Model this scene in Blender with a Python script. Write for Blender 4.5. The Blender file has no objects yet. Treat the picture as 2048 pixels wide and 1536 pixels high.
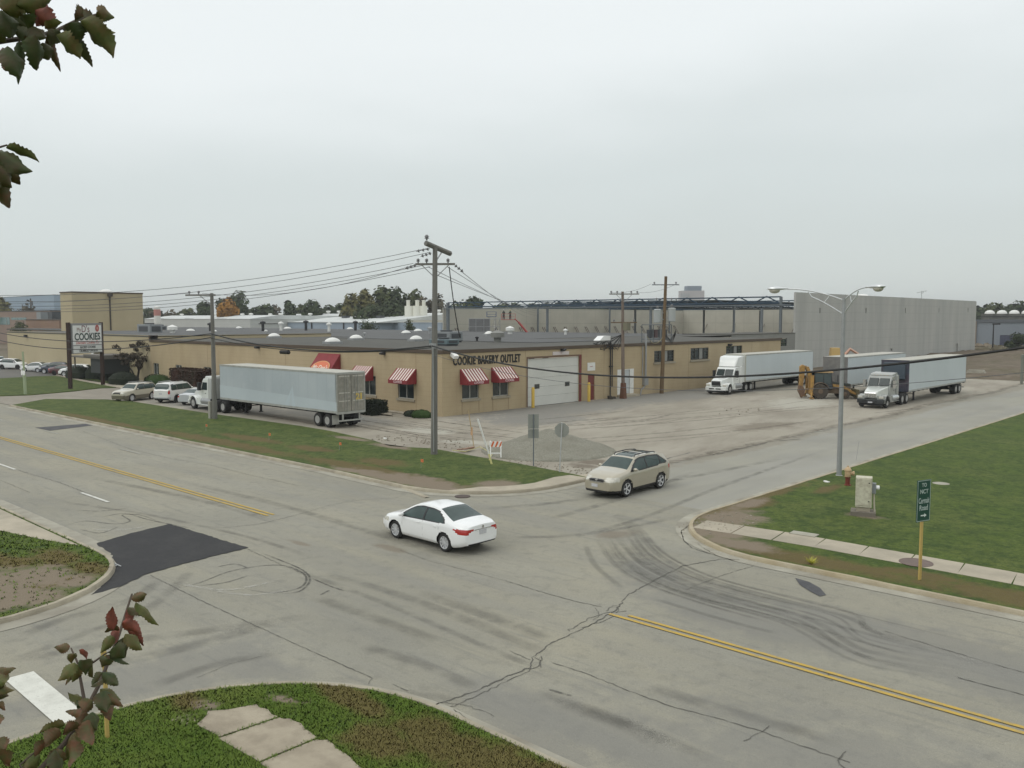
import bpy, math, random
import numpy as np
from mathutils import Vector, Matrix
from mathutils.geometry import tessellate_polygon
R = math.radians
rnd = random.Random(7)
S = bpy.context.scene
COL = S.collection

# ------------------------------------------------------------------ camera, sky, sun, exposure
F, CX, CY, HZ, H = 1730.0, 1024.0, 768.0, 637.0, 8.1
PITCH = math.atan((CY - HZ) / F); YAW = R(43.05)
cd = bpy.data.cameras.new('camera'); cam = bpy.data.objects.new('camera', cd); COL.objects.link(cam)
cam.location = (0, 0, H); cam.rotation_euler = (math.pi/2 - PITCH, 0, YAW)
cd.sensor_width = 36; cd.lens = F/2048*36; cd.clip_start = 0.05; cd.clip_end = 12000
S.camera = cam
S.view_settings.view_transform = 'Standard'; S.view_settings.look = 'None'
S.view_settings.exposure = 0.08; S.view_settings.gamma = 1

W = bpy.data.worlds.new('World'); S.world = W; W.use_nodes = True
nt = W.node_tree; nt.nodes.clear()
def N(nt, t, **k):
    n = nt.nodes.new(t)
    for a, v in k.items(): setattr(n, a, v)
    return n
out = N(nt, 'ShaderNodeOutputWorld'); bg = N(nt, 'ShaderNodeBackground')
sky = N(nt, 'ShaderNodeTexSky', sky_type='NISHITA', sun_disc=False)
sky.sun_elevation = R(48); sky.sun_rotation = R(200)
tc = N(nt, 'ShaderNodeTexCoord'); sep = N(nt, 'ShaderNodeSeparateXYZ')
nt.links.new(tc.outputs['Generated'], sep.inputs[0])
mp = N(nt, 'ShaderNodeMapping'); mp.inputs['Scale'].default_value = (1.1, 1.1, 3.4)
nt.links.new(tc.outputs['Generated'], mp.inputs[0])
no = N(nt, 'ShaderNodeTexNoise'); no.inputs['Scale'].default_value = 1.7; no.inputs['Detail'].default_value = 5; no.inputs['Roughness'].default_value = .5
nt.links.new(mp.outputs[0], no.inputs['Vector'])
mm = N(nt, 'ShaderNodeMath', operation='MULTIPLY_ADD'); mm.inputs[1].default_value = 0.17; mm.inputs[2].default_value = -0.085
nt.links.new(no.outputs[0], mm.inputs[0])
# the cloud layer is a little thinner to the left of the view (the east) than to the right
dt = N(nt, 'ShaderNodeVectorMath', operation='DOT_PRODUCT'); dt.inputs[1].default_value = (-0.731, -0.683, 0)
nt.links.new(tc.outputs['Generated'], dt.inputs[0])
m3 = N(nt, 'ShaderNodeMath', operation='MULTIPLY_ADD'); m3.inputs[1].default_value = 0.075
nt.links.new(dt.outputs['Value'], m3.inputs[0]); nt.links.new(mm.outputs[0], m3.inputs[2])
ad = N(nt, 'ShaderNodeMath', operation='ADD'); nt.links.new(sep.outputs[2], ad.inputs[0]); nt.links.new(m3.outputs[0], ad.inputs[1])
cr = N(nt, 'ShaderNodeValToRGB'); cr.color_ramp.interpolation = 'EASE'
e = cr.color_ramp.elements
e[0].position = 0.0; e[0].color = (.66, .71, .69, 1)
e[1].position = 1.0; e[1].color = (1.22, 1.24, 1.22, 1)
for p_, c_ in ((.07, (.66, .71, .695, 1)), (.15, (.70, .755, .745, 1)), (.30, (.90, .945, .945, 1)), (.5, (1.02, 1.05, 1.06, 1))):
    q = e.new(p_); q.color = c_
nt.links.new(ad.outputs[0], cr.inputs[0])
sc = N(nt, 'ShaderNodeVectorMath', operation='SCALE'); sc.inputs['Scale'].default_value = 0.08
nt.links.new(sky.outputs[0], sc.inputs[0])
mx = N(nt, 'ShaderNodeMix', data_type='RGBA'); mx.inputs[0].default_value = 0.9
nt.links.new(sc.outputs[0], mx.inputs[6]); nt.links.new(cr.outputs[0], mx.inputs[7])
nt.links.new(mx.outputs[2], bg.inputs[0]); bg.inputs[1].default_value = 1.0
nt.links.new(bg.outputs[0], out.inputs[0])

sl = bpy.data.lights.new('sun', 'SUN'); sl.energy = 0.6; sl.angle = R(35); sl.color = (1, .97, .92)
so = bpy.data.objects.new('sun', sl); COL.objects.link(so)
so.rotation_euler = (R(42), 0, R(-20))

# ------------------------------------------------------------------ pixel of the photo -> point of the place
_fw = np.array([-math.sin(YAW)*math.cos(PITCH), math.cos(YAW)*math.cos(PITCH), -math.sin(PITCH)])
_rt = np.array([math.cos(YAW), math.sin(YAW), 0.0]); _up = np.cross(_rt, _fw)
def ray(x, y): return _fw*F + _rt*(x-CX) - _up*(y-CY)
def G(x, y, z=0.0):
    r = ray(x, y); t = (z-H)/r[2]; return (float(r[0]*t), float(r[1]*t))
def ON_X(x, y, X): r = ray(x, y); t = X/r[0]; return float(r[1]*t), float(H+r[2]*t)
def ON_Y(x, y, Y): r = ray(x, y); t = Y/r[1]; return float(r[0]*t), float(H+r[2]*t)
def FAR(x, y, dist):   # point on the ray at a distance
    r = ray(x, y); r = r/np.linalg.norm(r)*dist; return Vector((r[0], r[1], H+r[2]))
def FARG(x, dist):     # ground point in the direction of column x at a horizontal distance
    r = ray(x, HZ); r = r/np.linalg.norm(r[:2])*dist; return float(r[0]), float(r[1])

# ------------------------------------------------------------------ materials
MATS = {}
def M(name, c, rough=.7, c2=None, scale=2.0, fac=.5, c3=None, scale3=.3, fac3=.4, metal=0.0, bump=0.0, bscale=20.0,
      stretch=(1, 1, 1), coat=0.0, spec=.5, world=False, lines=None, emit=0.0, trans=0.0, det=6):
    if name in MATS: return MATS[name]
    m = bpy.data.materials.new(name); m.use_nodes = True; nt = m.node_tree
    b = nt.nodes['Principled BSDF']; L = nt.links.new
    b.inputs['Roughness'].default_value = rough; b.inputs['Metallic'].default_value = metal
    b.inputs['Coat Weight'].default_value = coat; b.inputs['Coat Roughness'].default_value = .05
    b.inputs['Specular IOR Level'].default_value = spec
    if trans: b.inputs['Transmission Weight'].default_value = trans
    if world: pos = N(nt, 'ShaderNodeNewGeometry').outputs['Position']
    else: pos = N(nt, 'ShaderNodeTexCoord').outputs['Object']
    mp = N(nt, 'ShaderNodeMapping'); mp.inputs['Scale'].default_value = stretch; L(pos, mp.inputs[0])
    col = None
    rgb = N(nt, 'ShaderNodeRGB'); rgb.outputs[0].default_value = (*c, 1); col = rgb.outputs[0]
    def mixc(col, c2, fsock, f):
        mu = N(nt, 'ShaderNodeMath', operation='MULTIPLY'); mu.inputs[1].default_value = f; mu.use_clamp = True; L(fsock, mu.inputs[0])
        x = N(nt, 'ShaderNodeMix', data_type='RGBA'); L(mu.outputs[0], x.inputs[0]); L(col, x.inputs[6]); x.inputs[7].default_value = (*c2, 1)
        return x.outputs[2]
    if c2:
        n = N(nt, 'ShaderNodeTexNoise'); n.inputs['Scale'].default_value = scale; n.inputs['Detail'].default_value = det; n.inputs['Roughness'].default_value = .62
        L(mp.outputs[0], n.inputs['Vector'])
        r_ = N(nt, 'ShaderNodeMapRange'); r_.inputs[1].default_value = .35; r_.inputs[2].default_value = .68; L(n.outputs[0], r_.inputs[0])
        col = mixc(col, c2, r_.outputs[0], fac)
    if c3:
        n = N(nt, 'ShaderNodeTexNoise'); n.inputs['Scale'].default_value = scale3; n.inputs['Detail'].default_value = 4
        L(mp.outputs[0], n.inputs['Vector'])
        r_ = N(nt, 'ShaderNodeMapRange'); r_.inputs[1].default_value = .42; r_.inputs[2].default_value = .66; L(n.outputs[0], r_.inputs[0])
        col = mixc(col, c3, r_.outputs[0], fac3)
    if lines:   # (axis-a, axis-b, width, height, colour, mortar size, fac)
        sp = N(nt, 'ShaderNodeSeparateXYZ'); L(pos, sp.inputs[0]); cb = N(nt, 'ShaderNodeCombineXYZ')
        a_, b_, bw, bh, lc, ms, lf = lines
        if a_ == 3:
            s_ = N(nt, 'ShaderNodeMath', operation='ADD'); L(sp.outputs[0], s_.inputs[0]); L(sp.outputs[1], s_.inputs[1]); L(s_.outputs[0], cb.inputs[0])
        else: L(sp.outputs[a_], cb.inputs[0])
        L(sp.outputs[b_], cb.inputs[1])
        br = N(nt, 'ShaderNodeTexBrick'); br.offset = .5 if bw < 1 else 0; L(cb.outputs[0], br.inputs['Vector'])
        br.inputs['Scale'].default_value = 1; br.inputs['Brick Width'].default_value = bw; br.inputs['Row Height'].default_value = bh
        br.inputs['Mortar Size'].default_value = ms; br.inputs['Mortar Smooth'].default_value = .3
        col = mixc(col, lc, br.outputs['Fac'], lf)
    L(col, b.inputs['Base Color'])
    if bump:
        n = N(nt, 'ShaderNodeTexNoise'); n.inputs['Scale'].default_value = bscale; n.inputs['Detail'].default_value = 4; L(pos, n.inputs['Vector'])
        bp = N(nt, 'ShaderNodeBump'); bp.inputs['Strength'].default_value = bump; bp.inputs['Distance'].default_value = .03
        L(n.outputs[0], bp.inputs['Height']); L(bp.outputs[0], b.inputs['Normal'])
    if emit:
        b.inputs['Emission Color'].default_value = (*c, 1); b.inputs['Emission Strength'].default_value = emit
    MATS[name] = m; return m

def ground_mat(name, base, layers, blobs=(), rough=.92, bump=.3, bscale=25, streak=None):
    """layers: (colour, noise scale, lo, hi, strength, stretch xy, rot deg); blobs: (colour, strength, [(x,y,rx,ry)...])"""
    m = bpy.data.materials.new(name); m.use_nodes = True; nt = m.node_tree; L = nt.links.new
    b = nt.nodes['Principled BSDF']; b.inputs['Roughness'].default_value = rough; b.inputs['Specular IOR Level'].default_value = .25
    pos = N(nt, 'ShaderNodeNewGeometry').outputs['Position']
    rgb = N(nt, 'ShaderNodeRGB'); rgb.outputs[0].default_value = (*base, 1); col = rgb.outputs[0]
    def mix(col, c, fs):
        x = N(nt, 'ShaderNodeMix', data_type='RGBA'); L(fs, x.inputs[0]); L(col, x.inputs[6]); x.inputs[7].default_value = (*c, 1); return x.outputs[2]
    for c, s, lo, hi, st, sxy, rot in layers:
        mp = N(nt, 'ShaderNodeMapping'); mp.vector_type = 'TEXTURE'
        mp.inputs['Rotation'].default_value = (0, 0, R(rot)); mp.inputs['Scale'].default_value = (sxy[0], sxy[1], 1); L(pos, mp.inputs[0])
        n = N(nt, 'ShaderNodeTexNoise'); n.inputs['Scale'].default_value = s; n.inputs['Detail'].default_value = 7; n.inputs['Roughness'].default_value = .6
        L(mp.outputs[0], n.inputs['Vector'])
        r_ = N(nt, 'ShaderNodeMapRange'); r_.inputs[1].default_value = lo; r_.inputs[2].default_value = hi; r_.inputs[4].default_value = st; L(n.outputs[0], r_.inputs[0])
        col = mix(col, c, r_.outputs[0])
    wn = N(nt, 'ShaderNodeTexNoise'); wn.inputs['Scale'].default_value = 1.1; wn.inputs['Detail'].default_value = 8; wn.inputs['Roughness'].default_value = .7; L(pos, wn.inputs['Vector'])
    for c, st, bl in blobs:
        acc = None
        for (x, y, rx, ry, *rot) in bl:
            mp = N(nt, 'ShaderNodeMapping'); mp.vector_type = 'TEXTURE'
            mp.inputs['Location'].default_value = (x, y, 0); mp.inputs['Scale'].default_value = (rx, ry, 1e6)
            if rot: mp.inputs['Rotation'].default_value = (0, 0, R(rot[0]))
            L(pos, mp.inputs[0])
            ln = N(nt, 'ShaderNodeVectorMath', operation='LENGTH'); L(mp.outputs[0], ln.inputs[0])
            s_ = N(nt, 'ShaderNodeMath', operation='SUBTRACT'); s_.inputs[0].default_value = 1.15; L(ln.outputs['Value'], s_.inputs[1])
            if acc is None: acc = s_.outputs[0]
            else:
                mxx = N(nt, 'ShaderNodeMath', operation='MAXIMUM'); L(acc, mxx.inputs[0]); L(s_.outputs[0], mxx.inputs[1]); acc = mxx.outputs[0]
        # ragged edge
        a1 = N(nt, 'ShaderNodeMath', operation='MULTIPLY_ADD'); a1.inputs[1].default_value = 2.2; a1.inputs[2].default_value = -1.1; L(wn.outputs[0], a1.inputs[0])
        a2 = N(nt, 'ShaderNodeMath', operation='ADD'); L(acc, a2.inputs[0]); L(a1.outputs[0], a2.inputs[1])
        r_ = N(nt, 'ShaderNodeMapRange'); r_.inputs[1].default_value = 0; r_.inputs[2].default_value = .55; r_.inputs[4].default_value = st; L(a2.outputs[0], r_.inputs[0])
        col = mix(col, c, r_.outputs[0])
    L(col, b.inputs['Base Color'])
    if bump:
        n = N(nt, 'ShaderNodeTexNoise'); n.inputs['Scale'].default_value = bscale; n.inputs['Detail'].default_value = 6; L(pos, n.inputs['Vector'])
        bp = N(nt, 'ShaderNodeBump'); bp.inputs['Strength'].default_value = bump; bp.inputs['Distance'].default_value = .03
        L(n.outputs[0], bp.inputs['Height']); L(bp.outputs[0], b.inputs['Normal'])
    MATS[name] = m; return m

# ------------------------------------------------------------------ mesh helpers
class MB:
    def __init__(s, xf=None): s.v = []; s.f = []; s.mi = []; s.xf = xf; s.cur = 0
    def add(s, vs, fs, mi=None):
        o = len(s.v); s.v += [tuple(v) for v in vs]; s.f += [tuple(i+o for i in f) for f in fs]
        s.mi += [s.cur if mi is None else mi]*len(fs); return s
    def box(s, c, d, rot=None, mi=None, taper=1.0):
        x, y, z = (q/2 for q in d); vs = []
        for sz in (-1, 1):
            t = taper if sz > 0 else 1
            for sx, sy in ((-1, -1), (1, -1), (1, 1), (-1, 1)): vs.append(Vector((sx*x*t, sy*y*t, sz*z)))
        if rot is not None: vs = [rot @ v for v in vs]
        vs = [v+Vector(c) for v in vs]
        return s.add(vs, [(0, 3, 2, 1), (4, 5, 6, 7), (0, 1, 5, 4), (1, 2, 6, 5), (2, 3, 7, 6), (3, 0, 4, 7)], mi)
    def b2(s, x0, x1, y0, y1, z0, z1, mi=None):
        return s.box(((x0+x1)/2, (y0+y1)/2, (z0+z1)/2), (abs(x1-x0), abs(y1-y0), abs(z1-z0)), mi=mi)
    def tube(s, pts, r, n=8, mi=None, cap=True):
        pts = [Vector(p) for p in pts]; rs = r if isinstance(r, (list, tuple)) else [r]*len(pts)
        vs = []; fs = []; ref = None
        for i, p in enumerate(pts):
            d = (pts[min(i+1, len(pts)-1)]-pts[max(i-1, 0)]).normalized()
            if ref is None: ref = Vector((0, 0, 1)) if abs(d.z) < .9 else Vector((1, 0, 0))
            a = d.cross(ref)
            if a.length < 1e-5: a = d.cross(Vector((0, 1, 0)))
            a.normalize(); b = a.cross(d).normalized(); ref = b
            for k in range(n):
                t = 2*math.pi*k/n; vs.append(p+(a*math.cos(t)+b*math.sin(t))*rs[i])
        for i in range(len(pts)-1):
            for k in range(n):
                k2 = (k+1) % n; fs.append((i*n+k, i*n+k2, (i+1)*n+k2, (i+1)*n+k))
        if cap: fs.append(tuple(range(n))[::-1]); fs.append(tuple((len(pts)-1)*n+k for k in range(n)))
        return s.add(vs, fs, mi)
    def lathe(s, prof, c=(0, 0, 0), axis='z', n=24, mi=None, sy=1.0):
        vs = []; fs = []
        for r, h in prof:
            for k in range(n):
                t = 2*math.pi*k/n; a, b = r*math.cos(t), r*math.sin(t)*sy
                v = (a, b, h) if axis == 'z' else ((h, a, b) if axis == 'x' else (a, h, b))
                vs.append(Vector(v)+Vector(c))
        for i in range(len(prof)-1):
            for k in range(n):
                k2 = (k+1) % n
                f = (i*n+k, i*n+k2, (i+1)*n+k2, (i+1)*n+k)
                fs.append(f if axis != 'y' else f[::-1])
        if prof[0][0] > 1e-4: fs.append(tuple(range(n))[::-1])
        if prof[-1][0] > 1e-4: fs.append(tuple((len(prof)-1)*n+k for k in range(n)))
        return s.add(vs, fs, mi)
    def prism(s, pts, a0, a1, axis='y', mi=None, t0=None, t1=None):
        """polygon extruded along axis; pts are the other two coordinates in order (x,z),(y,z) or (x,y)"""
        n = len(pts)
        def mk(p, h):
            return (p[0], h, p[1]) if axis == 'y' else ((h, p[0], p[1]) if axis == 'x' else (p[0], p[1], h))
        f0 = t0 or (lambda p: a0); f1 = t1 or (lambda p: a1)
        vs = [mk(p, f0(p)) for p in pts]+[mk(p, f1(p)) for p in pts]
        fs = [tuple(range(n)), tuple(range(n, 2*n))[::-1]]+[(i, i+n, (i+1) % n+n, (i+1) % n) for i in range(n)]
        return s.add(vs, fs, mi)
    def sheet(s, pts, z, mi=None):
        pts = [(p[0], p[1]) for p in pts]
        tr = tessellate_polygon([[Vector((p[0], p[1], 0)) for p in pts]])
        fs = []
        for a, b, c in tr:
            A, B, C_ = pts[a], pts[b], pts[c]
            cr_ = (B[0]-A[0])*(C_[1]-A[1])-(B[1]-A[1])*(C_[0]-A[0])
            fs.append((a, b, c) if cr_ > 0 else (a, c, b))
        return s.add([(p[0], p[1], z) for p in pts], fs, mi)
    def slab(s, pts, z0, z1, mi=None):
        s.sheet(pts, z1, mi); n = len(pts)
        ar = sum(pts[i][0]*pts[(i+1) % n][1]-pts[(i+1) % n][0]*pts[i][1] for i in range(n))
        P_ = pts if ar > 0 else pts[::-1]
        vs = [(p[0], p[1], z0) for p in P_]+[(p[0], p[1], z1) for p in P_]
        return s.add(vs, [(i, (i+1) % n, (i+1) % n+n, i+n) for i in range(n)], mi)
    def blob(s, c, r, n=10, m=7, jit=.12, mi=None, rs=rnd):
        vs = []; fs = []; r = r if isinstance(r, (tuple, list)) else (r, r, r)
        for i in range(m+1):
            ph = math.pi*i/m
            for k in range(n):
                t = 2*math.pi*k/n; j = 1+rs.uniform(-jit, jit)
                vs.append((c[0]+r[0]*math.sin(ph)*math.cos(t)*j, c[1]+r[1]*math.sin(ph)*math.sin(t)*j, c[2]+r[2]*math.cos(ph)*j))
        for i in range(m):
            for k in range(n):
                k2 = (k+1) % n; fs.append((i*n+k, (i+1)*n+k, (i+1)*n+k2, i*n+k2))
        return s.add(vs, fs, mi)

def build(name, mb, mats, parent=None, loc=None, rotz=0.0, smooth=30, bevel=0.0, label=None, cat=None, group=None, kind=None, weld=False):
    me = bpy.data.meshes.new(name)
    vs = mb.v
    if mb.xf is not None: vs = [tuple(mb.xf @ Vector(v)) for v in vs]
    me.from_pydata(vs, [], mb.f)
    mats = mats if isinstance(mats, (list, tuple)) else [mats]
    for m in mats: me.materials.append(m)
    if any(mb.mi): me.polygons.foreach_set('material_index', mb.mi)
    if weld:
        import bmesh
        bm = bmesh.new(); bm.from_mesh(me); bmesh.ops.remove_doubles(bm, verts=bm.verts, dist=1e-4); bm.to_mesh(me); bm.free()
    if smooth:
        me.polygons.foreach_set('use_smooth', [True]*len(me.polygons)); me.set_sharp_from_angle(angle=R(smooth))
    me.update()
    o = bpy.data.objects.new(name, me); COL.objects.link(o)
    if parent: o.parent = parent
    if loc is not None: o.location = loc
    if rotz: o.rotation_euler = (0, 0, rotz)
    if bevel:
        b = o.modifiers.new('bevel', 'BEVEL'); b.width = bevel; b.segments = 2; b.limit_method = 'ANGLE'; b.angle_limit = R(40)
    tag(o, label, cat, group, kind)
    return o
def tag(o, label=None, cat=None, group=None, kind=None):
    if label: o['label'] = label
    if cat: o['category'] = cat
    if group: o['group'] = group
    if kind: o['kind'] = kind
    return o
def thing(name, label, cat, loc=(0, 0, 0), rotz=0.0, group=None):
    o = bpy.data.objects.new(name, None); COL.objects.link(o); o.location = loc; o.rotation_euler = (0, 0, rotz)
    o.empty_display_size = .3
    return tag(o, label, cat, group)
def struct(name, mb, m, **k): return build(name, mb, m, kind='structure', **k)
def dup(root, loc=None, rotz=None, label=None, group=None, z=None):
    def cp(o, par):
        c = o.copy(); COL.objects.link(c); c.parent = par
        for ch in list(o.children): cp(ch, c)
        return c
    r = cp(root, None)
    if loc is not None: r.location = loc
    if rotz is not None: r.rotation_euler = (0, 0, rotz)
    if label: r['label'] = label
    if group: r['group'] = group
    return r
def text_mesh(name, txt, size, mat, parent, mtx, sx=1.0, ext=.01, bold=0.0, sp=1.0):
    cu = bpy.data.curves.new('txt', 'FONT'); cu.body = txt; cu.size = size; cu.align_x = 'CENTER'; cu.align_y = 'CENTER'
    cu.extrude = ext; cu.offset = bold; cu.space_character = sp; cu.resolution_u = 3
    o = bpy.data.objects.new('txt', cu); COL.objects.link(o)
    dg = bpy.context.evaluated_depsgraph_get(); dg.update()
    me = bpy.data.meshes.new_from_object(o.evaluated_get(dg)); bpy.data.objects.remove(o)
    me.name = name; me.transform(mtx @ Matrix.Diagonal((sx, 1, 1, 1))); me.materials.clear(); me.materials.append(mat)
    ob = bpy.data.objects.new(name, me); COL.objects.link(ob); ob.parent = parent
    return ob
def wallmtx(p, right, up=(0, 0, 1)):
    r_ = Vector(right).normalized(); u = Vector(up).normalized(); n = r_.cross(u)
    return Matrix(((r_.x, u.x, n.x, p[0]), (r_.y, u.y, n.y, p[1]), (r_.z, u.z, n.z, p[2]), (0, 0, 0, 1)))

# ------------------------------------------------------------------ palette
grey_wood = M('grey_wood', (.185, .18, .16), .9, (.10, .097, .088), 3, .6, stretch=(1, 1, .15))
brown_wood = M('brown_wood', (.17, .115, .06), .9, (.09, .06, .035), 3, .6, stretch=(1, 1, .15))
galv = M('galvanised_metal', (.36, .37, .37), .5, (.27, .27, .26), 4, .5, metal=.5)
alu = M('bright_aluminium', (.62, .64, .64), .3, metal=.7)
steel_grey = M('grey_primer_steel', (.13, .15, .16), .6, (.09, .10, .11), 2, .5)
steel_dark = M('dark_steel', (.018, .045, .075), .6)
black = M('black_rubber', (.012, .012, .012), .75)
blackp = M('black_plastic', (.02, .02, .022), .5)
cable_m = M('black_cable', (.012, .012, .012), .6)
wire_m = M('weathered_wire', (.10, .105, .11), .6)
insul = M('grey_porcelain', (.14, .14, .14), .35)
yellow = M('yellow_paint', (.62, .42, .07), .55, (.45, .30, .07), 4, .5)
white_p = M('white_paint', (.74, .74, .70), .5, (.55, .55, .50), 3, .4)
white_plain = M('clean_white_paint', (.80, .80, .78), .45)
glass = M('dark_window_glass', (.022, .032, .032), .06, (.05, .06, .06), .8, .5, spec=.7)
pane_teal = M('teal_window_glass', (.10, .19, .19), .12, (.16, .24, .23), .5, .5)
red_dark = M('dark_red_paint', (.16, .035, .028), .6)
concrete = M('pale_concrete', (.43, .38, .29), .9, (.29, .26, .20), 1.3, .6, (.2, .18, .14), .5, .4, world=True, bump=.2, bscale=14)
kerb_m = M('worn_kerb_concrete', (.40, .36, .27), .9, (.24, .21, .16), 1.6, .7, (.17, .145, .11), .7, .5, world=True, bump=.3, bscale=12)
kerb_y = M('kerb_with_old_yellow_paint', (.40, .35, .25), .9, (.24, .20, .14), 1.6, .7, (.42, .33, .16), .8, .25, world=True, bump=.3, bscale=12)
gutter_m = M('gutter_concrete', (.37, .355, .29), .92, (.22, .20, .155), 1.5, .6, (.15, .13, .10), .5, .5, world=True)

# ------------------------------------------------------------------ ground
g = G
tire = (.165, .163, .15)
road_layers = [
    ((.205, .20, .168), .13, .40, .68, .7, (1, 1), 0),
    ((.21, .208, .19), .5, .42, .7, .6, (9, .7), 0),
    ((.315, .305, .25), .22, .45, .75, .65, (2, 1), 20), ((.17, .165, .14), 2.2, .52, .72, .5, (1, 1), 30),
    ((.17, .168, .15), 1.2, .56, .74, .6, (4, .35), 0),
    ((.14, .138, .12), 7, .60, .74, .6, (1, 1), 0), ((.16, .155, .135), 34, .52, .70, .6, (1, 1), 0),
    ((.44, .43, .37), 42, .56, .74, .6, (1, 1), 0)]
def sp(px, py, rx, ry, rot=0): p = g(px, py); return (p[0], p[1], rx, ry, rot)
road_m = ground_mat('bleached_asphalt', (.30, .282, .218), road_layers, [
    ((.185, .183, .168), .55, [sp(1300, 1150, 2.6, .9, -50), (-3, 15, 8, 2.4), (2, 21.3, 9, 2.0), (-6, 22.6, 7, 1.2), (-9, 13.2, 5, 1.0), (-19, 9, 1.5, 3), sp(1480, 1230, 4.5, 1.5, -5), sp(1750, 1290, 5, 1.4), sp(1900, 1330, 4, 1.2), sp(1650, 1250, 3.5, .8),
                         sp(1050, 1450, 2.8, .6, -12), sp(200, 1380, 3, .9, 75), sp(600, 1480, 1, .4), sp(480, 1330, 2, .7, 15)]),
    ((.19, .16, .12), .7, [sp(780, 1096, .9, .28), sp(1235, 1068, 1.0, .5, 70), sp(600, 1086, .7, .18)])])
side_m = ground_mat('side_street_asphalt', (.30, .29, .24), [
    ((.22, .215, .19), .13, .40, .68, .6, (1, 1), 0), ((.235, .23, .21), .5, .42, .7, .6, (.6, 9), 0),
    ((.35, .345, .31), .22, .45, .75, .6, (1, 3), 0), ((.16, .155, .14), 9, .62, .78, .6, (1, 1), 0)],
    [((.24, .22, .175), .8, [(-25.8, 50, .8, 12), (-25.6, 75, .9, 18), (-25.5, 110, 1, 20)])])
lot_m = ground_mat('dirt_and_gravel_lot', (.305, .28, .225), [
    ((.225, .20, .16), .16, .42, .62, .8, (1, 2.2), 20), ((.38, .35, .29), .22, .46, .7, .8, (1, 3.0), 12),
    ((.19, .16, .125), .8, .54, .72, .6, (.7, 3), 10), ((.42, .40, .35), 6, .55, .8, .5, (1, 1), 0), ((.15, .13, .10), 14, .6, .8, .6, (1, 1), 0)],
    [((.205, .20, .18), .85, [(-49.5, 60, 4.5, 13), (-49.5, 78, 4.5, 18), (-49.5, 95, 4, 20), (-60, 42, 9, 2.5), (-75, 40, 14, 3.5), (-46, 52, 4, 5)]),
     ((.135, .11, .08), .8, [sp(1190, 925, 1.6, 1.0), sp(1165, 932, .9, .8), sp(660, 880, 1.1, .35)]),
     ((.165, .14, .105), .7, [sp(1520, 853, 1.5, 4), sp(1560, 850, 1, 2.5), sp(1480, 905, .35, 5)]),
     ((.40, .385, .325), .8, [sp(860, 862, 2.4, 1.6), sp(950, 885, 3, .9, 25), sp(1600, 805, 3, 7, 15), sp(1100, 905, 2.5, 1.2)])])
dirt_base = ground_mat('dry_earth', (.16, .13, .095), [((.10, .095, .05), .05, .4, .65, .8, (1, 1), 0), ((.22, .18, .13), .3, .5, .75, .6, (1, 1), 0)])
grass_layers = [((.115, .130, .032), .18, .42, .64, .75, (1, 1), 0), ((.032, .060, .010), .6, .44, .64, .75, (1, 1), 0), ((.026, .050, .008), 2.6, .47, .62, .75, (1, 1), 0), ((.13, .165, .04), 4.5, .52, .66, .5, (1, 1), 0),
                ((.030, .055, .010), 7, .50, .64, .6, (1, 1), 0), ((.030, .055, .010), 15, .50, .62, .6, (1, 1), 0), ((.115, .17, .035), 34, .54, .74, .5, (1, 1), 0)]
dry = (.125, .088, .036); bare = (.205, .165, .12)
blC_dry = [(-36, 28.0, 8, .9), (-52, 27.8, 10, .8), (-70, 27.3, 10, .6), sp(700, 935, 3, .7), sp(500, 880, 4, .8), (-45, 30.2, 2.2, .8), (-38, 30, 2, 1)]
blC_bare = [(-33.2, 27.25, 4.6, .75, -4), (-31.5, 27.6, 3.6, 1.15, -8), (-28.3, 29.4, 1.2, 1.6, 45), (-36, 27.2, 3, .5), sp(780, 896, 2, .6), sp(700, 880, 2, .5)]
blD_dry = [(-12, 27.4, 4, .8), (-5, 27.6, 5, .9), (-8.5, 28.1, 1.6, .5), (-18.0, 36, .5, 4), (-17.6, 34, .8, 2), (-17.9, 31.5, .6, 3), (3, 27.8, 6, .9), (-16.6, 39.5, .4, 1.6)]
blD_bare = [(-17.0, 31, 1.3, 1.9), (-16.3, 28.8, 1.5, 1.7), (-14.8, 27.6, 1.7, .7), (-17.7, 34, .5, 1.6), sp(1725, 1037, .8, .45)]
blA_dry = [(-14.5, 10.6, 1.6, .35), (-11.6, 10.6, 1.8, .8), (-9.5, 10.9, 2, .7), (-12.6, 9.9, .9, .6), (-10.3, 9.6, 1.1, .6), (-16.9, 8.1, .5, .4), (-8, 10.5, 1.5, 1)]
blA_bare = [(-16.5, 8.35, .55, .22, 40), (-15.6, 9.6, .6, .18, 30)]
blB_dry = [(-30.6, 10.4, 1.5, .8), (-28.5, 10.6, 1.2, .6), (-31.5, 9, 2, .8, 30), (-27.6, 9.6, .5, 1.2)]
blB_bare = [(-28.6, 9.2, 1.7, 1.1), (-27.6, 7.5, 1.9, 1.8), (-29.5, 7.6, 2, 1.4), (-27, 5, 2, 3), (-30, 5.5, 2, 2), (-26.6, 8, .9, 1.6), (-27.5, 9.8, .9, .8)]
def grass(name, d, b, base=(.075, .110, .014)): return ground_mat(name, base, grass_layers, [(dry, .8, d), (bare, .95, b)], bump=1.0, bscale=22)
grassA = grass('near_lawn_grass', blA_dry, blA_bare); grassB = grass('left_corner_grass', blB_dry, blB_bare)
grassC = grass('verge_grass', blC_dry, blC_bare, (.088, .110, .025)); grassD = grass('right_lawn_grass', blD_dry, blD_bare)

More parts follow.
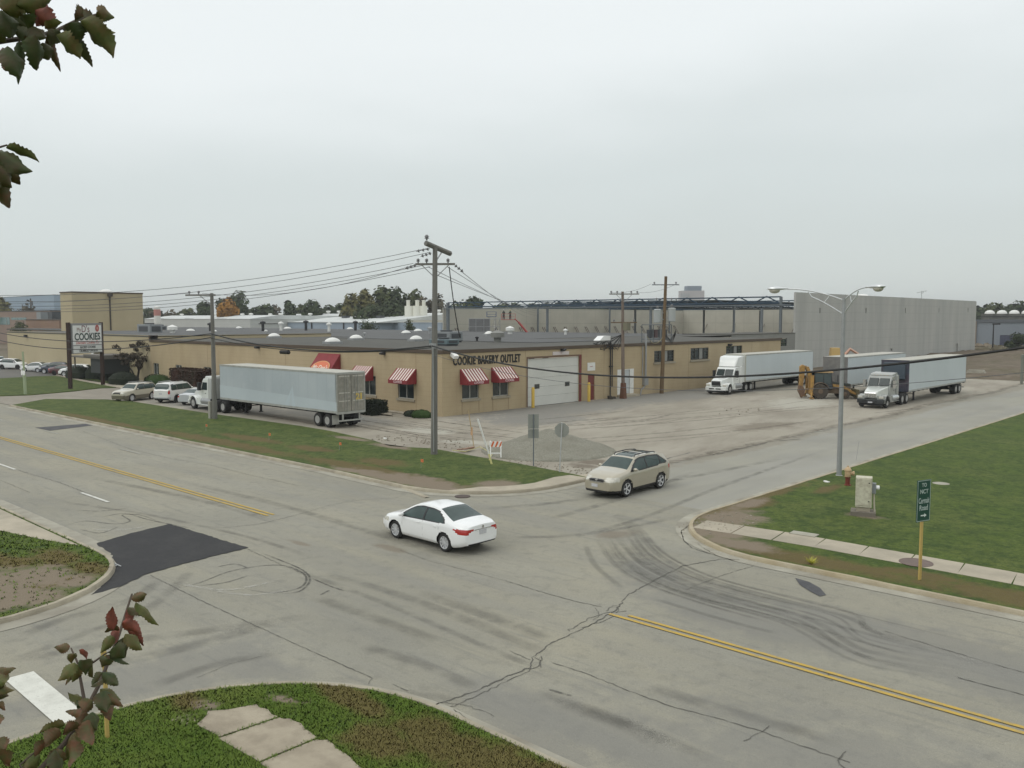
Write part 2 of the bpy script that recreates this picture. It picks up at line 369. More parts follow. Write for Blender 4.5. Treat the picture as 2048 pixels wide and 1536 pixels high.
mb = MB(); mb.sheet([(-4500, -1500), (1500, -1500), (1500, 5000), (-4500, 5000)], -.06)
struct('ground', mb, dirt_base)
mb = MB(); mb.sheet([(-420, 11.3), (160, 11.3), (160, 26.8), (-420, 26.8)], -.008)
mb.sheet([(-31.6, 26.8), (-13, 26.8), (-13, 32), (-18.1, 32), (-26.3, 32.2), (-31.6, 32.2)], -.008)
mb.sheet([(-31, -60), (-12.5, -60), (-12.5, 11.3), (-31, 11.3)], -.008)
struct('main_road', mb, road_m)
mb = MB(); mb.sheet([(-26.3, 32.0), (-18.1, 32.0), (-18.1, 420), (-26.3, 420)], -.004)
struct('side_street', mb, side_m)
# dirt lot round the bakery
mb = MB(); mb.sheet([(-26.28, 34.2), (-26.28, 127), (-53, 127), (-53, 48.2), (-107, 48.2), (-107, 44), (-92, 37.4), (-86.5, 35.4), (-72, 35.4), (-56, 36.2), (-46, 34.8), (-40.6, 35.2), (-36, 35.0), (-32, 35.0), (-29.6, 34.6)], .004)
struct('gravel_lot', mb, lot_m)

def arc(cx, cy, r, a0, a1, n=12): return [(cx+r*math.cos(R(a0+(a1-a0)*i/n)), cy+r*math.sin(R(a0+(a1-a0)*i/n))) for i in range(n+1)]
edgeA = [(60, 11.65), (20, 11.65), (0, 11.65)]+arc(-12.7, 6.55, 5.1, 90, 180)+[(-17.8, 2), (-17.8, -60)]
edgeB = [(-25.25, -60), (-25.25, 4)]+arc(-30.2, 6.8, 4.95, 0, 90)+[(-45, 11.75), (-120, 11.75), (-400, 11.75)]
edgeC = [(-88.3, 26.45), (-60, 26.45), (-38, 26.5), (-35, 26.35)]+arc(-31.7, 31.6, 5.3, -88, 0)+[(-26.35, 34.1)]
edgeD = [(-18.2, 420), (-18.2, 120), (-18.2, 60)]+arc(-13.1, 31.5, 5.2, 180, 270)+[(-8, 26.35), (20, 26.35), (60, 26.35), (150, 26.35)]
def offs(pts, d):      # to the left of the walking direction when d > 0
    o = []
    for i, p in enumerate(pts):
        a = pts[max(i-1, 0)]; b = pts[min(i+1, len(pts)-1)]
        dx, dy = b[0]-a[0], b[1]-a[1]; l = math.hypot(dx, dy)
        o.append((p[0]-dy/l*d, p[1]+dx/l*d))
    return o
def dens(pts, st=1.2, lim=130):
    o = []
    for a, b in zip(pts, pts[1:]):
        l = math.hypot(b[0]-a[0], b[1]-a[1]); n = max(1, min(lim, int(l/st)))
        o += [(a[0]+(b[0]-a[0])*i/n, a[1]+(b[1]-a[1])*i/n) for i in range(n)]
    return o+[pts[-1]]
def kerb(pts, side, w=.16, h=.13, gut=.5, z0=-.02):
    """the paved road lies on the other side of the ground behind; side=+1: ground on the left"""
    P_ = dens(pts, .9); jr = random.Random(3)
    prof = [(-gut-.0, .0), (-.02, -.004), (0, h*.55), (.03, h), (w, h+.004), (w+.02, z0)]
    mbk = MB(); mbg = MB()
    rows = [offs(P_, side*d) for d, _ in prof]
    jz = [jr.uniform(-.012, .012) for _ in P_]
    vs = []
    for k in range(1, 6):
        vs += [(q[0], q[1], prof[k][1]+(jz[i] if 1 < k < 5 else 0)) for i, q in enumerate(rows[k])]
    n = len(P_); fs = []
    for k in range(4):
        for i in range(n-1):
            f = (k*n+i, k*n+i+1, (k+1)*n+i+1, (k+1)*n+i); fs.append(f[::-1] if side < 0 else f)
    mbk.add(vs, fs)
    vs = [(q[0], q[1], .004) for q in rows[0]]+[(q[0], q[1], .004) for q in rows[1]]
    mbg.add(vs, [(i, i+1, n+i+1, n+i) if side > 0 else (n+i, n+i+1, i+1, i) for i in range(n-1)])
    return mbk, mbg
for pts, side, gt in ((edgeA, 1, .28), (edgeB, 1, .62), (edgeC, 1, .55), (edgeD, 1, .5)):
    k_, g_ = kerb(pts, side, gut=gt)
    struct('kerb', k_, kerb_y if pts is edgeD else kerb_m, smooth=0); struct('gutter', g_, gutter_m, smooth=0)
# second low step of the gutter at the far corner
for px in ([(600, 936), (700, 950), (765, 964), (800, 975), (850, 996)],):
    mb = MB(); q = dens([g(*p) for p in px], .8); o1 = offs(q, .22)
    n = len(q); mb.add([(p[0], p[1], .03) for p in q]+[(p[0], p[1], .035) for p in o1]+[(p[0], p[1], 0) for p in offs(q, -.03)],
        [(i, i+1, n+i+1, n+i) for i in range(n-1)]+[(2*n+i, 2*n+i+1, i+1, i) for i in range(n-1)])
    struct('gutter_edge', mb, kerb_m, smooth=0)

inA = offs(edgeA, .165); inB = offs(edgeB, .165); inC = offs(edgeC, .165); inD = offs(edgeD, .165)
gz = .115
polyA = inA+[(60, -60)]
mb = MB(); mb.sheet(polyA, gz); struct('lawn_near', mb, grassA)
polyB = inB+[(-400, -60)]
mb = MB(); mb.sheet(polyB, gz); struct('lawn_left', mb, grassB)
polyC = inC+[g(*p, .1) for p in ((1154, 950), (1118, 943), (1034, 927), (946, 912), (864, 897), (780, 893), (747, 881), (660, 862), (600, 852), (405, 825), (264, 803), (214, 799))]+[(-92.5, 31)]
mb = MB(); mb.slab(polyC, -.02, gz); struct('verge_lawn', mb, grassC)
polyD = inD+[(150, 60), (150, 420)]
mb = MB(); mb.sheet(polyD, gz); struct('lawn_right', mb, grassD)

# pavements
def path(name, polys, z=gz+.012, m=concrete):
    mb = MB()
    for p in polys: mb.slab(p, z-.06, z)
    return struct(name, mb, m)
def strip(up, lo, seg, gap=.02):
    """slabs between two polylines"""
    a = dens(up, .05, 4000); b = dens(lo, .05, 4000); o = []; n = max(1, round(sum(math.hypot(a[i+1][0]-a[i][0], a[i+1][1]-a[i][1]) for i in range(len(a)-1))/seg))
    for i in range(n):
        t0, t1 = i/n+gap/n*.4, (i+1)/n-gap/n*.4
        A = [a[int(t*(len(a)-1))] for t in (t0, t1)]; B = [b[int(t*(len(b)-1))] for t in (t1, t0)]
        o.append(A+B)
    return o
path('pavement_right', strip([(-17.4, 29.95), (-13.8, 30.35), (60, 30.55)], [(-17.2, 28.55), (-13.2, 28.95), (60, 29.05)], 1.55))
path('pavement_corner', [arc(-31.7, 31.6, 5.12, -62, 0)+[(-26.58, 34.0), (-27.7, 34.0), (-27.9, 33)]+arc(-31.7, 31.6, 4.1, -5, -45)])
path('pavement_left_corner', [[(-60, 10.0), (-60, 11.5), (-37, 11.5), (-31.6, 11.5), (-33.5, 10.9), (-36.5, 10.2)]])
# worn slabs on the near lawn with an uneven grass edge
wr = random.Random(5)
def ragged(p0, p1, n, a): return [(p0[0]+(p1[0]-p0[0])*i/n+wr.uniform(-a, a), p0[1]+(p1[1]-p0[1])*i/n+wr.uniform(-a, a)) for i in range(n)]
sA = [g(393, 1450, .12), g(418, 1424, .12), g(512, 1410, .12), g(556, 1434, .12)]
sB = [g(437, 1478, .12), g(558, 1436, .12), g(590, 1442, .12), g(628, 1478, .12)]
sC = [g(520, 1527, .12), g(632, 1480, .12), g(655, 1482, .12), g(740, 1545, .12), g(600, 1585, .12)]
s1 = [sA[0]]+ragged(sA[0], sA[1], 3, .03)[1:]+ragged(sA[1], sA[2], 4, .04)+ragged(sA[2], sA[3], 4, .05)+[sA[3], g(440, 1474, .12)]
s2 = [sB[0], sB[1]]+ragged(sB[1], sB[2], 3, .03)[1:]+ragged(sB[2], sB[3], 6, .05)+[g(634, 1476, .12), g(518, 1524, .12)]
s3 = [sC[0], sC[1]]+ragged(sC[1], sC[2], 3, .03)[1:]+ragged(sC[2], sC[3], 7, .05)+[sC[3], sC[4]]
slab_m = M('stained_paving_slab', (.36, .315, .235), .9, (.24, .20, .145), 1.0, .7, (.17, .14, .10), 3, .4, world=True, bump=.25, bscale=20)
path('pavement_near', [s1, s2, s3], m=slab_m, z=gz+.02)
path('pavement_broken_piece', [[g(*p, .12) for p in ((340, 1440), (372, 1424), (402, 1428), (398, 1440), (378, 1450))]], m=slab_m, z=gz+.005)

# far left: front lawns, drive, car park
drive_m = ground_mat('worn_drive', (.27, .245, .20), [((.20, .18, .15), .3, .42, .68, .7, (3, 1), 0), ((.33, .31, .26), 1, .5, .75, .5, (1, 1), 0)])
park_m = ground_mat('car_park_asphalt', (.15, .145, .13), [((.11, .105, .10), .3, .42, .68, .7, (3, 1), 0)])
mb = MB(); mb.sheet([(-420, 26.85), (-88.2, 26.85), (-92, 31.5), (-86, 35.6), (-92, 44), (-107, 44), (-131, 48), (-420, 48)], .012); struct('driveway', mb, drive_m)
mb = MB(); mb.sheet([g(0, 757), g(70, 753), g(112, 752), g(96, 746), (-126, 48), (-300, 48), (-300, 42)], .035); struct('car_park', mb, park_m)
mb = MB(); mb.slab([(-300, 29.5)]+[g(0, 793), g(60, 791), g(140, 784), g(200, 777), g(232, 776), g(205, 771), g(160, 762), g(112, 753), g(70, 754), g(0, 758)]+[(-300, 40.5)], 0, .09); struct('front_lawn', mb, grassC)
mb = MB(); mb.slab([g(125, 752), g(205, 756), g(300, 768), g(320, 776), g(270, 776), g(205, 767), g(160, 760)], 0, .1); struct('entrance_lawn', mb, grassC)
path('entrance_path', [[g(112, 751), g(125, 752), g(205, 766), g(262, 775), g(300, 778), g(290, 783), g(232, 776), g(160, 763)]], z=.1)
path('wall_footing_path', [[(-100, 47.2), (-57.5, 47.2), (-55, 46.5), (-55.2, 47.9), (-100, 47.9)]], z=.09)
path('bakery_planter_edge', [[g(750, 829), g(783, 833), g(784, 829), g(752, 824)]], z=.16)
# flat earth field and mound at the far right
field_m = ground_mat('bare_building_plot', (.125, .098, .068), [((.09, .08, .04), .2, .45, .65, .7, (1, 2), 0), ((.24, .20, .15), .5, .5, .75, .7, (1, 1), 0)])
mb = MB()
nx, ny = 34, 60
hv = {}
fr = random.Random(11)
for i in range(nx+1):
    for j in range(ny+1):
        x = -26.6-(33)*i/nx; y = 127+150*j/ny
        u = min(1, i/3.5)*min(1, j/2.5)*min(1, (ny-j)/2)
        hv[i, j] = (x, y, .02+u*(.25+.2*math.sin(x*.33+y*.05)+.15*math.sin(y*.21)+fr.uniform(-.1, .12)+(.5 if (y > 190 and y < 250 and x < -34) else 0)))
idx = {k: n for n, k in enumerate(hv)}
mb.add(list(hv.values()), [(idx[i, j], idx[i, j+1], idx[i+1, j+1], idx[i+1, j]) for i in range(nx) for j in range(ny)])
struct('earth_field', mb, field_m, smooth=60)
# apron between side street and lot
path('driveway_apron', [[(-26.3, 34.0), (-26.3, 35.4), (-27.4, 35.6), (-27.7, 34.4)]], z=.05)

# ------------------------------------------------------------------ marks on the road
def soft(name, c, strength, nscale=3.0, lo=.35, hi=.62, stretch=(1, 1, 1)):
    m = bpy.data.materials.new(name); m.use_nodes = True; nt = m.node_tree; L = nt.links.new
    b = nt.nodes['Principled BSDF']; b.inputs['Base Color'].default_value = (*c, 1); b.inputs['Roughness'].default_value = .85; b.inputs['Specular IOR Level'].default_value = .2
    uv = N(nt, 'ShaderNodeUVMap'); sp_ = N(nt, 'ShaderNodeSeparateXYZ'); L(uv.outputs[0], sp_.inputs[0])
    def par(sock, k):     # 1-(2t-1)^2 sharpened
        a = N(nt, 'ShaderNodeMath', operation='MULTIPLY_ADD'); a.inputs[1].default_value = 2; a.inputs[2].default_value = -1; L(sock, a.inputs[0])
        q = N(nt, 'ShaderNodeMath', operation='ABSOLUTE'); L(a.outputs[0], q.inputs[0])
        r_ = N(nt, 'ShaderNodeMapRange'); r_.interpolation_type = 'SMOOTHSTEP'; r_.inputs[1].default_value = 1.0; r_.inputs[2].default_value = k; L(q.outputs[0], r_.inputs[0]); return r_.outputs[0]
    n = N(nt, 'ShaderNodeTexNoise'); n.inputs['Scale'].default_value = nscale; n.inputs['Detail'].default_value = 6
    gp = N(nt, 'ShaderNodeNewGeometry'); mp = N(nt, 'ShaderNodeMapping'); mp.inputs['Scale'].default_value = stretch; L(gp.outputs['Position'], mp.inputs[0]); L(mp.outputs[0], n.inputs['Vector'])
    r_ = N(nt, 'ShaderNodeMapRange'); r_.inputs[1].default_value = lo; r_.inputs[2].default_value = hi; r_.inputs[4].default_value = strength; L(n.outputs[0], r_.inputs[0])
    a = N(nt, 'ShaderNodeMath', operation='MULTIPLY'); L(par(sp_.outputs[1], .2), a.inputs[0]); L(par(sp_.outputs[0], .55), a.inputs[1])
    q = N(nt, 'ShaderNodeMath', operation='MULTIPLY'); L(a.outputs[0], q.inputs[0]); L(r_.outputs[0], q.inputs[1]); L(q.outputs[0], b.inputs['Alpha'])
    return m
def ribbon(mb_uv, pts, w, z, smooth_n=6):
    """soft-edged ribbon along a curve of world points; returns verts, faces, uvs"""
    P_ = []
    pp = [pts[0]]+list(pts)+[pts[-1]]
    for i in range(1, len(pp)-2):
        p0, p1, p2, p3 = pp[i-1], pp[i], pp[i+1], pp[i+2]
        for k in range(smooth_n):
            t = k/smooth_n
            P_.append(tuple(.5*((2*p1[a])+(-p0[a]+p2[a])*t+(2*p0[a]-5*p1[a]+4*p2[a]-p3[a])*t*t+(-p0[a]+3*p1[a]-3*p2[a]+p3[a])*t**3) for a in (0, 1)))
    P_.append(pts[-1])
    a = offs(P_, w/2); b = offs(P_, -w/2); n = len(P_); o = len(mb_uv['v'])
    for i in range(n):
        mb_uv['v'] += [(b[i][0], b[i][1], z), (a[i][0], a[i][1], z)]; mb_uv['u'] += [(i/(n-1), 0), (i/(n-1), 1)]
    mb_uv['f'] += [(o+2*i, o+2*i+2, o+2*i+3, o+2*i+1) for i in range(n-1)]
def build_uv(name, d, mat, kind='structure'):
    me = bpy.data.meshes.new(name); me.from_pydata(d['v'], [], d['f']); me.materials.append(mat)
    ul = me.uv_layers.new(name='UVMap')
    for l in me.loops: ul.data[l.index].uv = d['u'][l.vertex_index]
    o = bpy.data.objects.new(name, me); COL.objects.link(o); o['kind'] = kind; return o
tyre_m = soft('tyre_rubber_mark', (.13, .127, .112), .22, 2, .12, .55)
tyre_d = soft('dark_tyre_mark', (.09, .088, .08), .62, 5, .25, .58)
stain_m = soft('broad_wheel_track', (.165, .16, .142), .32, 1.2, .3, .65)
chalk_m = soft('pale_scuff', (.5, .49, .44), .5, 5, .35, .6)
d = dict(v=[], f=[], u=[]); d2 = dict(v=[], f=[], u=[]); d3 = dict(v=[], f=[], u=[]); d4 = dict(v=[], f=[], u=[])
arcs = [[(1215, 1055), (1255, 1100), (1330, 1150), (1450, 1190), (1600, 1230), (1780, 1280), (2048, 1350)],
        [(1195, 1070), (1230, 1125), (1290, 1165), (1400, 1205), (1560, 1250)],
        [(1280, 1050), (1320, 1100), (1390, 1140), (1480, 1170), (1700, 1225), (2048, 1310)],
        [(1225, 1090), (1270, 1140), (1350, 1180), (1500, 1220), (1700, 1275)],
        [(1170, 1085), (1190, 1130), (1250, 1180)], [(1245, 1075), (1290, 1125), (1380, 1165), (1500, 1195)],
        [(1340, 1185), (1480, 1215), (1650, 1262), (1850, 1320)], [(1300, 1195), (1450, 1240), (1560, 1268)]]
for k in range(16):
    t_ = k/15+rnd.uniform(-.04, .04); A0, A1 = arcs[1], arcs[2]; j = rnd.uniform(-8, 8)
    arcs.append([(A0[i][0]*(1-t_)+A1[i][0]*t_+j, A0[i][1]*(1-t_)+A1[i][1]*t_+j*.4) for i in range(5)]+([(1750+j*4, 1262+70*(1-t_)), (1950, 1305+60*(1-t_))] if k % 2 else []))
for a in arcs: ribbon(d, [g(*p) for p in a], rnd.uniform(.14, .42), .0005)
arcs2 = [[(560, 1130), (700, 1180), (850, 1240), (1010, 1310), (1150, 1360)], [(640, 1145), (800, 1190), (960, 1250), (1120, 1320)],
         [(620, 1190), (760, 1240), (880, 1285)], [(720, 1290), (850, 1330), (960, 1380)], [(830, 1180), (1000, 1240), (1100, 1280)],
         [(1060, 1380), (1200, 1425), (1320, 1475), (1450, 1530)], [(1110, 1400), (1250, 1450), (1340, 1500)], [(1290, 1370), (1450, 1420), (1700, 1490)],
         [(0, 1290), (120, 1240), (260, 1200), (330, 1150)], [(0, 1330), (160, 1270), (300, 1215), (390, 1130)], [(40, 1320), (200, 1290), (420, 1260), (640, 1230)],
         [(180, 1330), (350, 1300), (560, 1240)], [(280, 1380), (430, 1330), (560, 1305)], [(620, 1380), (820, 1390), (960, 1410)],
         [(100, 1000), (300, 1030), (500, 1075), (640, 1120)], [(350, 960), (560, 1010), (760, 1070), (1000, 1140)], [(180, 955), (400, 1000), (560, 1045)],
         [(1330, 1120), (1250, 1040), (1230, 1030)], [(940, 1020), (1150, 1000), (1350, 960), (1600, 910)], [(1150, 1075), (1300, 1030), (1450, 970), (1650, 900)],
         [(1000, 1075), (1150, 1070), (1280, 1050), (1370, 1030)], [(1090, 1040), (1230, 1000), (1400, 940)]]
for a in arcs2: ribbon(d3, [g(*p) for p in a], rnd.uniform(.35, .8), .001)
loops = [[(345, 1180), (400, 1165), (470, 1140), (560, 1130), (610, 1150), (600, 1175), (540, 1185), (480, 1175)],
         [(390, 1172), (450, 1165), (500, 1150)], [(560, 1188), (600, 1182), (620, 1160), (605, 1140), (560, 1120), (520, 1105)],
         [(620, 1155), (660, 1172), (690, 1182)], [(130, 1052), (170, 1042), (230, 1048), (260, 1042), (245, 1030), (280, 1030), (330, 1048)],
         [(160, 1058), (200, 1066), (240, 1052)], [(200, 1035), (250, 1027), (300, 1040), (400, 1060)], [(430, 1135), (470, 1128), (500, 1138)],
         [(150, 1020), (200, 1022), (260, 1016)], [(640, 1190), (660, 1180)], [(1095, 1378), (1145, 1392)]]
for a in loops: ribbon(d2, [g(*p) for p in a], .12, .002)
for a in ([(350, 1165), (450, 1180), (560, 1160)], [(420, 1180), (500, 1190), (580, 1180)], [(180, 1058), (240, 1060), (300, 1052)], [(1830, 1188), (1960, 1222), (2048, 1238)],
          [(830, 1408), (870, 1415), (920, 1428)], [(845, 1415), (900, 1420)], [(1900, 1205), (2000, 1228)]): ribbon(d4, [g(*p) for p in a], .22, .003)
build_uv('tyre_marks', d, tyre_m); build_uv('skid_loops', d2, tyre_d); build_uv('wheel_tracks', d3, stain_m); build_uv('pale_scuffs', d4, chalk_m)
d = dict(v=[], f=[], u=[])
for k in range(16):    # ruts in the lot
    x = rnd.uniform(-46, -30); y = rnd.uniform(42, 62); l = rnd.uniform(8, 26); a = rnd.uniform(.2, .6)
    ribbon(d, [(x, y), (x+rnd.uniform(-1, 1)+l*.15, y+l*.5), (x+a*l*.5, y+l)], rnd.uniform(.3, .7), .008)
for k in range(16):
    x = rnd.uniform(-66, -50); y = rnd.uniform(38.5, 46)
    ribbon(d, [(x, y), (x+6, y+rnd.uniform(-1, .6)), (x+13, y+rnd.uniform(-2, 1))], rnd.uniform(.3, .6), .0085)
for y in range(36, 122, 5):
    ribbon(d, [(-26.3+rnd.uniform(-.5, .3), y-1), (-26.3+rnd.uniform(-.5, .4), y+2.5), (-26.4+rnd.uniform(-.5, .3), y+6)], rnd.uniform(.7, 1.8), .009+.0002*(y % 9))
build_uv('lot_ruts', d, soft('rut_dirt', (.21, .185, .145), .4, 2, .3, .62))
# cracks
crack_m = M('crack_tar', (.10, .096, .082), .95)  # one even dark colour for all the cracks
def crack(mb, px, w=.035, jit=.05, step=.12, z=.004, seed=1):
    q = dens([g(*p) for p in px], step, 4000); jr = random.Random(seed)
    q = [(p[0]+jr.uniform(-jit, jit), p[1]+jr.uniform(-jit, jit)) for p in q]
    ws = [w*jr.uniform(.35, 1.3) for _ in q]; n = len(q); a = offs(q, 1); vs = []
    for i in range(n):
        dx, dy = a[i][0]-q[i][0], a[i][1]-q[i][1]
        vs += [(q[i][0]-dx*ws[i]/2, q[i][1]-dy*ws[i]/2, z), (q[i][0]+dx*ws[i]/2, q[i][1]+dy*ws[i]/2, z)]
    mb.add(vs, [(2*i, 2*i+2, 2*i+3, 2*i+1) for i in range(n-1)])
mb = MB()
for i, (px, w, j) in enumerate([
    ([(868, 1410), (950, 1382), (1015, 1352), (1060, 1335), (1066, 1315), (1095, 1290), (1140, 1268), (1190, 1245), (1232, 1220), (1258, 1188), (1310, 1160), (1365, 1132), (1440, 1118), (1480, 1120)], .055, .05),
    ([(900, 1415), (945, 1395), (1020, 1360), (1075, 1332), (1085, 1312)], .035, .05), ([(1135, 1262), (1175, 1238), (1215, 1225), (1250, 1222)], .035, .07),
    ([(1165, 1256), (1210, 1240), (1235, 1228)], .03, .06), ([(1215, 1222), (1225, 1210), (1240, 1212), (1232, 1226)], .03, .05),
    ([(1370, 1180), (1440, 1152), (1505, 1132)], .03, .03), ([(1010, 1161), (1070, 1180), (1140, 1200), (1205, 1214)], .04, .03),
    ([(800, 1100), (860, 1122), (930, 1140), (1010, 1161)], .028, .02), ([(300, 1150), (400, 1200), (520, 1255), (640, 1310), (745, 1356)], .035, .02),
    ([(495, 1098), (560, 1128), (620, 1152)], .03, .03), ([(745, 1356), (735, 1368)], .03, .04), ([(785, 1368), (815, 1382)], .035, .03),
    ([(1105, 1325), (1180, 1350), (1260, 1382), (1340, 1412), (1448, 1440), (1520, 1462), (1600, 1490), (1700, 1525)], .035, .03),
    ([(1488, 1483), (1515, 1468), (1540, 1452)], .03, .05), ([(1660, 1345), (1648, 1358), (1666, 1362)], .03, .04), ([(1690, 1500), (1672, 1520), (1690, 1536)], .04, .05),
    ([(1770, 1262), (1860, 1290), (1960, 1320), (2048, 1345)], .035, .03), ([(1915, 1355), (1980, 1372), (2048, 1390)], .045, .02),
    ([(440, 1056), (520, 1048), (600, 1028), (660, 1010), (720, 1000), (800, 995)], .035, .06), ([(0, 960), (60, 985)], .03, .04),
    ([(35, 940), (120, 965), (170, 985)], .045, .05), ([(165, 862), (260, 898), (330, 915), (420, 930), (500, 950), (600, 972)], .035, .05),
    ([(1392, 1040), (1362, 1062), (1368, 1082), (1385, 1096), (1420, 1108)], .07, .03), ([(1395, 1088), (1430, 1110), (1470, 1122)], .05, .04),
    ([(1080, 1335), (1082, 1322), (1070, 1316)], .03, .04), ([(1060, 1320), (1020, 1302)], .03, .03), ([(870, 1415), (905, 1440)], .03, .05), ([(905, 1418), (940, 1440)], .03, .05),
    ([(395, 1355), (460, 1328), (525, 1312)], .02, .02), ([(1190, 1215), (1200, 1230), (1185, 1240)], .025, .04), ([(880, 1405), (930, 1410), (990, 1432)], .025, .05)]):
    crack(mb, px, w*.62, j*.7, seed=i)
struct('road_cracks', mb, crack_m, smooth=0)
mb = MB()
for i, (a, b) in enumerate([((1425, 910), (1535, 885)), ((1560, 882), (1600, 878)), ((1750, 826), (1850, 815)), ((1180, 960), (1380, 905))]):
    crack(mb, [a, b], .12, .06, .5, .008, 40+i)
struct('street_edge_cracks', mb, crack_m, smooth=0)
# patches, lines
tar = ground_mat('fresh_tar', (.033, .033, .034), [((.055, .054, .052), .8, .45, .7, .6, (1, 1), 0), ((.024, .024, .025), 5, .5, .7, .6, (1, 1), 0)], rough=.8)
mb = MB(); q = [(-31.9, 12.15), (-32.4, 13.4), (-32.9, 15.35), (-30.5, 15.5), (-28.6, 15.55), (-27.35, 15.62), (-27.3, 14.6), (-27.2, 13.6), (-27.05, 12.6), (-26.8, 11.6), (-26.15, 10.6), (-26.0, 9.75), (-26.7, 10.3), (-27.6, 11.0), (-28.8, 11.6), (-30.2, 12.0)]
qr = random.Random(2); q = [(a+qr.uniform(-.035, .035), b+qr.uniform(-.035, .035)) for a, b in dens(q+[q[0]], .16)[:-1]]; mb.sheet(q, .010); struct('tar_patch', mb, tar)
mb = MB(); mb.sheet([(-69.6, 22.5), (-69.3, 26.0), (-67.9, 26.0), (-66.9, 22.6)], .008)
q = [g(1590, 1156), g(1618, 1164), g(1640, 1176), g(1652, 1190), g(1640, 1193), g(1622, 1184), g(1600, 1170)]; mb.sheet(q, .0075); struct('old_tar_patch', mb, ground_mat('old_tar', (.075, .075, .08), [((.13, .13, .125), 2, .45, .7, .6, (1, 1), 0)]))
line_y = ground_mat('yellow_line_paint', (.48, .33, .075), [((.30, .25, .14), 3, .5, .68, .9, (1, 1), 0), ((.26, .25, .20), 14, .55, .7, .8, (1, 1), 0)])
line_w = ground_mat('white_line_paint', (.60, .60, .55), [((.33, .32, .28), 3, .5, .7, .7, (1, 1), 0), ((.28, .27, .24), 16, .56, .7, .8, (1, 1), 0)])
line_f = ground_mat('faded_line_paint', (.36, .36, .32), [((.29, .28, .24), 3, .4, .6, .9, (1, 1), 0)])
mb = MB()
for x0, x1 in ((-400, -31.3), (-13.9, 150)):
    o = .45 if x0 > -100 else 0
    for yy in (18.80, 19.06): mb.sheet([(x0+(o if yy > 18.9 else 0), yy-.06), (x1, yy-.06), (x1, yy+.06), (x0+(o if yy > 18.9 else 0), yy+.06)], .012)
struct('yellow_centre_line', mb, line_y, smooth=0)
mb = MB()
for x in (-41.85, -54.0, -66.2, -78.4, -90.6, -102.8, -115): mb.sheet([(x, 15.33), (x+3.05, 15.33), (x+3.05, 15.47), (x, 15.47)], .012)
struct('white_lane_dashes', mb, line_w, smooth=0)
mb = MB()
for x in (-54.3, -67.4, -79.5, -91.8): mb.sheet([(x, 22.3), (x+2.9, 22.3), (x+2.9, 22.42), (x, 22.42)], .0122)
mb.sheet([(-2.0, 22.5), (3, 22.5), (3, 22.62), (-2.0, 22.62)], .0122)
struct('faded_lane_dashes', mb, line_f, smooth=0)
mb = MB(); mb.sheet([(-21.25, 6.02), (-17.85, 6.0), (-17.85, 6.58), (-21.25, 6.62)], .012); struct('white_stop_bar', mb, ground_mat('stop_bar_paint', (.62, .62, .56), [((.45, .45, .40), 1.5, .5, .7, .7, (1, 1), 0), ((.42, .42, .37), 16, .56, .7, .6, (1, 1), 0)]), smooth=0)
# drains, covers
iron = M('rusty_cast_iron', (.085, .06, .05), .8, (.05, .045, .04), 6, .6)
mb = MB(); p = g(925, 993); mb.lathe([(.36, .0), (.36, .02), (.3, .03), (0, .03)], (p[0], p[1], .0)); build('storm_drain_cover', mb, iron, label='round iron storm drain cover in the gutter of the far corner, behind the white sedan', cat='drain cover')
def cover(px, py, r, z, lab, m=iron):
    p = g(px, py, z); mb = MB(); mb.lathe([(r, 0), (r, .012), (r*.9, .012), (r*.88, .006), (r*.1, .009), (0, .009)], (p[0], p[1], z), n=32)
    build('manhole_cover', mb, m, label=lab, cat='manhole cover')
cover(1832, 1125, .52, gz+.013, 'round purplish manhole cover set in the pavement behind the green sign', M('purplish_iron', (.16, .115, .095), .8, (.10, .08, .07), 5, .6))
cover(1882, 967, .38, gz+.001, 'grey round manhole cover sunk in the grass beyond the green sign', gutter_m)
mb = MB(); p = g(1608, 1069, gz); mb.box((p[0], p[1], gz+.01), (.95, .5, .05), rot=Matrix.Rotation(.1, 3, 'Z')); build('utility_slab', mb, gutter_m, label='flat rectangular concrete slab lying in the grass edge beside the right pavement', cat='slab')
# grate at the near-left corner
p = g(217, 1132); mb = MB()
for k in range(7): mb.box((p[0]-.45+k*.13, p[1], .03), (.05, .5, .03), rot=Matrix.Rotation(.5, 3, 'Z'))
for k in (-.22, .22): mb.box((p[0]-.05, p[1]+k, .025), (.95, .05, .03), rot=Matrix.Rotation(.0, 3, 'Z'))
build('gutter_grate', mb, galv, label='metal gutter grate lying on the edge of the fresh black tar patch', cat='grate')

# grass blades: the same lawns seen leaf by leaf, coloured lighter to offset the shade on upright blades
bladeM = {}
for k_, d_, b_ in (('A', blA_dry, blA_bare), ('B', blB_dry, blB_bare), ('C', blC_dry, blC_bare), ('D', blD_dry, blD_bare)):
    bladeM[k_] = ground_mat('grass_leaf_'+k_, (.095, .150, .020), [((.15, .18, .04), .5, .45, .7, .6, (1, 1), 0), ((.06, .115, .018), 3, .5, .7, .6, (1, 1), 0)], [((.16, .115, .048), .75, d_)], bump=0)
def in_poly(x, y, poly):
    c = False; j = len(poly)-1
    for i in range(len(poly)):
        xi, yi = poly[i]; xj, yj = poly[j]
        if (yi > y) != (yj > y) and x < (xj-xi)*(y-yi)/(yj-yi)+xi: c = not c
        j = i
    return c
def visible(x, y, m=60):
    v = np.array([x, y, -H]); dd = v @ _fw
    if dd < 3: return False
    px = CX+F*(v @ _rt)/dd; py = CY-F*(v @ _up)/dd
    return -m < px < 2048+m and py < 1536+m*3
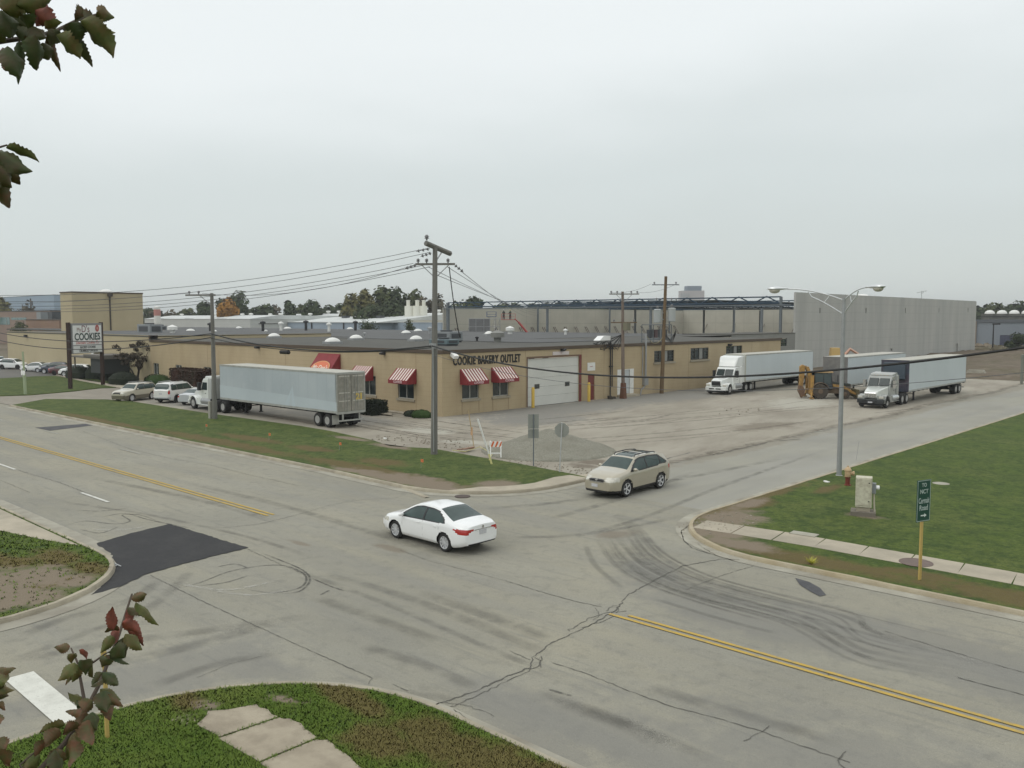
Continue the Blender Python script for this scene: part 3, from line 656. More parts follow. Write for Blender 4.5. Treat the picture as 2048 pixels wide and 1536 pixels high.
def blades(name, poly, box, n, size, mat, bl, seed, avoid=()):
    jr = random.Random(seed); vs = []; fs = []; c = 0; tries = 0
    while c < n and tries < n*12:
        tries += 1
        x = jr.uniform(box[0], box[1]); y = jr.uniform(box[2], box[3])
        if not in_poly(x, y, poly) or not visible(x, y): continue
        if any(in_poly(x, y, a) for a in avoid): continue
        D = math.hypot(x, y)
        if jr.random() > min(1, (13/D)**1.6+.03)*max(0, min(1, (58-D)/20)): continue
        if any(((x-b[0])/b[2])**2+((y-b[1])/b[3])**2 < 1 for b in bl) and jr.random() < .85: continue
        c += 1
        for q in range(4):
            a = jr.uniform(0, 6.28); h = size*jr.uniform(.4, 1.2)*(1+D/90); w = .006*(1+D/14)
            bx, by = x+jr.uniform(-.05, .05), y+jr.uniform(-.05, .05); lx, ly = math.cos(a+1.3)*h*.6, math.sin(a+1.3)*h*.6
            lx, ly = -math.sin(a)*h*.9, math.cos(a)*h*.9
            o = len(vs); vs += [(bx-w*math.cos(a), by-w*math.sin(a), gz+.004), (bx+w*math.cos(a), by+w*math.sin(a), gz+.004), (bx+lx, by+ly, gz+h)]; fs.append((o, o+1, o+2))
    me = bpy.data.meshes.new(name); me.from_pydata(vs, [], fs); me.materials.append(mat)
    me.polygons.foreach_set('use_smooth', [True]*len(me.polygons)); me.normals_split_custom_set_from_vertices([(0, 0, 1)]*len(vs))
    o = bpy.data.objects.new(name, me); COL.objects.link(o); tag(o, kind='stuff'); return o
o = blades('grass', polyA, (-18, -5, 4, 12), 34000, .045, bladeM['A'], blA_bare, 1, [s1, s2, s3]); tag(o, 'short green and browning grass on the near corner lawn at the bottom of the view', 'grass')
o = blades('grass', polyB, (-45, -25.4, 4, 12), 3500, .05, bladeM['B'], blB_bare, 4, [[(-60, 10.0), (-60, 11.5), (-31.6, 11.5), (-33.5, 10.9), (-36.5, 10.2)]]); tag(o, 'green grass on the small corner lawn at the left edge', 'grass')

# ------------------------------------------------------------------ the bakery
brick = M('tan_brick', (.44, .352, .218), .9, (.36, .28, .17), .5, .75, (.49, .395, .255), .12, .5, stretch=(1, 1, .6), lines=(3, 2, 1.6, .4, (.33, .245, .15), .014, .45), bump=.08, bscale=30)
brick_pale = M('pale_tan_brick', (.44, .375, .24), .9, (.385, .32, .205), .5, .6, (.49, .42, .28), .1, .4, lines=(3, 2, 1.6, .4, (.32, .27, .18), .012, .3))
stain_b = M('stained_tan_brick', (.36, .275, .165), .9, (.29, .215, .13), .8, .6)
roof_m = M('grey_gravel_roof', (.072, .070, .058), .95, (.052, .051, .044), .08, .7, (.10, .097, .082), .35, .5, world=True, stretch=(1, 3, 1))
roof_b = M('bluish_patched_roof', (.085, .087, .086), .95, (.06, .06, .06), .07, .8, (.12, .125, .12), .4, .5, world=True, stretch=(.5, 3, 1))
fascia = M('brown_roof_edge', (.085, .06, .04), .7)
sill_m = M('limestone_sill', (.36, .32, .24), .85, (.25, .21, .15), 3, .5)
dome_m = M('white_acrylic_dome', (.74, .74, .70), .35, (.60, .60, .56), 2, .4)
frame_m = M('pale_window_frame', (.42, .42, .38), .5)
frame_d = M('dark_window_frame', (.06, .055, .045), .6)

def facade(p0, right, width, z0, z1, holes, depth=.18, flip=1):
    """front faces with real openings and reveals; p0: lower left corner seen from outside"""
    r = Vector((right[0], right[1], 0)).normalized(); nrm = r.cross(Vector((0, 0, 1)))
    us = sorted({0, width} | {h[0] for h in holes} | {h[1] for h in holes}); zs = sorted({z0, z1} | {h[2] for h in holes} | {h[3] for h in holes})
    mb = MB(); P = lambda u, z, d=0: Vector((p0[0], p0[1], 0))+r*u+Vector((0, 0, z))-nrm*d
    for i in range(len(us)-1):
        for j in range(len(zs)-1):
            u0, u1, a, b = us[i], us[i+1], zs[j], zs[j+1]; um, zm = (u0+u1)/2, (a+b)/2
            if any(h[0] < um < h[1] and h[2] < zm < h[3] for h in holes): continue
            mb.add([P(u0, a), P(u1, a), P(u1, b), P(u0, b)], [(0, 1, 2, 3)])
    for u0, u1, a, b in [h[:4] for h in holes]:
        q = [P(u0, a), P(u1, a), P(u1, b), P(u0, b)]; w = [P(u0, a, depth), P(u1, a, depth), P(u1, b, depth), P(u0, b, depth)]
        mb.add(q+w, [(0, 4, 5, 1), (1, 5, 6, 2), (2, 6, 7, 3), (3, 7, 4, 0)])
    return mb, P
bak = thing('bakery_building', 'long low tan brick bakery outlet with red striped awnings and a flat grey roof', 'building', (-52.7, 48.0, 0))
O = Vector((-52.7, 48.0, 0))
def loc(mb):      # world -> bakery coordinates
    mb.xf = Matrix.Translation(-O); return mb
# right wing wall, seen from the side street: u runs along +y
winR = [(2.25, 4.25, 1.28, 3.3), (5.95, 7.95, 1.28, 3.3), (31.0, 34.95, 3.34, 4.6), (38.4, 42.4, 3.34, 4.7), (46.5, 50.5, 3.4, 4.75)]
garage = (10.5, 18.0, .0, 4.45); redd = (19.4, 20.5, .0, 2.6); wdoor = (24.3, 27.2, .25, 2.85)
mb, PR = facade((-52.7, 48.0), (0, 1), 61, 0, 5.4, winR+[garage, redd, wdoor])
mb.v = [tuple(v) for v in mb.v]
# the far end of this wing
mb.add([(-52.7, 109, 0), (-60, 109, 0), (-60, 109, 5.4), (-52.7, 109, 5.4)], [(0, 1, 2, 3)])
winL = [(102.9-100, 104.9-100, 1.25, 3.2)]
wl = [(-58.4, -56.3), (-63.6, -61.5)]
wl2 = [(-93.0, -91.3, 1.3, 2.6), (-99.9, -98.3, 1.3, 2.6), (-105.8, -104.3, 1.2, 2.6), (-86, -84.4, 1.3, 2.6)]
holesL = [(a+106.5, b+106.5, 1.22, 3.0) for a, b in wl]+[(a+106.5, b+106.5, c, d_) for a, b, c, d_ in wl2]+[(106.5-69.3, 106.5-67.6, 0, 2.9)]
m2, PL = facade((-106.5, 48.0), (1, 0), 53.8, 0, 5.4, holesL)
mb.add(m2.v, m2.f)
build('wall', loc(mb), brick, bak, smooth=0)
mb = MB(); mb.slab([(-52.62, 47.92), (-52.62, 109.06), (-68.2, 109.06), (-68.2, 127.5), (-250, 127.5), (-250, 75), (-106.45, 75), (-106.45, 47.92)], 5.2, 5.46)
build('roof', loc(mb), roof_m, bak, smooth=0)
mb = MB(); mb.b2(-52.7, -52.58, 47.88, 109.1, 5.22, 5.50); mb.b2(-106.5, -52.7, 47.88, 48.0, 5.22, 5.50); mb.b2(-106.6, -106.5, 47.88, 49, 5.22, 6.0)
build('roof_edge', loc(mb), fascia, bak, smooth=0)
mb = MB(); mb.b2(-250, -75, 75.1, 127, 5.47, 5.49); mb.b2(-100, -62, 70, 84, 5.49, 5.505); build('roof_patch', loc(mb), roof_b, bak, smooth=0)
# windows
def win_part(P, u0, u1, z0, z1, kind, parent=bak):
    r = (P(1, 0)-P(0, 0)).normalized(); nrm = r.cross(Vector((0, 0, 1))); ang = math.atan2(r.y, r.x); rot = Matrix.Rotation(ang, 3, 'Z')
    def bx(mb, ua, ub, za, zb, d, th): mb.box(P((ua+ub)/2, (za+zb)/2, d), (ub-ua, th, zb-za), rot=rot)
    fm = MB(); w = .06
    bx(fm, u0, u1, z0, z0+w, .12, .08); bx(fm, u0, u1, z1-w, z1, .12, .08); bx(fm, u0, u0+w, z0+w, z1-w, .12, .08); bx(fm, u1-w, u1, z0+w, z1-w, .12, .08)
    ms = {'two': [.5], 'four': [.27, .5, .76], 'one': []}[kind]
    for m_ in ms: bx(fm, u0+(u1-u0)*m_-.04, u0+(u1-u0)*m_+.04, z0+w, z1-w, .12, .07)
    if kind == 'four':
        for k in range(1, 4):
            for a, b in ((0, .27), (.76, 1)): bx(fm, u0+(u1-u0)*a+.05, u0+(u1-u0)*b-.05, z0+(z1-z0)*k/4-.02, z0+(z1-z0)*k/4+.02, .12, .06)
    f = build('window', loc(fm), frame_m if kind == 'two' else frame_d, parent, smooth=0)
    gm = MB(); bx(gm, u0+.01, u1-.01, z0+.01, z1-.01, .16, .02); 
    if kind == 'four':
        build('pane', loc(gm), glass, f, smooth=0); g2 = MB(); bx(g2, u0+(u1-u0)*.5+.05, u0+(u1-u0)*.70, z0+.07, z1-.07, .135, .02); build('blind', loc(g2), M('grey_blind', (.25, .25, .23), .6), f, smooth=0)
    else: build('pane', loc(gm), glass, f, smooth=0)
    sm = MB(); bx(sm, u0-.15, u1+.15, z0-.2, z0-.002, -.02, .2); build('sill', loc(sm), sill_m, f, smooth=0)
    return f
for i, (a, b, c, d_) in enumerate(winR): win_part(PR, a, b, c, d_, 'two' if i < 2 else 'four')
for a, b in wl: win_part(PL, a+106.5, b+106.5, 1.22, 3.0, 'two')
for a, b, c, d_ in wl2: win_part(PL, a+106.5, b+106.5, c, d_, 'two')
# stained recessed panels under the windows
mb = MB()
for a, b, c, d_ in winR[:2]: mb.b2(-52.7, -52.688, 48+a-.05, 48+a+.05, .05, 1.06); mb.b2(-52.7, -52.688, 48+b-.05, 48+b+.05, .05, 1.06)
for y in (58.2, 66.4, 70.0, 86.0, 101): mb.b2(-52.7, -52.69, y-.03, y+.03, .05, 5.2)
for x in (-56, -76, -92): mb.b2(x-.03, x+.03, 47.99, 48, .05, 5.2)
build('control_joints', loc(mb), stain_b, bak, smooth=0, kind='stuff')
# garage door
gd = MB()
for k in range(5):
    mbx = .04+k*.875; gd.b2(-52.86, -52.80, 48+10.5, 48+18.0, mbx, mbx+.86)
gdo = build('garage_door', loc(gd), M('off_white_door', (.60, .60, .55), .55, (.50, .50, .46), .6, .5, lines=None), bak, smooth=0)
for u in (11.9, 16.3):
    mb = MB(); mb.b2(-52.80, -52.78, 48+u-.35, 48+u+.35, 1.62, 2.05); build('door_window', loc(mb), frame_d, gdo, smooth=0, bevel=.03)
    mb = MB(); mb.b2(-52.78, -52.77, 48+u-.22, 48+u+.22, 1.72, 1.95); build('pane', loc(mb), glass, gdo, smooth=0)
mb = MB(); mb.b2(-52.72, -52.66, 48+18.0, 48+18.32, 0, 4.6); build('door_jamb', loc(mb), red_dark, bak, smooth=0)
mb = MB(); mb.b2(-52.7, -52.67, 48+10.35, 48+18.0, 4.45, 4.62); mb.b2(-52.7, -52.67, 48+10.35, 48+10.5, 0, 4.45); build('door_frame', loc(mb), M('brown_steel', (.15, .095, .06), .7), bak, smooth=0)
dd = build('red_door', loc(MB().b2(-52.86, -52.8, 48+19.4, 48+20.5, 0.02, 2.6)), red_dark, bak, smooth=0)
build('door_handle', loc(MB().b2(-52.8, -52.74, 48+19.5, 48+19.6, 1.0, 1.15)), galv, dd, smooth=0)
mb = MB(); mb.b2(-52.86, -52.8, 48+25.0, 48+26.5, .27, 2.75); wd = build('white_door', loc(mb), M('pale_blue_white_door', (.50, .53, .53), .5, (.42, .45, .45), 1, .5), bak, smooth=0)
mb = MB(); mb.b2(-52.88, -52.70, 48+24.3, 48+25.0, .25, 2.85); mb.b2(-52.88, -52.70, 48+26.55, 48+27.2, .25, 2.85); mb.b2(-52.87, -52.72, 48+25.0, 48+26.55, 2.76, 2.85); build('door_surround', loc(mb), white_p, bak, smooth=0)
mb = MB(); mb.b2(-52.7, -51.9, 48+24.3, 48+27.2, 0, .22); build('step', loc(mb), concrete, bak, smooth=0)
pm = MB(); pm.b2(-52.9, -52.82, 95.5-60+48-12.6+.0, 48, 0, 0) if False else None
mb = MB(); mb.b2(-69.3, -67.6, 48.15, 48.2, 0, 2.9); build('shop_door', loc(mb), frame_d, bak, smooth=0)
# wall lettering
text_mesh('lettering', 'COOKIE BAKERY OUTLET', 1.0, M('black_letters', (.012, .011, .010), .5), bak, Matrix.Translation((0, 0, 0)) @ wallmtx((.03, 5.35, 4.52), (0, 1, 0)), sx=.63, ext=.03, bold=.028, sp=1.16)
# signs over door and beside it
def wall_sign(name, y0, y1, z0, z1, m, txt, size, lab=None):
    s_ = build(name, loc(MB().b2(-52.7, -52.66, y0, y1, z0, z1)), m, bak, smooth=0, label=lab)
    if txt: text_mesh('sign_text', txt, size, M('red_text', (.35, .03, .03), .5), s_, wallmtx((.05, (y0+y1)/2-48, (z0+z1)/2), (0, 1, 0)), ext=.004)
wall_sign('door_sign', 62.0, 64.4, 4.66, 4.98, M('pinkish_white_sign', (.58, .52, .50), .5), '1', .24)
wall_sign('notice_sign', 67.3, 68.5, 2.95, 3.75, white_p, 'NOTICE', .14)
# wall lamps
def lamp(x, y, z, dx, dy):
    mb = MB(); mb.box((x+dx*.12, y+dy*.12, z), (.3, .3, .26)); mb.box((x+dx*.34, y+dy*.34, z+.02), (.32, .32, .14), rot=Matrix.Rotation(.4, 3, 'X'))
    build('wall_lamp', loc(mb), blackp, bak, smooth=0)
lamp(-52.7, 63.3, 5.12, 1, 0); lamp(-52.7, 95.0, 4.9, 1, 0); lamp(-60.2, 48, 5.05, 0, -1); lamp(-81, 48, 5.1, 0, -1)
mb = MB(); mb.box((-52.4, 49.1, 5.02), (.55, .5, .28), rot=Matrix.Rotation(.5, 3, 'Y')); build('wall_lamp', loc(mb), white_plain, bak, smooth=0, label='white floodlight over the first letter of the wall lettering')
# awnings
aw_red = M('red_awning_cloth', (.24, .025, .03), .7, (.17, .018, .022), 2, .5)
aw_white = M('white_awning_cloth', (.72, .66, .60), .7)
def awning(u0, u1, P, zt, zb, proj, stripes=True):
    n = 15 if stripes else 1; r = (P(1, 0)-P(0, 0)); out_ = (P(0, 0, -1)-P(0, 0)); f = MB()
    val = .32 if stripes else .3
    for k in range(n):
        a, b = u0+(u1-u0)*k/n, u0+(u1-u0)*(k+1)/n
        vs = [P(a, zt, -.02), P(b, zt, -.02), P(b, zb+val, -proj), P(a, zb+val, -proj)]
        f.add(vs, [(0, 3, 2, 1)], mi=(k % 2 if stripes else 0))
    f.add([P(u0, zb+val, -proj), P(u1, zb+val, -proj), P(u1, zb, -proj), P(u0, zb, -proj)], [(0, 3, 2, 1)], mi=0)
    for u in (u0, u1): f.add([P(u, zt, -.02), P(u, zb+val, -proj), P(u, zb, -proj), P(u, zb, -.02)], [(0, 1, 2, 3)], mi=0)
    a_ = build('awning', loc(f), [aw_red, aw_white], bak, smooth=0)
    s_ = a_.modifiers.new('cloth', 'SOLIDIFY'); s_.thickness = .02
    return a_
crm = M('pale_pink_letters', (.72, .52, .52), .6)
def aw_text(a, P, u, z, proj):
    q = P(u, z, -proj-.03)-O; r = (P(1, 0)-P(0, 0))
    text_mesh('awning_text', 'COOKIES', .27, crm, a, wallmtx(q, r), ext=.004, bold=.006)
for u0, u1 in ((2.0, 4.5), (5.75, 8.3)):
    a = awning(u0, u1, PR, 3.84, 2.55, 1.0); aw_text(a, PR, (u0+u1)/2, 2.71, 1.0)
for x0, x1 in ((-58.5, -55.9), (-64.4, -61.8)):
    a = awning(x0+106.5, x1+106.5, PL, 3.82, 2.55, 1.0); aw_text(a, PL, (x0+x1)/2+106.5, 2.71, 1.0)
a = awning(106.5-70.2, 106.5-66.7, PL, 4.8, 2.6, 1.5, False)
# oval emblem on the sloped face
up = (PL(0, 4.8, -.02)-PL(0, 2.9, -1.5)).normalized(); ce = PL(106.5-68.45, 3.5, -1.07)-O
mx_ = wallmtx(ce, (1, 0, 0), up); nrm_ = Vector((1, 0, 0)).cross(up)
mb = MB(); mb.lathe([(1.0, 0), (1.0, .015), (0, .016)], n=40, sy=.48); mb.xf = mx_ @ Matrix.Translation((0, 0, .02)) @ Matrix.Diagonal((1.42, 1.6, 1, 1)); build('oval_emblem', mb, M('orange_red_emblem', (.62, .16, .07), .6), a)
mb = MB()
mb.lathe([(1.0, 0), (1.0, .015), (.93, .015), (.93, 0)], n=40, sy=.48); mb.xf = mx_ @ Matrix.Translation((0, 0, .03)) @ Matrix.Diagonal((1.42, 1.6, 1, 1)); build('emblem_rim', mb, M('gold_rim', (.65, .38, .16), .6), a)
text_mesh('emblem_text', "Mr Dee's", .7, M('cream_letters', (.78, .66, .55), .6), a, mx_ @ Matrix.Translation((0, -.02, .05)), sx=.9, ext=.006, bold=.01)
# skylights, vents
def at_roof(px, py, z=5.6): return G(px, py, z)
def skylight(px, py, wpx):
    x, y = at_roof(px, py); D = math.hypot(x, y); w = wpx*math.hypot(D, 0)/1735*.9/2
    mb = MB(); mb.box((x, y, 5.58), (w*1.3, w*1.9, .26)); s_ = build('skylight', loc(mb), galv, bak, smooth=0)
    mb = MB(); mb.lathe([(1.0, 0), (.93, .28), (.72, .62), (.38, .9), (0, 1.0)], n=18); mb.xf = Matrix.Translation(Vector((x, y, 5.71))-O) @ Matrix.Diagonal((w*.68, w*.98, .42, 1)); build('dome', mb, dome_m, s_, smooth=60)
for px, py, w in ((381, 663, 20), (548, 674, 28), (665, 685, 38), (712, 678, 32), (812, 667, 24), (832, 680, 32), (836, 663, 22), (978, 669, 24), (575, 658, 18), (478, 657, 14), (430, 666, 12), (700, 659, 16)): skylight(px, py, w)
def vent(px, py, h, r, m=galv, cap=True):
    x, y = at_roof(px, py, 5.5); mb = MB(); mb.lathe([(r, 0), (r, h)]+([(r*1.9, h), (r*1.9, h+r*1.2), (0, h+r*2)] if cap else []), (x, y, 5.46), n=12); build('roof_vent', loc(mb), m, bak)
for px, py, h, r, m in ((995, 684, .55, .42, M('dull_grey_metal', (.2, .2, .18), .6)), (1131, 669, .6, .2, dome_m), (954, 682, .35, .12, black), (526, 662, 1.6, .3, blackp), (562, 661, 1.4, .3, dome_m), (612, 661, 1.7, .3, blackp), (658, 663, 1.3, .28, dome_m), (711, 661, 1.6, .3, blackp), (421, 663, 1.3, .3, blackp), (345, 671, .9, .4, dome_m), (532, 667, .4, .15, dome_m), (860, 668, .8, .25, galv), (729, 672, .3, .15, galv), (1020, 668, .6, .4, dome_m), (478, 652, 2.2, .35, blackp)): vent(px, py, h, r, m)
mb = MB(); pass
# service pipes and conduits on the side wall
mb = MB(); mb.tube([(-52.55, 70.9, .1), (-52.55, 70.9, 5.9)], .06); mb.tube([(-52.55, 71.2, 1.2), (-52.55, 71.2, 5.4)], .05)
for z in (3.2, 5.0): mb.b2(-52.7, -52.5, 70.8, 71.3, z, z+.1)
build('service_pipe', loc(mb), blackp, bak)
mb = MB(); mb.tube([(-52.5, 77.1, 1.0), (-52.5, 77.1, 6.5)], .11); mb.tube([(-52.55, 76.6, 2), (-52.55, 76.6, 5.2)], .05); mb.b2(-52.7, -52.4, 76.8, 77.5, 1.0, 1.9); mb.tube([(-52.5, 77.1, 1.0), (-52.5, 76.3, .5), (-52.5, 76.2, 0)], .06)
build('conduit', loc(mb), galv, bak)
mb = MB(); mb.prism([(69.0, 5.9), (70.8, 5.9), (70.8, 6.35), (69.7, 6.35)], -53.3, -52.5, axis='x'); build('exhaust_hood', loc(mb), white_plain, bak, smooth=0)
# lower grey annex beyond
ann = thing('grey_annex', 'low grey concrete block annex with two small dark windows between bakery and tall concrete wall', 'building', (-60, 109, 0))
mb, PA = facade((-60, 109), (0, 1), 20, 0, 5.8, [(10.0, 12.3, 3.9, 5.0), (14.8, 17.2, 3.9, 5.1)], .2); mb.xf = Matrix.Translation((60, -109, 0))
conc_grey = M('grey_block_wall', (.235, .235, .215), .9, (.19, .19, .175), .5, .6, lines=(3, 2, .8, .4, (.17, .17, .155), .02, .5))
build('wall', mb, conc_grey, ann, smooth=0)
for a, b in ((10.0, 12.3), (14.8, 17.2)):
    w_ = MB(); w_.b2(-.22, -.16, a, b, 3.9, 5.0); w_ = build('window', w_, glass, ann, smooth=0)
    f = MB(); f.b2(-.16, -.1, (a+b)/2-.06, (a+b)/2+.06, 3.9, 5.0); f.b2(-.16, -.1, a, b, 4.4, 4.48); build('frame', f, frame_d, w_, smooth=0)
mb = MB(); mb.b2(-8, .05, .1, 20, 5.8, 5.9); build('roof', mb, roof_m, ann, smooth=0)

# rooftop units standing on the bakery roof
ac = M('pale_grey_unit', (.22, .235, .24), .5, (.2, .22, .23), 3, .5); ac_b = M('dark_unit_side', (.05, .055, .06), .6); ac_t = M('teal_unit', (.12, .17, .18), .5, (.1, .15, .17), 2, .5)
def unit(px, py, w, d, h, lab, m=ac):
    x, y = G(px, py, 5.47); t = thing('rooftop_unit', lab, 'roof unit', (x, y, 5.47), 0)
    mb = MB(); mb.box((0, 0, h/2+.15), (w, d, h)); build('casing', mb, m, t, smooth=0, bevel=.04)
    mb = MB(); mb.box((0, -d/2-.01, h*.55+.15), (w*.7, .04, h*.5)); mb.box((w/2+.01, 0, h*.55+.15), (.04, d*.7, h*.5)); build('louvre', mb, ac_b, t, smooth=0)
    mb = MB(); mb.lathe([(min(w, d)*.34, 0), (min(w, d)*.34, .18), (min(w, d)*.28, .18)], (0, 0, h+.15), n=16); build('fan', mb, ac_b, t)
    mb = MB(); mb.box((0, 0, .08), (w*.92, d*.92, .16)); build('curb', mb, ac_b, t, smooth=0)
unit(893, 684, 3.2, 2.0, 1.0, 'pale blue-grey air handler on the bakery roof just right of the tall utility pole')
unit(888, 691, 2.6, 1.6, .45, 'low teal unit on the bakery roof edge in front of the pale air handler', ac_t)
unit(300, 671, 4.4, 2, 1.6, 'grey air handler on the roof above the entrance, right of the tan tower')
unit(322, 664, 1.8, 1.6, 1.1, 'small pale roof unit beside the grey air handler near the tan tower')
# left factory wing, tower
wing = thing('factory_wing', 'plain pale tan brick factory wing at the far left, behind the parked cars', 'building', (-160, 48.0, 0))
hw = [(160-105.6-.9+.0, 160-105.0, 1.1, 2.6)]
mb, PW = facade((-160, 48.05), (1, 0), 53.5, 0, 5.95, [(40.5, 46.0, 0, 2.8)], .8)
mb.add([(-160, 48.05, 0), (-160, 75, 0), (-160, 75, 5.95), (-160, 48.05, 5.95)], [(0, 3, 2, 1)]); mb.add([(-106.5, 48.05, 5.3), (-106.5, 75, 5.3), (-106.5, 75, 5.95), (-106.5, 48.05, 5.95)], [(0, 1, 2, 3)])
mb.xf = Matrix.Translation((160, -48, 0)); build('wall', mb, brick_pale, wing, smooth=0)
mb = MB(); mb.b2(0, 53.5, .0, 27, 5.8, 5.9); build('roof', mb, roof_b, wing, smooth=0)
mb = MB(); mb.b2(0, 53.5, .0, .1, 5.95, 6.02); build('roof_edge', mb, sill_m, wing, smooth=0)
mb = MB(); mb.b2(40.5, 46.0, .78, .85, 0, 2.8); e_ = build('entrance_glazing', mb, glass, wing, smooth=0)
mb = MB()
for u in (40.5, 41.8, 43.1, 44.4, 45.9): mb.b2(u, u+.1, .66, .76, 0, 2.8)
mb.b2(40.5, 46, .66, .76, 2.2, 2.3); build('mullion', mb, frame_m, e_, smooth=0)
mb = MB(); mb.b2(37.5, 47.8, -3.6, 0, 2.95, 3.15); mb.b2(42, 47.8, -3.7, 0, 3.15, 3.45); mb.b2(38.0, 38.15, -3.4, -3.25, 0, 2.95); mb.b2(47.3, 47.45, -3.4, -3.25, 0, 2.95); build('entrance_canopy', mb, M('brown_grey_canopy', (.13, .12, .105), .7), wing, smooth=0)
mb = MB(); mb.b2(43.3, 47.4, -3.3, -.1, 1.1, 2.95); build('porch_block', mb, M('dark_porch', (.03, .034, .034), .7), wing, smooth=0)  # dark box filling the upper porch below the canopy
for u, z in ((9.5, 5.35), (27.5, 5.3)):
    mb = MB(); mb.box((u, -.2, z), (.5, .4, .35)); build('wall_lamp', mb, blackp, wing, smooth=0)
mb = MB(); mb.prism([(36, 3.2), (37.6, 3.9), (37.8, 3.6), (36.4, 3.0)], -.5, -.05); build('white_bracket', mb, white_p, wing, smooth=0)
ty0, _z = ON_X(143, 585, -169); ty1, tz = ON_X(285, 588, -169)
tow = thing('tan_tower', 'tall windowless tan brick tower block rising behind the left factory wing', 'building', (-169, ty0, 0))
tow_l = ON_Y(120, 585, ty0)[0]+169
mb = MB(); mb.b2(tow_l, 0, 0, ty1-ty0, 0, tz); build('wall', mb, brick_pale, tow, smooth=0)
mb = MB(); mb.b2(tow_l-.1, .1, -.1, ty1-ty0+.1, tz, tz+.22); build('roof_edge', mb, fascia, tow, smooth=0)
mb = MB(); yj = ON_X(219, 590, -169)[0]-ty0; mb.b2(0, .14, yj-.12, yj+.12, 5, tz); mb.b2(0, .5, yj-.4, yj+.4, tz-.6, tz); build('downpipe', mb, M('dark_brown_pipe', (.06, .05, .04), .7), tow, smooth=0)
mb = MB(); mb.lathe([(1.2, 0), (1.1, .3), (.6, .55), (0, .6)], (-2, 7, tz+.2), n=16); build('roof_dome', mb, dome_m, tow)

# ------------------------------------------------------------------ tall precast concrete building under construction
precast = M('precast_concrete', (.43, .43, .40), .9, (.33, .33, .31), .5, .8, (.50, .49, .45), .12, .5, stretch=(1, 1, .12), lines=(3, 2, 3.0, 1.52, (.27, .27, .25), .05, .3))
precast_in = M('precast_concrete_inner', (.44, .425, .36), .9, (.34, .33, .28), .25, .6, lines=(3, 2, 9.0, 3.4, (.22, .215, .19), .06, .5))
cb = thing('concrete_building', 'huge windowless grey precast concrete building under construction with open dark steel roof trusses', 'building', (-60, 129, 0))
def lc(mb): mb.xf = Matrix.Translation((60, -129, 0)); return mb
slots = []
for px, y0, y1 in ((1640, 616, 626), (1732, 616, 626), (1811, 616, 626), (1878, 616, 625), (1936, 616, 624)):
    u = ON_X(px, 620, -60)[0]-129; slots.append((u-.25, u+.25, ON_X(px, y1, -60)[1], ON_X(px, y0, -60)[1]))
u = ON_X(1914, 690, -60)[0]-129; slots.append((u-.9, u+.9, 0, ON_X(1914, 687, -60)[1]))
u = ON_X(1783, 700, -60)[0]-129; slots.append((u-.5, u+.5, ON_X(1783, 702, -60)[1], ON_X(1783, 697, -60)[1]))
mb, PC = facade((-60, 129), (0, 1), 96, 0, 12.1, slots, .3)
mb.b2(-60.35, -60.3, 129, 225, 0, 12.1); mb.b2(-60.35, -60, 129-.02, 129, 0, 12.1); mb.b2(-60.35, -60, 129, 225, 12.1, 12.18); mb.b2(-61, -60, 225, 225.3, 0, 12.1)
build('near_wall', lc(mb), precast, cb, smooth=0)
mb = MB(); mb.b2(-140.3, -140, 128, 225, 0, 10.45); build('far_wall', lc(mb), precast_in, cb, smooth=0)
mb = MB(); mb.b2(-140, -60.36, 225, 225.3, 0, 10.9); build('end_wall', lc(mb), precast_in, cb, smooth=0)
mb = MB(); mb.sheet([(-140, 128), (-60.4, 128), (-60.4, 225), (-140, 225)], .05); build('floor', lc(mb), concrete, cb, smooth=0)
rows = (128.4, 158, 187, 216)
colx = (-139, -110.5, -86.5, -62.2)
for r_i, y in enumerate(rows):
    for x in colx:
        w_ = .55 if x == -139 and r_i == 0 else .36
        mb = MB(); mb.b2(x-w_/2, x+w_/2, y-w_/2, y+w_/2, 0, 11.5 if (x > -70 or x < -130) else 10.2)
        if r_i == 0: mb.b2(x-.5, x+.5, y-.35, y+.35, 2.2, 2.35)
        build('column', lc(mb), steel_grey, cb, smooth=0)
for x in (-97.9, -76.4, -69):
    mb = MB(); mb.b2(x-.2, x+.2, 150-.2, 150+.2, 0, 10.0); build('column', lc(mb), steel_grey, cb, smooth=0)
for r_i, y in enumerate(rows):
    zt, zb = 11.6, 10.45
    for a, b in zip(colx, colx[1:]):
        mb = MB(); mb.b2(a, b, y-.1, y+.1, zt-.2, zt); mb.b2(a, b, y-.1, y+.1, zb, zb+.24)
        n = max(4, round((b-a)/2.6)); n += n % 2
        for k in range(n):
            x0, x1 = a+(b-a)*k/n, a+(b-a)*(k+1)/n
            mb.tube([(x0, y, zb if k % 2 == 0 else zt), (x1, y, zt if k % 2 == 0 else zb)], .10 if r_i == 0 else .06, 4)
        build('truss', lc(mb), steel_dark, cb, smooth=0)
for k, x in enumerate([a for a in np.arange(-134, -82, 5.2)]):
    mb = MB()
    x = float(x); y0 = 146 if x < -118 or x > -80 else 128.5
    mb.b2(x-.06, x+.06, y0, 216, 11.25, 11.35); mb.b2(x-.06, x+.06, y0, 216, 10.6, 10.68)
    for j in range(int((216-y0)/1.6)):
        ya = y0+j*1.6; mb.tube([(x, ya, 10.64 if j % 2 else 11.3), (x, ya+1.6, 11.3 if j % 2 else 10.64)], .035, 3, cap=False)
    build('roof_joist', lc(mb), steel_dark, cb, smooth=0)
mb = MB(); mb.b2(-118, -86, 150, 216, 11.62, 11.70); build('roof_deck', lc(mb), M('blue_grey_deck', (.06, .075, .08), .6), cb, smooth=0)
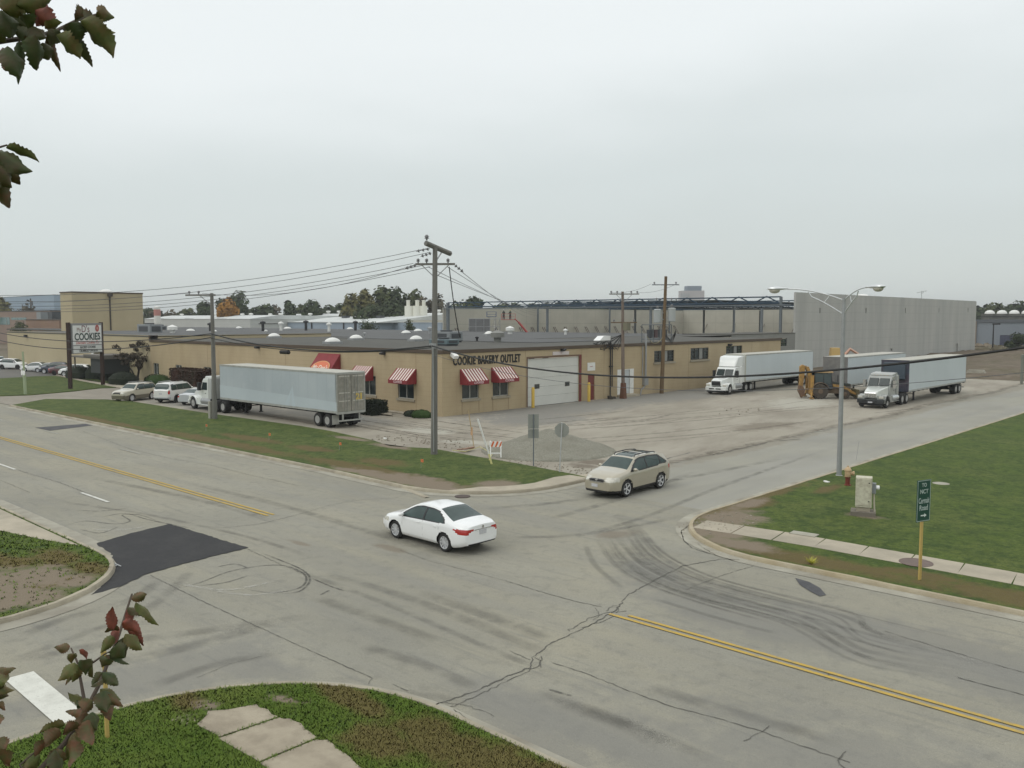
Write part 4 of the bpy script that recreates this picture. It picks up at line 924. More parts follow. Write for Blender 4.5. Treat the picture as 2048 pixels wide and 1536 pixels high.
mb = MB(); mb.b2(-140, -60.4, 127.9, 128.15, 10.1, 10.3); build('edge_beam', lc(mb), steel_grey, cb, smooth=0)
for k in range(22):     # leaning shoring props of the far wall
    y = 131+k*4.2; mb = MB(); mb.tube([(-136, y, .1), (-139.9, y+.3, 6.0)], .09, 5); mb.tube([(-136, y+.9, .1), (-139.9, y+.9, 6.0)], .09, 5); mb.tube([(-138, y, 3), (-138, y+.9, 3.1)], .06, 4)
    build('shoring_prop', lc(mb), M('rusty_prop', (.12, .10, .085), .8), cb, smooth=0)
for k in range(8):
    x = -132+k*9; mb = MB(); mb.tube([(x, 220, .1), (x+.3, 224.9, 6.5)], .09, 5); build('shoring_prop', lc(mb), MATS['rusty_prop'], cb, smooth=0)
mb = MB(); mb.lathe([(1.5, 0), (1.4, .5), (.8, .9), (0, 1)], (-66, 171, 11.9), n=16); build('roof_dome', lc(mb), dome_m, cb)
mb = MB(); mb.tube([(-63, 196, 12), (-63, 196, 14)], .05); mb.tube([(-64, 196, 13.6), (-62, 196, 14)], .05); mb.tube([(-63, 195.5, 13.3), (-63, 197.5, 13.8)], .05); build('weather_mast', lc(mb), galv, cb)

def stick_person(lab, x, y, z, rotz, top_c, trousers, hat, arm=.4):
    """small standing figure, skinned on a skeleton, arms forward"""
    t = thing('person', lab, 'person', (x, y, z), rotz)
    me = bpy.data.meshes.new('body')
    J = [(0, 0, .95), (0, 0, 1.2), (0, 0, 1.45), (0, .01, 1.56), (0, .02, 1.66), (0, .02, 1.76),
         (-.19, 0, 1.44), (-.25, .08, 1.17), (-.22, arm, 1.12), (.19, 0, 1.44), (.25, .08, 1.17), (.22, arm, 1.12),
         (-.1, 0, .92), (-.12, .04, .5), (-.13, 0, .08), (-.13, .14, .04), (.1, 0, .92), (.12, .04, .5), (.13, 0, .08), (.13, .14, .04), (-.22, arm+.1, 1.1), (.22, arm+.1, 1.1)]
    E_ = [(0, 1), (1, 2), (2, 3), (3, 4), (4, 5), (2, 6), (6, 7), (7, 8), (2, 9), (9, 10), (10, 11), (0, 12), (12, 13), (13, 14), (14, 15), (0, 16), (16, 17), (17, 18), (18, 19), (8, 20), (11, 21)]
    rr = [.15, .16, .15, .06, .10, .085, .075, .055, .04, .075, .055, .04, .10, .075, .05, .045, .10, .075, .05, .045, .045, .045]
    me.from_pydata(J, E_, []); o = bpy.data.objects.new('body', me); COL.objects.link(o); o.parent = t
    import bmesh
    bm = bmesh.new(); bm.from_mesh(me); sk = bm.verts.layers.skin.verify(); bm.verts.ensure_lookup_table()
    for i, v in enumerate(bm.verts): v[sk].radius = (rr[i], rr[i]*.8); v[sk].use_root = (i == 0)
    bm.to_mesh(me); bm.free(); md = o.modifiers.new('skin', 'SKIN')
    o.modifiers.new('sub', 'SUBSURF').levels = 1; o.modifiers['sub'].render_levels = 1
    me.materials.append(M(top_c[0], top_c[1], .8, (top_c[1][0]*.6, top_c[1][1]*.6, top_c[1][2]*.6), 6, .5))
    mb = MB(); mb.blob((0, 0, .72), (.21, .15, .3), 10, 6, 0); 
    for s_ in (-1, 1): mb.tube([(s_*.1, .0, .9), (s_*.12, .045, .5), (s_*.13, 0, .1)], [.115, .09, .07], 8)
    build('trousers', mb, M(trousers[0], trousers[1], .8), t)
    mb = MB(); mb.lathe([(.125, 0), (.12, .06), (.085, .12), (0, .15)], (0, .02, 1.74), n=12); mb.box((0, .15, 1.745), (.16, .1, .02)); build('hard_hat', mb, M(hat[0], hat[1], .4), t)
    return t
# lifts working inside it
def mesh_platform(mb, w, l, h):
    for x in (-w/2, w/2):
        for y in (-l/2, l/2): mb.tube([(x, y, 0), (x, y, h)], .04, 5)
    for z in (h*.5, h):
        for a, b in (((-w/2, -l/2), (w/2, -l/2)), ((w/2, -l/2), (w/2, l/2)), ((w/2, l/2), (-w/2, l/2)), ((-w/2, l/2), (-w/2, -l/2))): mb.tube([(a[0], a[1], z), (b[0], b[1], z)], .03, 5)
    mb.box((0, 0, .04), (w, l, .1))
def at_h(px, py, dist):   # world point on the ray at horizontal distance
    r_ = ray(px, py); t_ = dist/math.hypot(r_[0], r_[1]); return Vector((r_[0]*t_, r_[1]*t_, H+r_[2]*t_))
p = at_h(983, 640, 188); sx_ = thing('scissor_lift', 'blue scissor lift raised to the trusses, left of the red boom lift', 'lift', (p.x, p.y, .05), R(43))
red_l = M('red_lift_paint', (.42, .06, .05), .5, (.28, .05, .045), 2, .5); blue_l = M('blue_lift_paint', (.04, .09, .20), .5)
mb = MB(); mb.box((0, 0, .9), (1.8, 3.4, .7)); build('chassis', mb, blue_l, sx_, smooth=0)
for sx__ in (-.9, .9):
    for sy_ in (-1.2, 1.2):
        mb = MB(); mb.lathe([(.15, -.15), (.42, -.15), (.45, 0), (.42, .15), (.15, .15)], (sx__, sy_, .45), axis='x', n=14); build('wheel', mb, black, sx_)
mb = MB(); n = 6; z0 = 1.25; zs = (8.4-z0)/n
for k in range(n):
    for x in (-.6, .6):
        for s_ in (-1, 1): mb.tube([(x, -1.4*s_, z0+k*zs), (x, 1.4*s_, z0+(k+1)*zs)], .07, 4)
build('scissor_arms', mb, M('white_scissor_arms', (.5, .5, .48), .5), sx_, smooth=0)
mb = MB(); mesh_platform(mb, 2.0, 3.6, 1.1); mb.v = [(a, b, c+8.4) for a, b, c in mb.v]; build('platform', mb, blue_l, sx_, smooth=0)
p = at_h(968, 640, 175); st = thing('panel_stack', 'tall grey sheeted scaffold box standing in front of the far concrete wall', 'scaffold', (p.x, p.y, .05), R(43))
mb = MB(); mb.b2(-3.0, 1.2, -.6, .6, 5.2, 8.0); build('sheeting', mb, M('grey_sheeting', (.13, .13, .13), .7, (.2, .2, .2), 1, .5), st, smooth=0)
mb = MB()
for x in (-3, -1.6, 0, 1.2, 2.4, 3.2):
    for y in (-.6, .6): mb.tube([(x, y, 0), (x, y, 8.1)], .06, 4)
for z in (2, 4, 5.2, 6.4, 8.0): mb.tube([(-3, -.6, z), (3.2, -.6, z)], .05, 4); mb.tube([(-3, .6, z), (3.2, .6, z)], .05, 4)
for x0 in (1.2, 2.2): mb.tube([(x0, -.6, 2), (x0+1, -.6, 5)], .04, 4); mb.tube([(x0, -.6, 5), (x0+1, -.6, 8)], .04, 4)
build('scaffold_frame', mb, galv, st, smooth=0)
q0 = at_h(1020, 634, 165); q1 = at_h(1056, 662, 165); d_ = Vector((_rt[0], _rt[1], 0)); base = Vector((q1.x, q1.y, 0))+d_*2.0
bo = thing('boom_lift', 'red boom lift holding a platform with two workers under the trusses', 'lift', (base.x, base.y, .05), math.atan2(d_.y, d_.x))
mb = MB(); mb.box((0, 0, 1.0), (3.6, 2.2, .8), taper=.9); build('chassis', mb, red_l, bo, smooth=0)
for x in (-1.3, 1.3):
    for y in (-1.1, 1.1):
        mb = MB(); mb.lathe([(.2, -.18), (.5, -.18), (.52, 0), (.5, .18), (.2, .18)], (x, y, .52), axis='y', n=14); build('wheel', mb, black, bo)
L0 = q0-base
bx0 = -(Vector((q0.x-base.x, q0.y-base.y, 0)).length)
mb = MB(); mb.box((.6, 0, 1.8), (1.8, 1.4, .9)); build('turret', mb, red_l, bo, smooth=0)
mb = MB(); mb.tube([(.6, 0, 2.0), (-1.5, 0, 4.6)], .24, 4); mb.tube([(-1.2, 0, 4.2), (bx0+1.6, 0, q0.z-1.0)], .2, 4); mb.tube([(bx0+1.6, 0, q0.z-1.0), (bx0+.9, 0, q0.z-.4)], .12, 4); build('boom', mb, red_l, bo, smooth=0)
mb = MB(); mesh_platform(mb, 2.6, 1.4, 1.15); mb.v = [(a+bx0-.3, b, c+q0.z-.6) for a, b, c in mb.v]; build('platform', mb, red_l, bo, smooth=0)
for k, (ox, lab, tc_) in enumerate(((-.9, 'worker in dark jacket and white hard hat, left on the red lift platform', ('dark_jacket', (.03, .035, .03))), (.35, 'worker in a dark green jacket at the right end of the red lift platform', ('dark_green_jacket', (.04, .06, .035))))):
    w_ = base+d_*(bx0-.3+ox); stick_person(lab, w_.x, w_.y, q0.z-.48, R(43)+k*.6, tc_, ('dark_trousers', (.03, .03, .035)), ('white_hat', (.6, .6, .58)) if k == 0 else ('yellow_hat', (.5, .4, .1)))

# ------------------------------------------------------------------ buildings far behind
def px_box(name, lab, cat, px0, px1, ytop, Y, depth, mat, roof=roof_m, z=None, skew=0):
    """front face parallel to the main road at distance Y"""
    x0, z0 = ON_Y(px0, ytop, Y); x1, z1 = ON_Y(px1, ytop, Y); z = z or (z0+z1)/2
    t = thing(name, lab, cat, (x0, Y, 0))
    mb = MB(); mb.b2(0, x1-x0, 0, depth, 0, z); build('wall', mb, mat, t, smooth=0)
    mb = MB(); mb.b2(-.15, x1-x0+.15, -.15, depth+.15, z, z+.18); build('roof', mb, roof, t, smooth=0)
    return t, x1-x0, z
white_metal = M('off_white_metal_siding', (.50, .51, .48), .6, (.42, .43, .41), .2, .5, lines=(3, 2, 50, .9, (.36, .37, .35), .05, .4))
blue_metal = M('pale_blue_siding', (.30, .36, .42), .6, (.24, .30, .36), .2, .5, lines=(3, 2, 1.2, 50, (.22, .27, .33), .05, .4))
white_roof = M('white_coated_roof', (.60, .62, .60), .7, (.38, .40, .39), .12, .7, world=True)
t, w_, z_ = px_box('white_warehouse', 'long off-white metal warehouse behind the bakery roof, right of the tan tower', 'warehouse', 289, 500, 638.5, 137, 40, white_metal, white_roof)
mb = MB(); mb.prism([(0, z_+.18), (40, z_+.18), (38, z_+1.0), (10, z_+1.3)], 0, w_, axis='x'); build('roof_hood', mb, white_roof, t, smooth=0)
for k in range(9):
    mb = MB(); x = w_*(k+.5)/9; mb.lathe([(.4, 0), (.4, .5), (.8, .55), (.6, .95), (0, 1.0)], (x, 12+(k % 3)*6, z_+1.0), n=10); build('roof_vent', mb, dome_m, t)
for k in range(3):
    mb = MB(); mb.b2(w_*(.12+.3*k), w_*(.2+.3*k), .1, .3, z_-.25, z_+.25); build('dark_louvre', mb, ac_b, t, smooth=0)
t, w_, z_ = px_box('blue_walled_warehouse', 'pale blue sided warehouse with a broad white low-pitched roof and a row of vents', 'warehouse', 500, 742, 645, 150, 60, blue_metal, white_roof)
ridge = 9.2
mb = MB(); mb.prism([(-.3, z_+.05), (60, z_+.05), (30, ridge+.6)], -22, w_+2, axis='x'); build('gable_roof', mb, white_roof, t, smooth=0)
for k in range(11):
    mb = MB(); mb.lathe([(.5, 0), (.5, .7), (.9, .75), (.7, 1.2), (0, 1.25)], (w_*(k-.8)/10, 30, ridge+.4), n=10); build('roof_vent', mb, dome_m, t)
for k in range(3):
    mb = MB(); mb.box((w_*(.25+.27*k), 14, z_+1.6), (2.2, 1.6, 1.0)); build('roof_box', mb, ac_b, t, smooth=0)
for k in range(4):
    mb = MB(); mb.b2(w_*(.05+.25*k), w_*(.05+.25*k)+.4, -.2, 0, 0, z_); build('downpipe', mb, blackp, t, smooth=0)
t, w_, z_ = px_box('low_tan_shed', 'low tan shed at the left end of the blue walled warehouse', 'shed', 497, 518, 648, 140, 8, brick)
t, w_, z_ = px_box('pale_blue_shed', 'pale blue shed beneath the white silos, left of the tall utility pole', 'shed', 742, 882, 645, 158, 40, blue_metal, white_roof)
mb = MB(); mb.b2(0, w_, 4, 40, z_+.18, z_+.6); build('upper_wall', mb, M('beige_upper_wall', (.3, .28, .22), .8), t, smooth=0)
for k in range(3):
    mb = MB(); mb.lathe([(1.2, 0), (1.1, .4), (.6, .7), (0, .8)], (w_*(.12+.12*k), 8, z_+.6), n=12); build('dome', mb, dome_m, t)
# silos
silo_m = M('white_silo_paint', (.72, .71, .62), .5, (.6, .59, .52), .4, .5)
for k, (px, sm) in enumerate(((818, -.6), (833, .2), (846, -.6))):
    p = FARG(px, 262); ztop = 8.1+(637-611.5)/1730*262*math.cos(math.atan((px-CX)/F)); r_ = 1.15
    D_ = 262*math.cos(math.atan((px-CX)/F)); wr_ = (8.6 if k != 1 else 9.2)/1730*D_; topz = 8.1+(637-612)/1730*D_; cap = 8.1+(637-601)/1730*D_
    t = thing('silo', ('left', 'middle', 'right')[k]+' of the three white silos standing in front of the dark trees', 'silo', (p[0], p[1], 0), 0, 'white silos behind the bakery')
    mb = MB(); mb.lathe([(wr_, 0), (wr_, topz), (0, topz+.05)], n=24); build('shell', mb, silo_m, t)
    mb = MB(); mb.lathe([(wr_*.42, topz), (wr_*.42, cap-.2), (wr_*.5, cap-.2), (wr_*.5, cap), (0, cap+.1)], (-.3 if k == 0 else .4, 0, 0), n=16); build('top_filter', mb, silo_m, t)
# left office, blue metal hall
t, w_, z_ = px_box('office_block', 'two-storey brick office block with teal window bands at the left edge', 'building', -60, 100, 623, 92, 10, M('brown_pink_brick', (.26, .19, .15), .9, (.21, .15, .12), 1, .5))
for a, b, zt, zb in ((0, .54, 634.5, 650), (.56, .74, 635, 640), (0, .33, 668, 700)):
    z1 = ON_Y(60, zt, 92)[1]; z0 = ON_Y(60, zb, 92)[1]
    mb = MB(); mb.b2(w_*a, w_*b, -.06, 0, z0, z1); f = build('window_band', mb, pane_teal, t, smooth=0)
    mb = MB()
    for k in range(int(14*(b-a))+1): mb.b2(w_*a+k*w_/14, w_*a+k*w_/14+.12, -.12, -.06, z0, z1)
    build('mullion', mb, frame_m, f, smooth=0, kind='stuff')
t, w_, z_ = px_box('brick_annex', 'plain reddish brick annex between the office block and the tan tower', 'building', 52, 118, 640, 84, 5, M('red_brown_brick', (.235, .15, .105), .9, (.30, .19, .11), .25, .5))
for a in (.1, .45):
    mb = MB(); mb.box((w_*a+2, 3, z_+1.2), (3.2, 2.4, 1.9)); build('roof_unit', mb, ac if a < .2 else ac_b, t, smooth=0)
t, w_, z_ = px_box('blue_metal_hall', 'large pale blue metal hall behind the office block at the far left', 'hall', -80, 108, 595, 170, 16, M('light_blue_metal', (.27, .35, .43), .6, (.22, .30, .38), .1, .5), roof_b)
for px in (6, 62):
    x, _ = ON_Y(px, 620, 150); t_ = thing('flood_mast', ('dark slim mast in front of the blue hall at the very left edge', 'dark slim mast in front of the blue hall, left of the tan tower')[px > 30], 'mast', (x, 150, 0))
    z1 = ON_Y(px, 597, 150)[1]; mb = MB(); mb.tube([(0, 0, 0), (0, 0, z1)], .35, 6); build('pole', mb, blackp, t_); mb = MB(); mb.box((.9, 0, z1-2.6), (2.4, .6, 1.6)); build('lamp_head', mb, blackp, t_, smooth=0)
# low white tank beyond
p = at_h(314, 616, 300); t = thing('water_tank', 'small white and red tank standing beyond the long white warehouse', 'tank', (p.x, p.y, 0))
mb = MB(); mb.lathe([(.6, 0), (.6, 6), (1.0, 6.5), (1.0, 11.6), (.7, 12.0), (0, 12.1)], n=16); build('shell', mb, white_p, t); mb = MB(); mb.lathe([(1.03, 9), (1.03, 11.0)], n=16); build('red_band', mb, M('faded_red', (.45, .2, .17), .6), t)
# far tower block
p = at_h(1392, 600, 1500); t = thing('high_rise', 'distant pale high-rise with a blue-grey top storey on the skyline above the trusses', 'tower block', (p.x, p.y, 0), R(43))
mb = MB(); mb.b2(-24, 14, 0, 30, 0, 55); build('wall', mb, M('distant_beige', (.34, .31, .30), .9), t, smooth=0)
mb = MB(); mb.b2(-26, -12, -4, 8, 0, 50); build('wing', mb, M('distant_grey', (.27, .27, .27), .9), t, smooth=0)
mb = MB(); mb.b2(-15, 9.5, 2, 26, 55, 63); build('plant_storey', mb, M('blue_cladding', (.06, .10, .15), .7), t, smooth=0)
# far right warehouse
Yr = 290
x0, _ = ON_Y(1954, 645, Yr); x1, _ = ON_Y(2100, 645, Yr); t = thing('blue_grey_warehouse', 'long blue-grey warehouse with a dark roof strip and white domes at the far right', 'warehouse', (x0, Yr, 0))
zt = ON_Y(2000, 645, Yr)[1]; mb = MB(); mb.b2(0, x1-x0, 0, 60, 0, zt); build('wall', mb, M('blue_grey_siding', (.20, .225, .25), .7, (.17, .19, .21), .1, .5), t, smooth=0)
mb = MB(); mb.b2(-1.2, 0, -.5, 60, 0, zt+.4); build('brown_pier', mb, M('brown_pier', (.22, .18, .14), .9), t, smooth=0)
mb = MB(); mb.b2(-1, x1-x0, -.3, 60, zt, zt+.9); build('roof_edge', mb, M('slate_edge', (.09, .10, .11), .7), t, smooth=0)
mb = MB(); mb.b2(-1, x1-x0, 8, 40, zt+.9, 9.6); mb.b2(-1, x1-x0, 7.6, 8, zt+2.0, zt+2.4); build('monitor', mb, M('mottled_dark_monitor', (.07, .075, .065), .9, (.2, .19, .16), .6, .6), t, smooth=0)
for k in range(9):
    mb = MB(); mb.lathe([(1.5, 0), (1.3, .6), (.7, 1.0), (0, 1.1)], (1+k*3.4, 9.5, 9.6), n=12); build('dome', mb, dome_m, t)
# field light and fence at the right
p = G(1985, 706); t = thing('field_light_pole', 'slim dark light pole in front of the blue-grey warehouse', 'light pole', (p[0], p[1], 0))
hp = 8.1-(648-637)/1730*math.hypot(*p)*.87; mb = MB(); mb.tube([(0, 0, 0), (0, 0, hp)], [.2, .13], 6); build('pole', mb, blackp, t); mb = MB(); mb.box((.6, 0, hp), (1.6, .6, .35)); build('lamp_head', mb, blackp, t, smooth=0)
fp = [(-26.9, 128), (-27.0, 146), (-27.1, 170), (-27.4, 200)]
t = thing('field_gate', 'rusty pipe gate and round post closing the building plot at the right edge', 'gate', (-26.9, 121.5, 0))
mb = MB(); mb.tube([(0, 0, 0), (0, 0, 3.6)], .16, 10); mb.lathe([(.2, 3.2), (.2, 3.6), (0, 3.65)], n=10); build('post', mb, M('greenish_post', (.17, .18, .15), .8), t)
mb = MB(); mb.tube([(0, 0, 2.6), (.1, 9, 2.75), (.2, 20, 2.9)], .09, 6); mb.tube([(0, 0, 2.2), (.1, 9, 2.1), (.2, 20, 2.0)], .05, 6)
for y in (5, 10, 15, 20): mb.tube([(.1, y, 0), (.1, y, 2.7)], .05, 6)
build('rail', mb, M('rusty_rail', (.13, .10, .085), .8), t)
p = G(2032, 693); t = thing('dark_blue_container', 'dark blue container standing by the blue-grey warehouse at the right edge', 'container', (p[0], p[1], 0))
mb = MB(); mb.b2(-4, 10, -1.2, 1.2, .1, 3.2)
for k in range(20): mb.b2(-4+k*.7, -3.7+k*.7, -1.26, -1.2, .2, 3.1)
build('box', mb, M('navy_steel', (.04, .045, .08), .6), t, smooth=0)
mb = MB(); mb.b2(-3.9, 9.9, -1.0, 1.0, 3.2, 3.3); build('lid', mb, blackp, t, smooth=0)
mb = MB()
for k in range(9):
    a = G(1955+k*10, 702+rnd.uniform(-3, 5)); mb.blob((a[0], a[1], .4), (rnd.uniform(1, 3), rnd.uniform(1, 3), rnd.uniform(.5, 1.5)), 9, 6, .25)
build('spoil_heaps', mb, dirt_base, kind='stuff', smooth=60, label='heaps of brown spoil along the edge of the building plot', cat='spoil heap')
t = thing('concrete_block', 'pale concrete block lying on the bare plot behind the silver truck trailer', 'block', (*G(1952, 753), .5)); mb = MB(); mb.box((0, 0, .2), (2.4, .9, .5), taper=.8); build('block', mb, gutter_m, t, smooth=0)

# ------------------------------------------------------------------ trees
def leaf_mat(name, a, b, c): return M(name, a, .8, b, .35, .8, c, 1.6, .5, world=True, spec=.2)
gr1 = leaf_mat('dark_green_leaves', (.040, .058, .024), (.022, .036, .018), (.075, .085, .032)); gr2 = leaf_mat('mid_green_leaves', (.065, .082, .03), (.035, .05, .022), (.11, .105, .04))
gr3 = leaf_mat('yellowing_leaves', (.125, .115, .04), (.07, .08, .03), (.17, .135, .045)); org = leaf_mat('orange_leaves', (.33, .16, .03), (.22, .11, .025), (.40, .22, .05)); brn = leaf_mat('thin_grey_brown_leaves', (.10, .088, .06), (.07, .065, .045), (.13, .11, .07))
shr = leaf_mat('clipped_shrub_leaves', (.022, .030, .018), (.012, .018, .012), (.04, .045, .025)); shg = leaf_mat('bright_shrub_leaves', (.04, .075, .02), (.025, .045, .014), (.06, .10, .03)); shred = leaf_mat('reddish_hedge_leaves', (.055, .03, .022), (.025, .03, .018), (.085, .035, .025))
bark = M('dark_bark', (.055, .045, .035), .9)
def crown(mb, c, r, n, size, rs, lobes=7, squash=.8):
    cs = []
    for k in range(lobes):
        a = rs.uniform(0, 6.28); u = rs.uniform(.1, .62); zz = rs.uniform(-.45, .6)
        cs.append((c[0]+r[0]*u*math.cos(a), c[1]+r[1]*u*math.sin(a), c[2]+r[2]*zz, rs.uniform(.38, .58)))
    for k in range(n):
        L = cs[rs.randrange(len(cs))]
        while True:
            v = Vector((rs.gauss(0, 1), rs.gauss(0, 1), rs.gauss(0, 1)))
            if v.length > .01: break
        v.normalize(); q = L[3]*(rs.random()**.35)
        p = Vector((L[0]+v.x*r[0]*q, L[1]+v.y*r[1]*q, L[2]+v.z*r[2]*q*squash))
        nn = (v+Vector((rs.uniform(-.7, .7), rs.uniform(-.7, .7), rs.uniform(-.3, .9)))).normalized()
        a = nn.orthogonal().normalized(); a = (Matrix.Rotation(rs.uniform(0, 6.28), 3, nn) @ a); b = nn.cross(a)
        s_ = size*rs.uniform(.6, 1.5)
        mb.add([p-a*s_, p-b*s_*.6, p+a*s_, p+b*s_*.7], [(0, 1, 2, 3)])
def tree(name, lab, x, y, h, w, m, seed, n=900, size=None, trunk=True, base=.22, group='trees along the skyline', cat='tree'):
    rs = random.Random(seed); t = thing(name, lab, cat, (x, y, 0), 0, group)
    mb = MB(); mb.tube([(0, 0, 0), (rs.uniform(-.2, .2), 0, h*.4), (rs.uniform(-.5, .5), 0, h*.8)], [h*.022, h*.016, h*.006], 7)
    for k in range(5):
        a = rs.uniform(0, 6.28); z = h*rs.uniform(.25, .55); mb.tube([(0, 0, z), (math.cos(a)*w*.16, math.sin(a)*w*.16, z+h*.13), (math.cos(a)*w*.3, math.sin(a)*w*.3, z+h*.28)], [h*.009, h*.006, h*.002], 5)
    build('trunk', mb, bark, t)
    mb = MB(); crown(mb, (0, 0, h*(base+(1-base)/2)), (w*.62, w*.62, h*(1-base)*.56), n, size or max(.25, w*.05), rs, lobes=9)
    build('crown', mb, m, t, smooth=0)
    return t
kinds = {'g': ('broadleaf_tree', gr1), 'm': ('broadleaf_tree', gr2), 'y': ('broadleaf_tree', gr3), 'o': ('maple_tree', org), 'b': ('bare_tree', brn)}
desc = {'g': 'dark green tree', 'm': 'mid green tree', 'y': 'yellowing tree', 'o': 'bright orange autumn tree', 'b': 'thin half-bare brownish tree'}
TR = [  # px, top y, width px, distance, kind, place
 (12, 586, 46, 330, 'y', 'above the blue metal hall at the left edge'), (46, 590, 40, 350, 'b', 'behind the blue metal hall, next to the yellowing one'),
 (330, 612, 44, 380, 'b', 'low on the skyline right of the tan tower'), (360, 617, 40, 390, 'm', 'low between the tan tower and the arm pole'), (300, 618, 30, 390, 'g', 'just right of the tan tower, low'),
 (410, 607, 34, 330, 'g', 'left of the orange tree and behind the arm pole'), (462, 584, 52, 330, 'g', 'rising behind the orange tree'), (457, 597, 38, 300, 'o', 'beside the grey utility pole with one-sided arm'),
 (490, 607, 30, 350, 'm', 'immediately right of the orange tree'), (518, 606, 44, 340, 'g', 'over the white warehouse roof, right of the orange tree'), (548, 613, 30, 350, 'b', 'in the gap before the two round dark trees'),
 (580, 596, 30, 320, 'g', 'round-headed, first of the two over the white roof'), (598, 608, 24, 350, 'm', 'low between the two round dark trees'), (626, 597, 46, 310, 'g', 'round-headed, second of the two over the white roof'), (655, 614, 40, 350, 'g', 'low left of the big grove'),
 (678, 606, 26, 330, 'g', 'at the foot of the big grove on its left'), (700, 588, 40, 290, 'y', 'at the left end of the big grove'), (728, 578, 46, 285, 'y', 'second from the left in the big grove'), (760, 572, 50, 290, 'm', 'near the middle of the big grove'),
 (795, 569, 58, 290, 'g', 'tallest, right of the middle of the big grove'), (826, 577, 40, 290, 'm', 'above the white silos'), (846, 588, 36, 285, 'b', 'right behind the silos'), (868, 577, 42, 290, 'b', 'directly behind the tall utility pole'),
 (742, 600, 60, 270, 'g', 'low front of the big grove, left'), (790, 602, 60, 270, 'g', 'low front of the big grove, right'), (885, 600, 26, 300, 'm', 'between the tall pole and the truss end'), (920, 583, 60, 300, 'm', 'rounded, right of the tall utility pole above the truss'), (945, 594, 40, 310, 'g', 'sloping away to the right of the rounded one')]
for i in range(13):
    TR.append((1005+i*30, 603+(i*7) % 5, 44, 420+(i*37) % 60, 'g' if i % 3 else 'm', None))
for i, (px, ty, w_) in enumerate(((1962, 606, 40), (1990, 601, 44), (2015, 605, 40), (2034, 599, 44), (2062, 607, 40))):
    TR.append((px, ty, w_, 400, 'g' if i != 1 else 'm', ('at the corner of the concrete wall over the far right warehouse', 'second from the concrete wall over the far right warehouse', 'middle of those above the far right warehouse', 'next to the right edge above the far right warehouse', 'cut by the right edge of the view')[i]))
for i, (px, ty, w_, D_, k_, pl) in enumerate(TR):
    x, y = FARG(px, D_); ca = math.cos(math.atan((px-CX)/F)); dd_ = D_*ca
    h = 8.1+(637-ty)/1730*dd_; w = w_/1730*dd_*1.05
    nm, m_ = kinds[k_]
    lab = (desc[k_]+' '+pl) if pl else 'dark tree in the tree line seen through the steel trusses'
    tree(nm, lab, x, y, h, w, m_, 100+i, n=(1100 if w_ > 35 else 700) if k_ != 'b' else 380, size=dd_*.0026, group='trees along the skyline' if pl else 'tree line behind the trusses', base=.12)
for px, ty, w_, Y_, lab in ((738, 641, 42, 139, 'dark bushy tree just behind the bakery roof, left of the silos'), (820, 640, 30, 139, 'green bushy tree just behind the bakery roof, below the silos'), (2035, 666, 36, 215, 'small green tree above the dark blue container')):
    x, z = ON_Y(px, ty, Y_); D_ = math.hypot(x, Y_)*.95; tree('small_tree', lab, x, Y_, z, w_/1730*D_, gr1 if px != 820 else gr2, px, n=1300, size=.22, group='small trees behind the bakery', base=.05)
x, z = ON_Y(40, 639, 80); tree('small_tree', 'dense dark green tree in front of the office block windows at the left', x, 80, z, 5.0, gr2, 77, n=1300, size=.25, base=.02)
x, z = ON_Y(27, 652, 79); tree('small_tree', 'small yellow-green bush tree left of the dense one by the office block', x, 79, z, 3.4, gr3, 78, n=700, size=.2, base=.02)
mb = MB(); rs = random.Random(5)
for k in range(160):
    D_ = rs.uniform(520, 640); x, y = FARG(rs.uniform(-150, 2200), D_); crown(mb, (x, y, 5.5), (14, 14, 5.5), 45, 2.0, rs, 3)
build('far_wood', mb, gr1, kind='stuff', smooth=0, label='far low band of dark woodland closing the horizon', cat='woodland')
# the small entrance tree, shrubs and hedges
def shrub(name, lab, x, y, rx, ry, h, m, seed, n=1500, boxy=False, rot=0, group='clipped shrubs by the entrance'):
    rs = random.Random(seed); t = thing(name, lab, 'shrub' if not boxy else 'hedge', (x, y, .05), rot, group); mb = MB()
    for k in range(n):
        if boxy:
            f = rs.randrange(5); u, v, w2 = rs.uniform(-1, 1), rs.uniform(-1, 1), rs.uniform(0, 1)
            p = Vector((u*rx, v*ry, h)) if f == 0 else (Vector(((1 if f == 1 else -1)*rx, v*ry, w2*h)) if f in (1, 2) else Vector((u*rx, (1 if f == 3 else -1)*ry, w2*h)))
            nn = Vector((rs.uniform(-1, 1), rs.uniform(-1, 1), rs.uniform(0, 1))).normalized(); p += nn*rs.uniform(-.1, .06)
        else:
            a, ph = rs.uniform(0, 6.28), math.acos(rs.uniform(0, 1)); nn = Vector((math.sin(ph)*math.cos(a), math.sin(ph)*math.sin(a), math.cos(ph)))
            q = rs.uniform(.88, 1.03); p = Vector((nn.x*rx*q, nn.y*ry*q, max(.02, nn.z**.7*h*q)))
        a = nn.orthogonal().normalized(); a = Matrix.Rotation(rs.uniform(0, 6.28), 3, nn) @ a; b = nn.cross(a); s_ = rs.uniform(.05, .12)
        mb.add([p-a*s_, p-b*s_*.6, p+a*s_, p+b*s_*.6], [(0, 1, 2, 3)])
    build('foliage', mb, m, t, smooth=0)
    c = MB(); (c.box((0, 0, h*.46), (rx*1.86, ry*1.86, h*.92)) if boxy else c.lathe([(rx*.9, 0), (rx*.92, h*.45), (rx*.6, h*.8), (0, h*.92)], n=14, sy=ry/rx)); build('inner_branches', c, m, t)
    return t
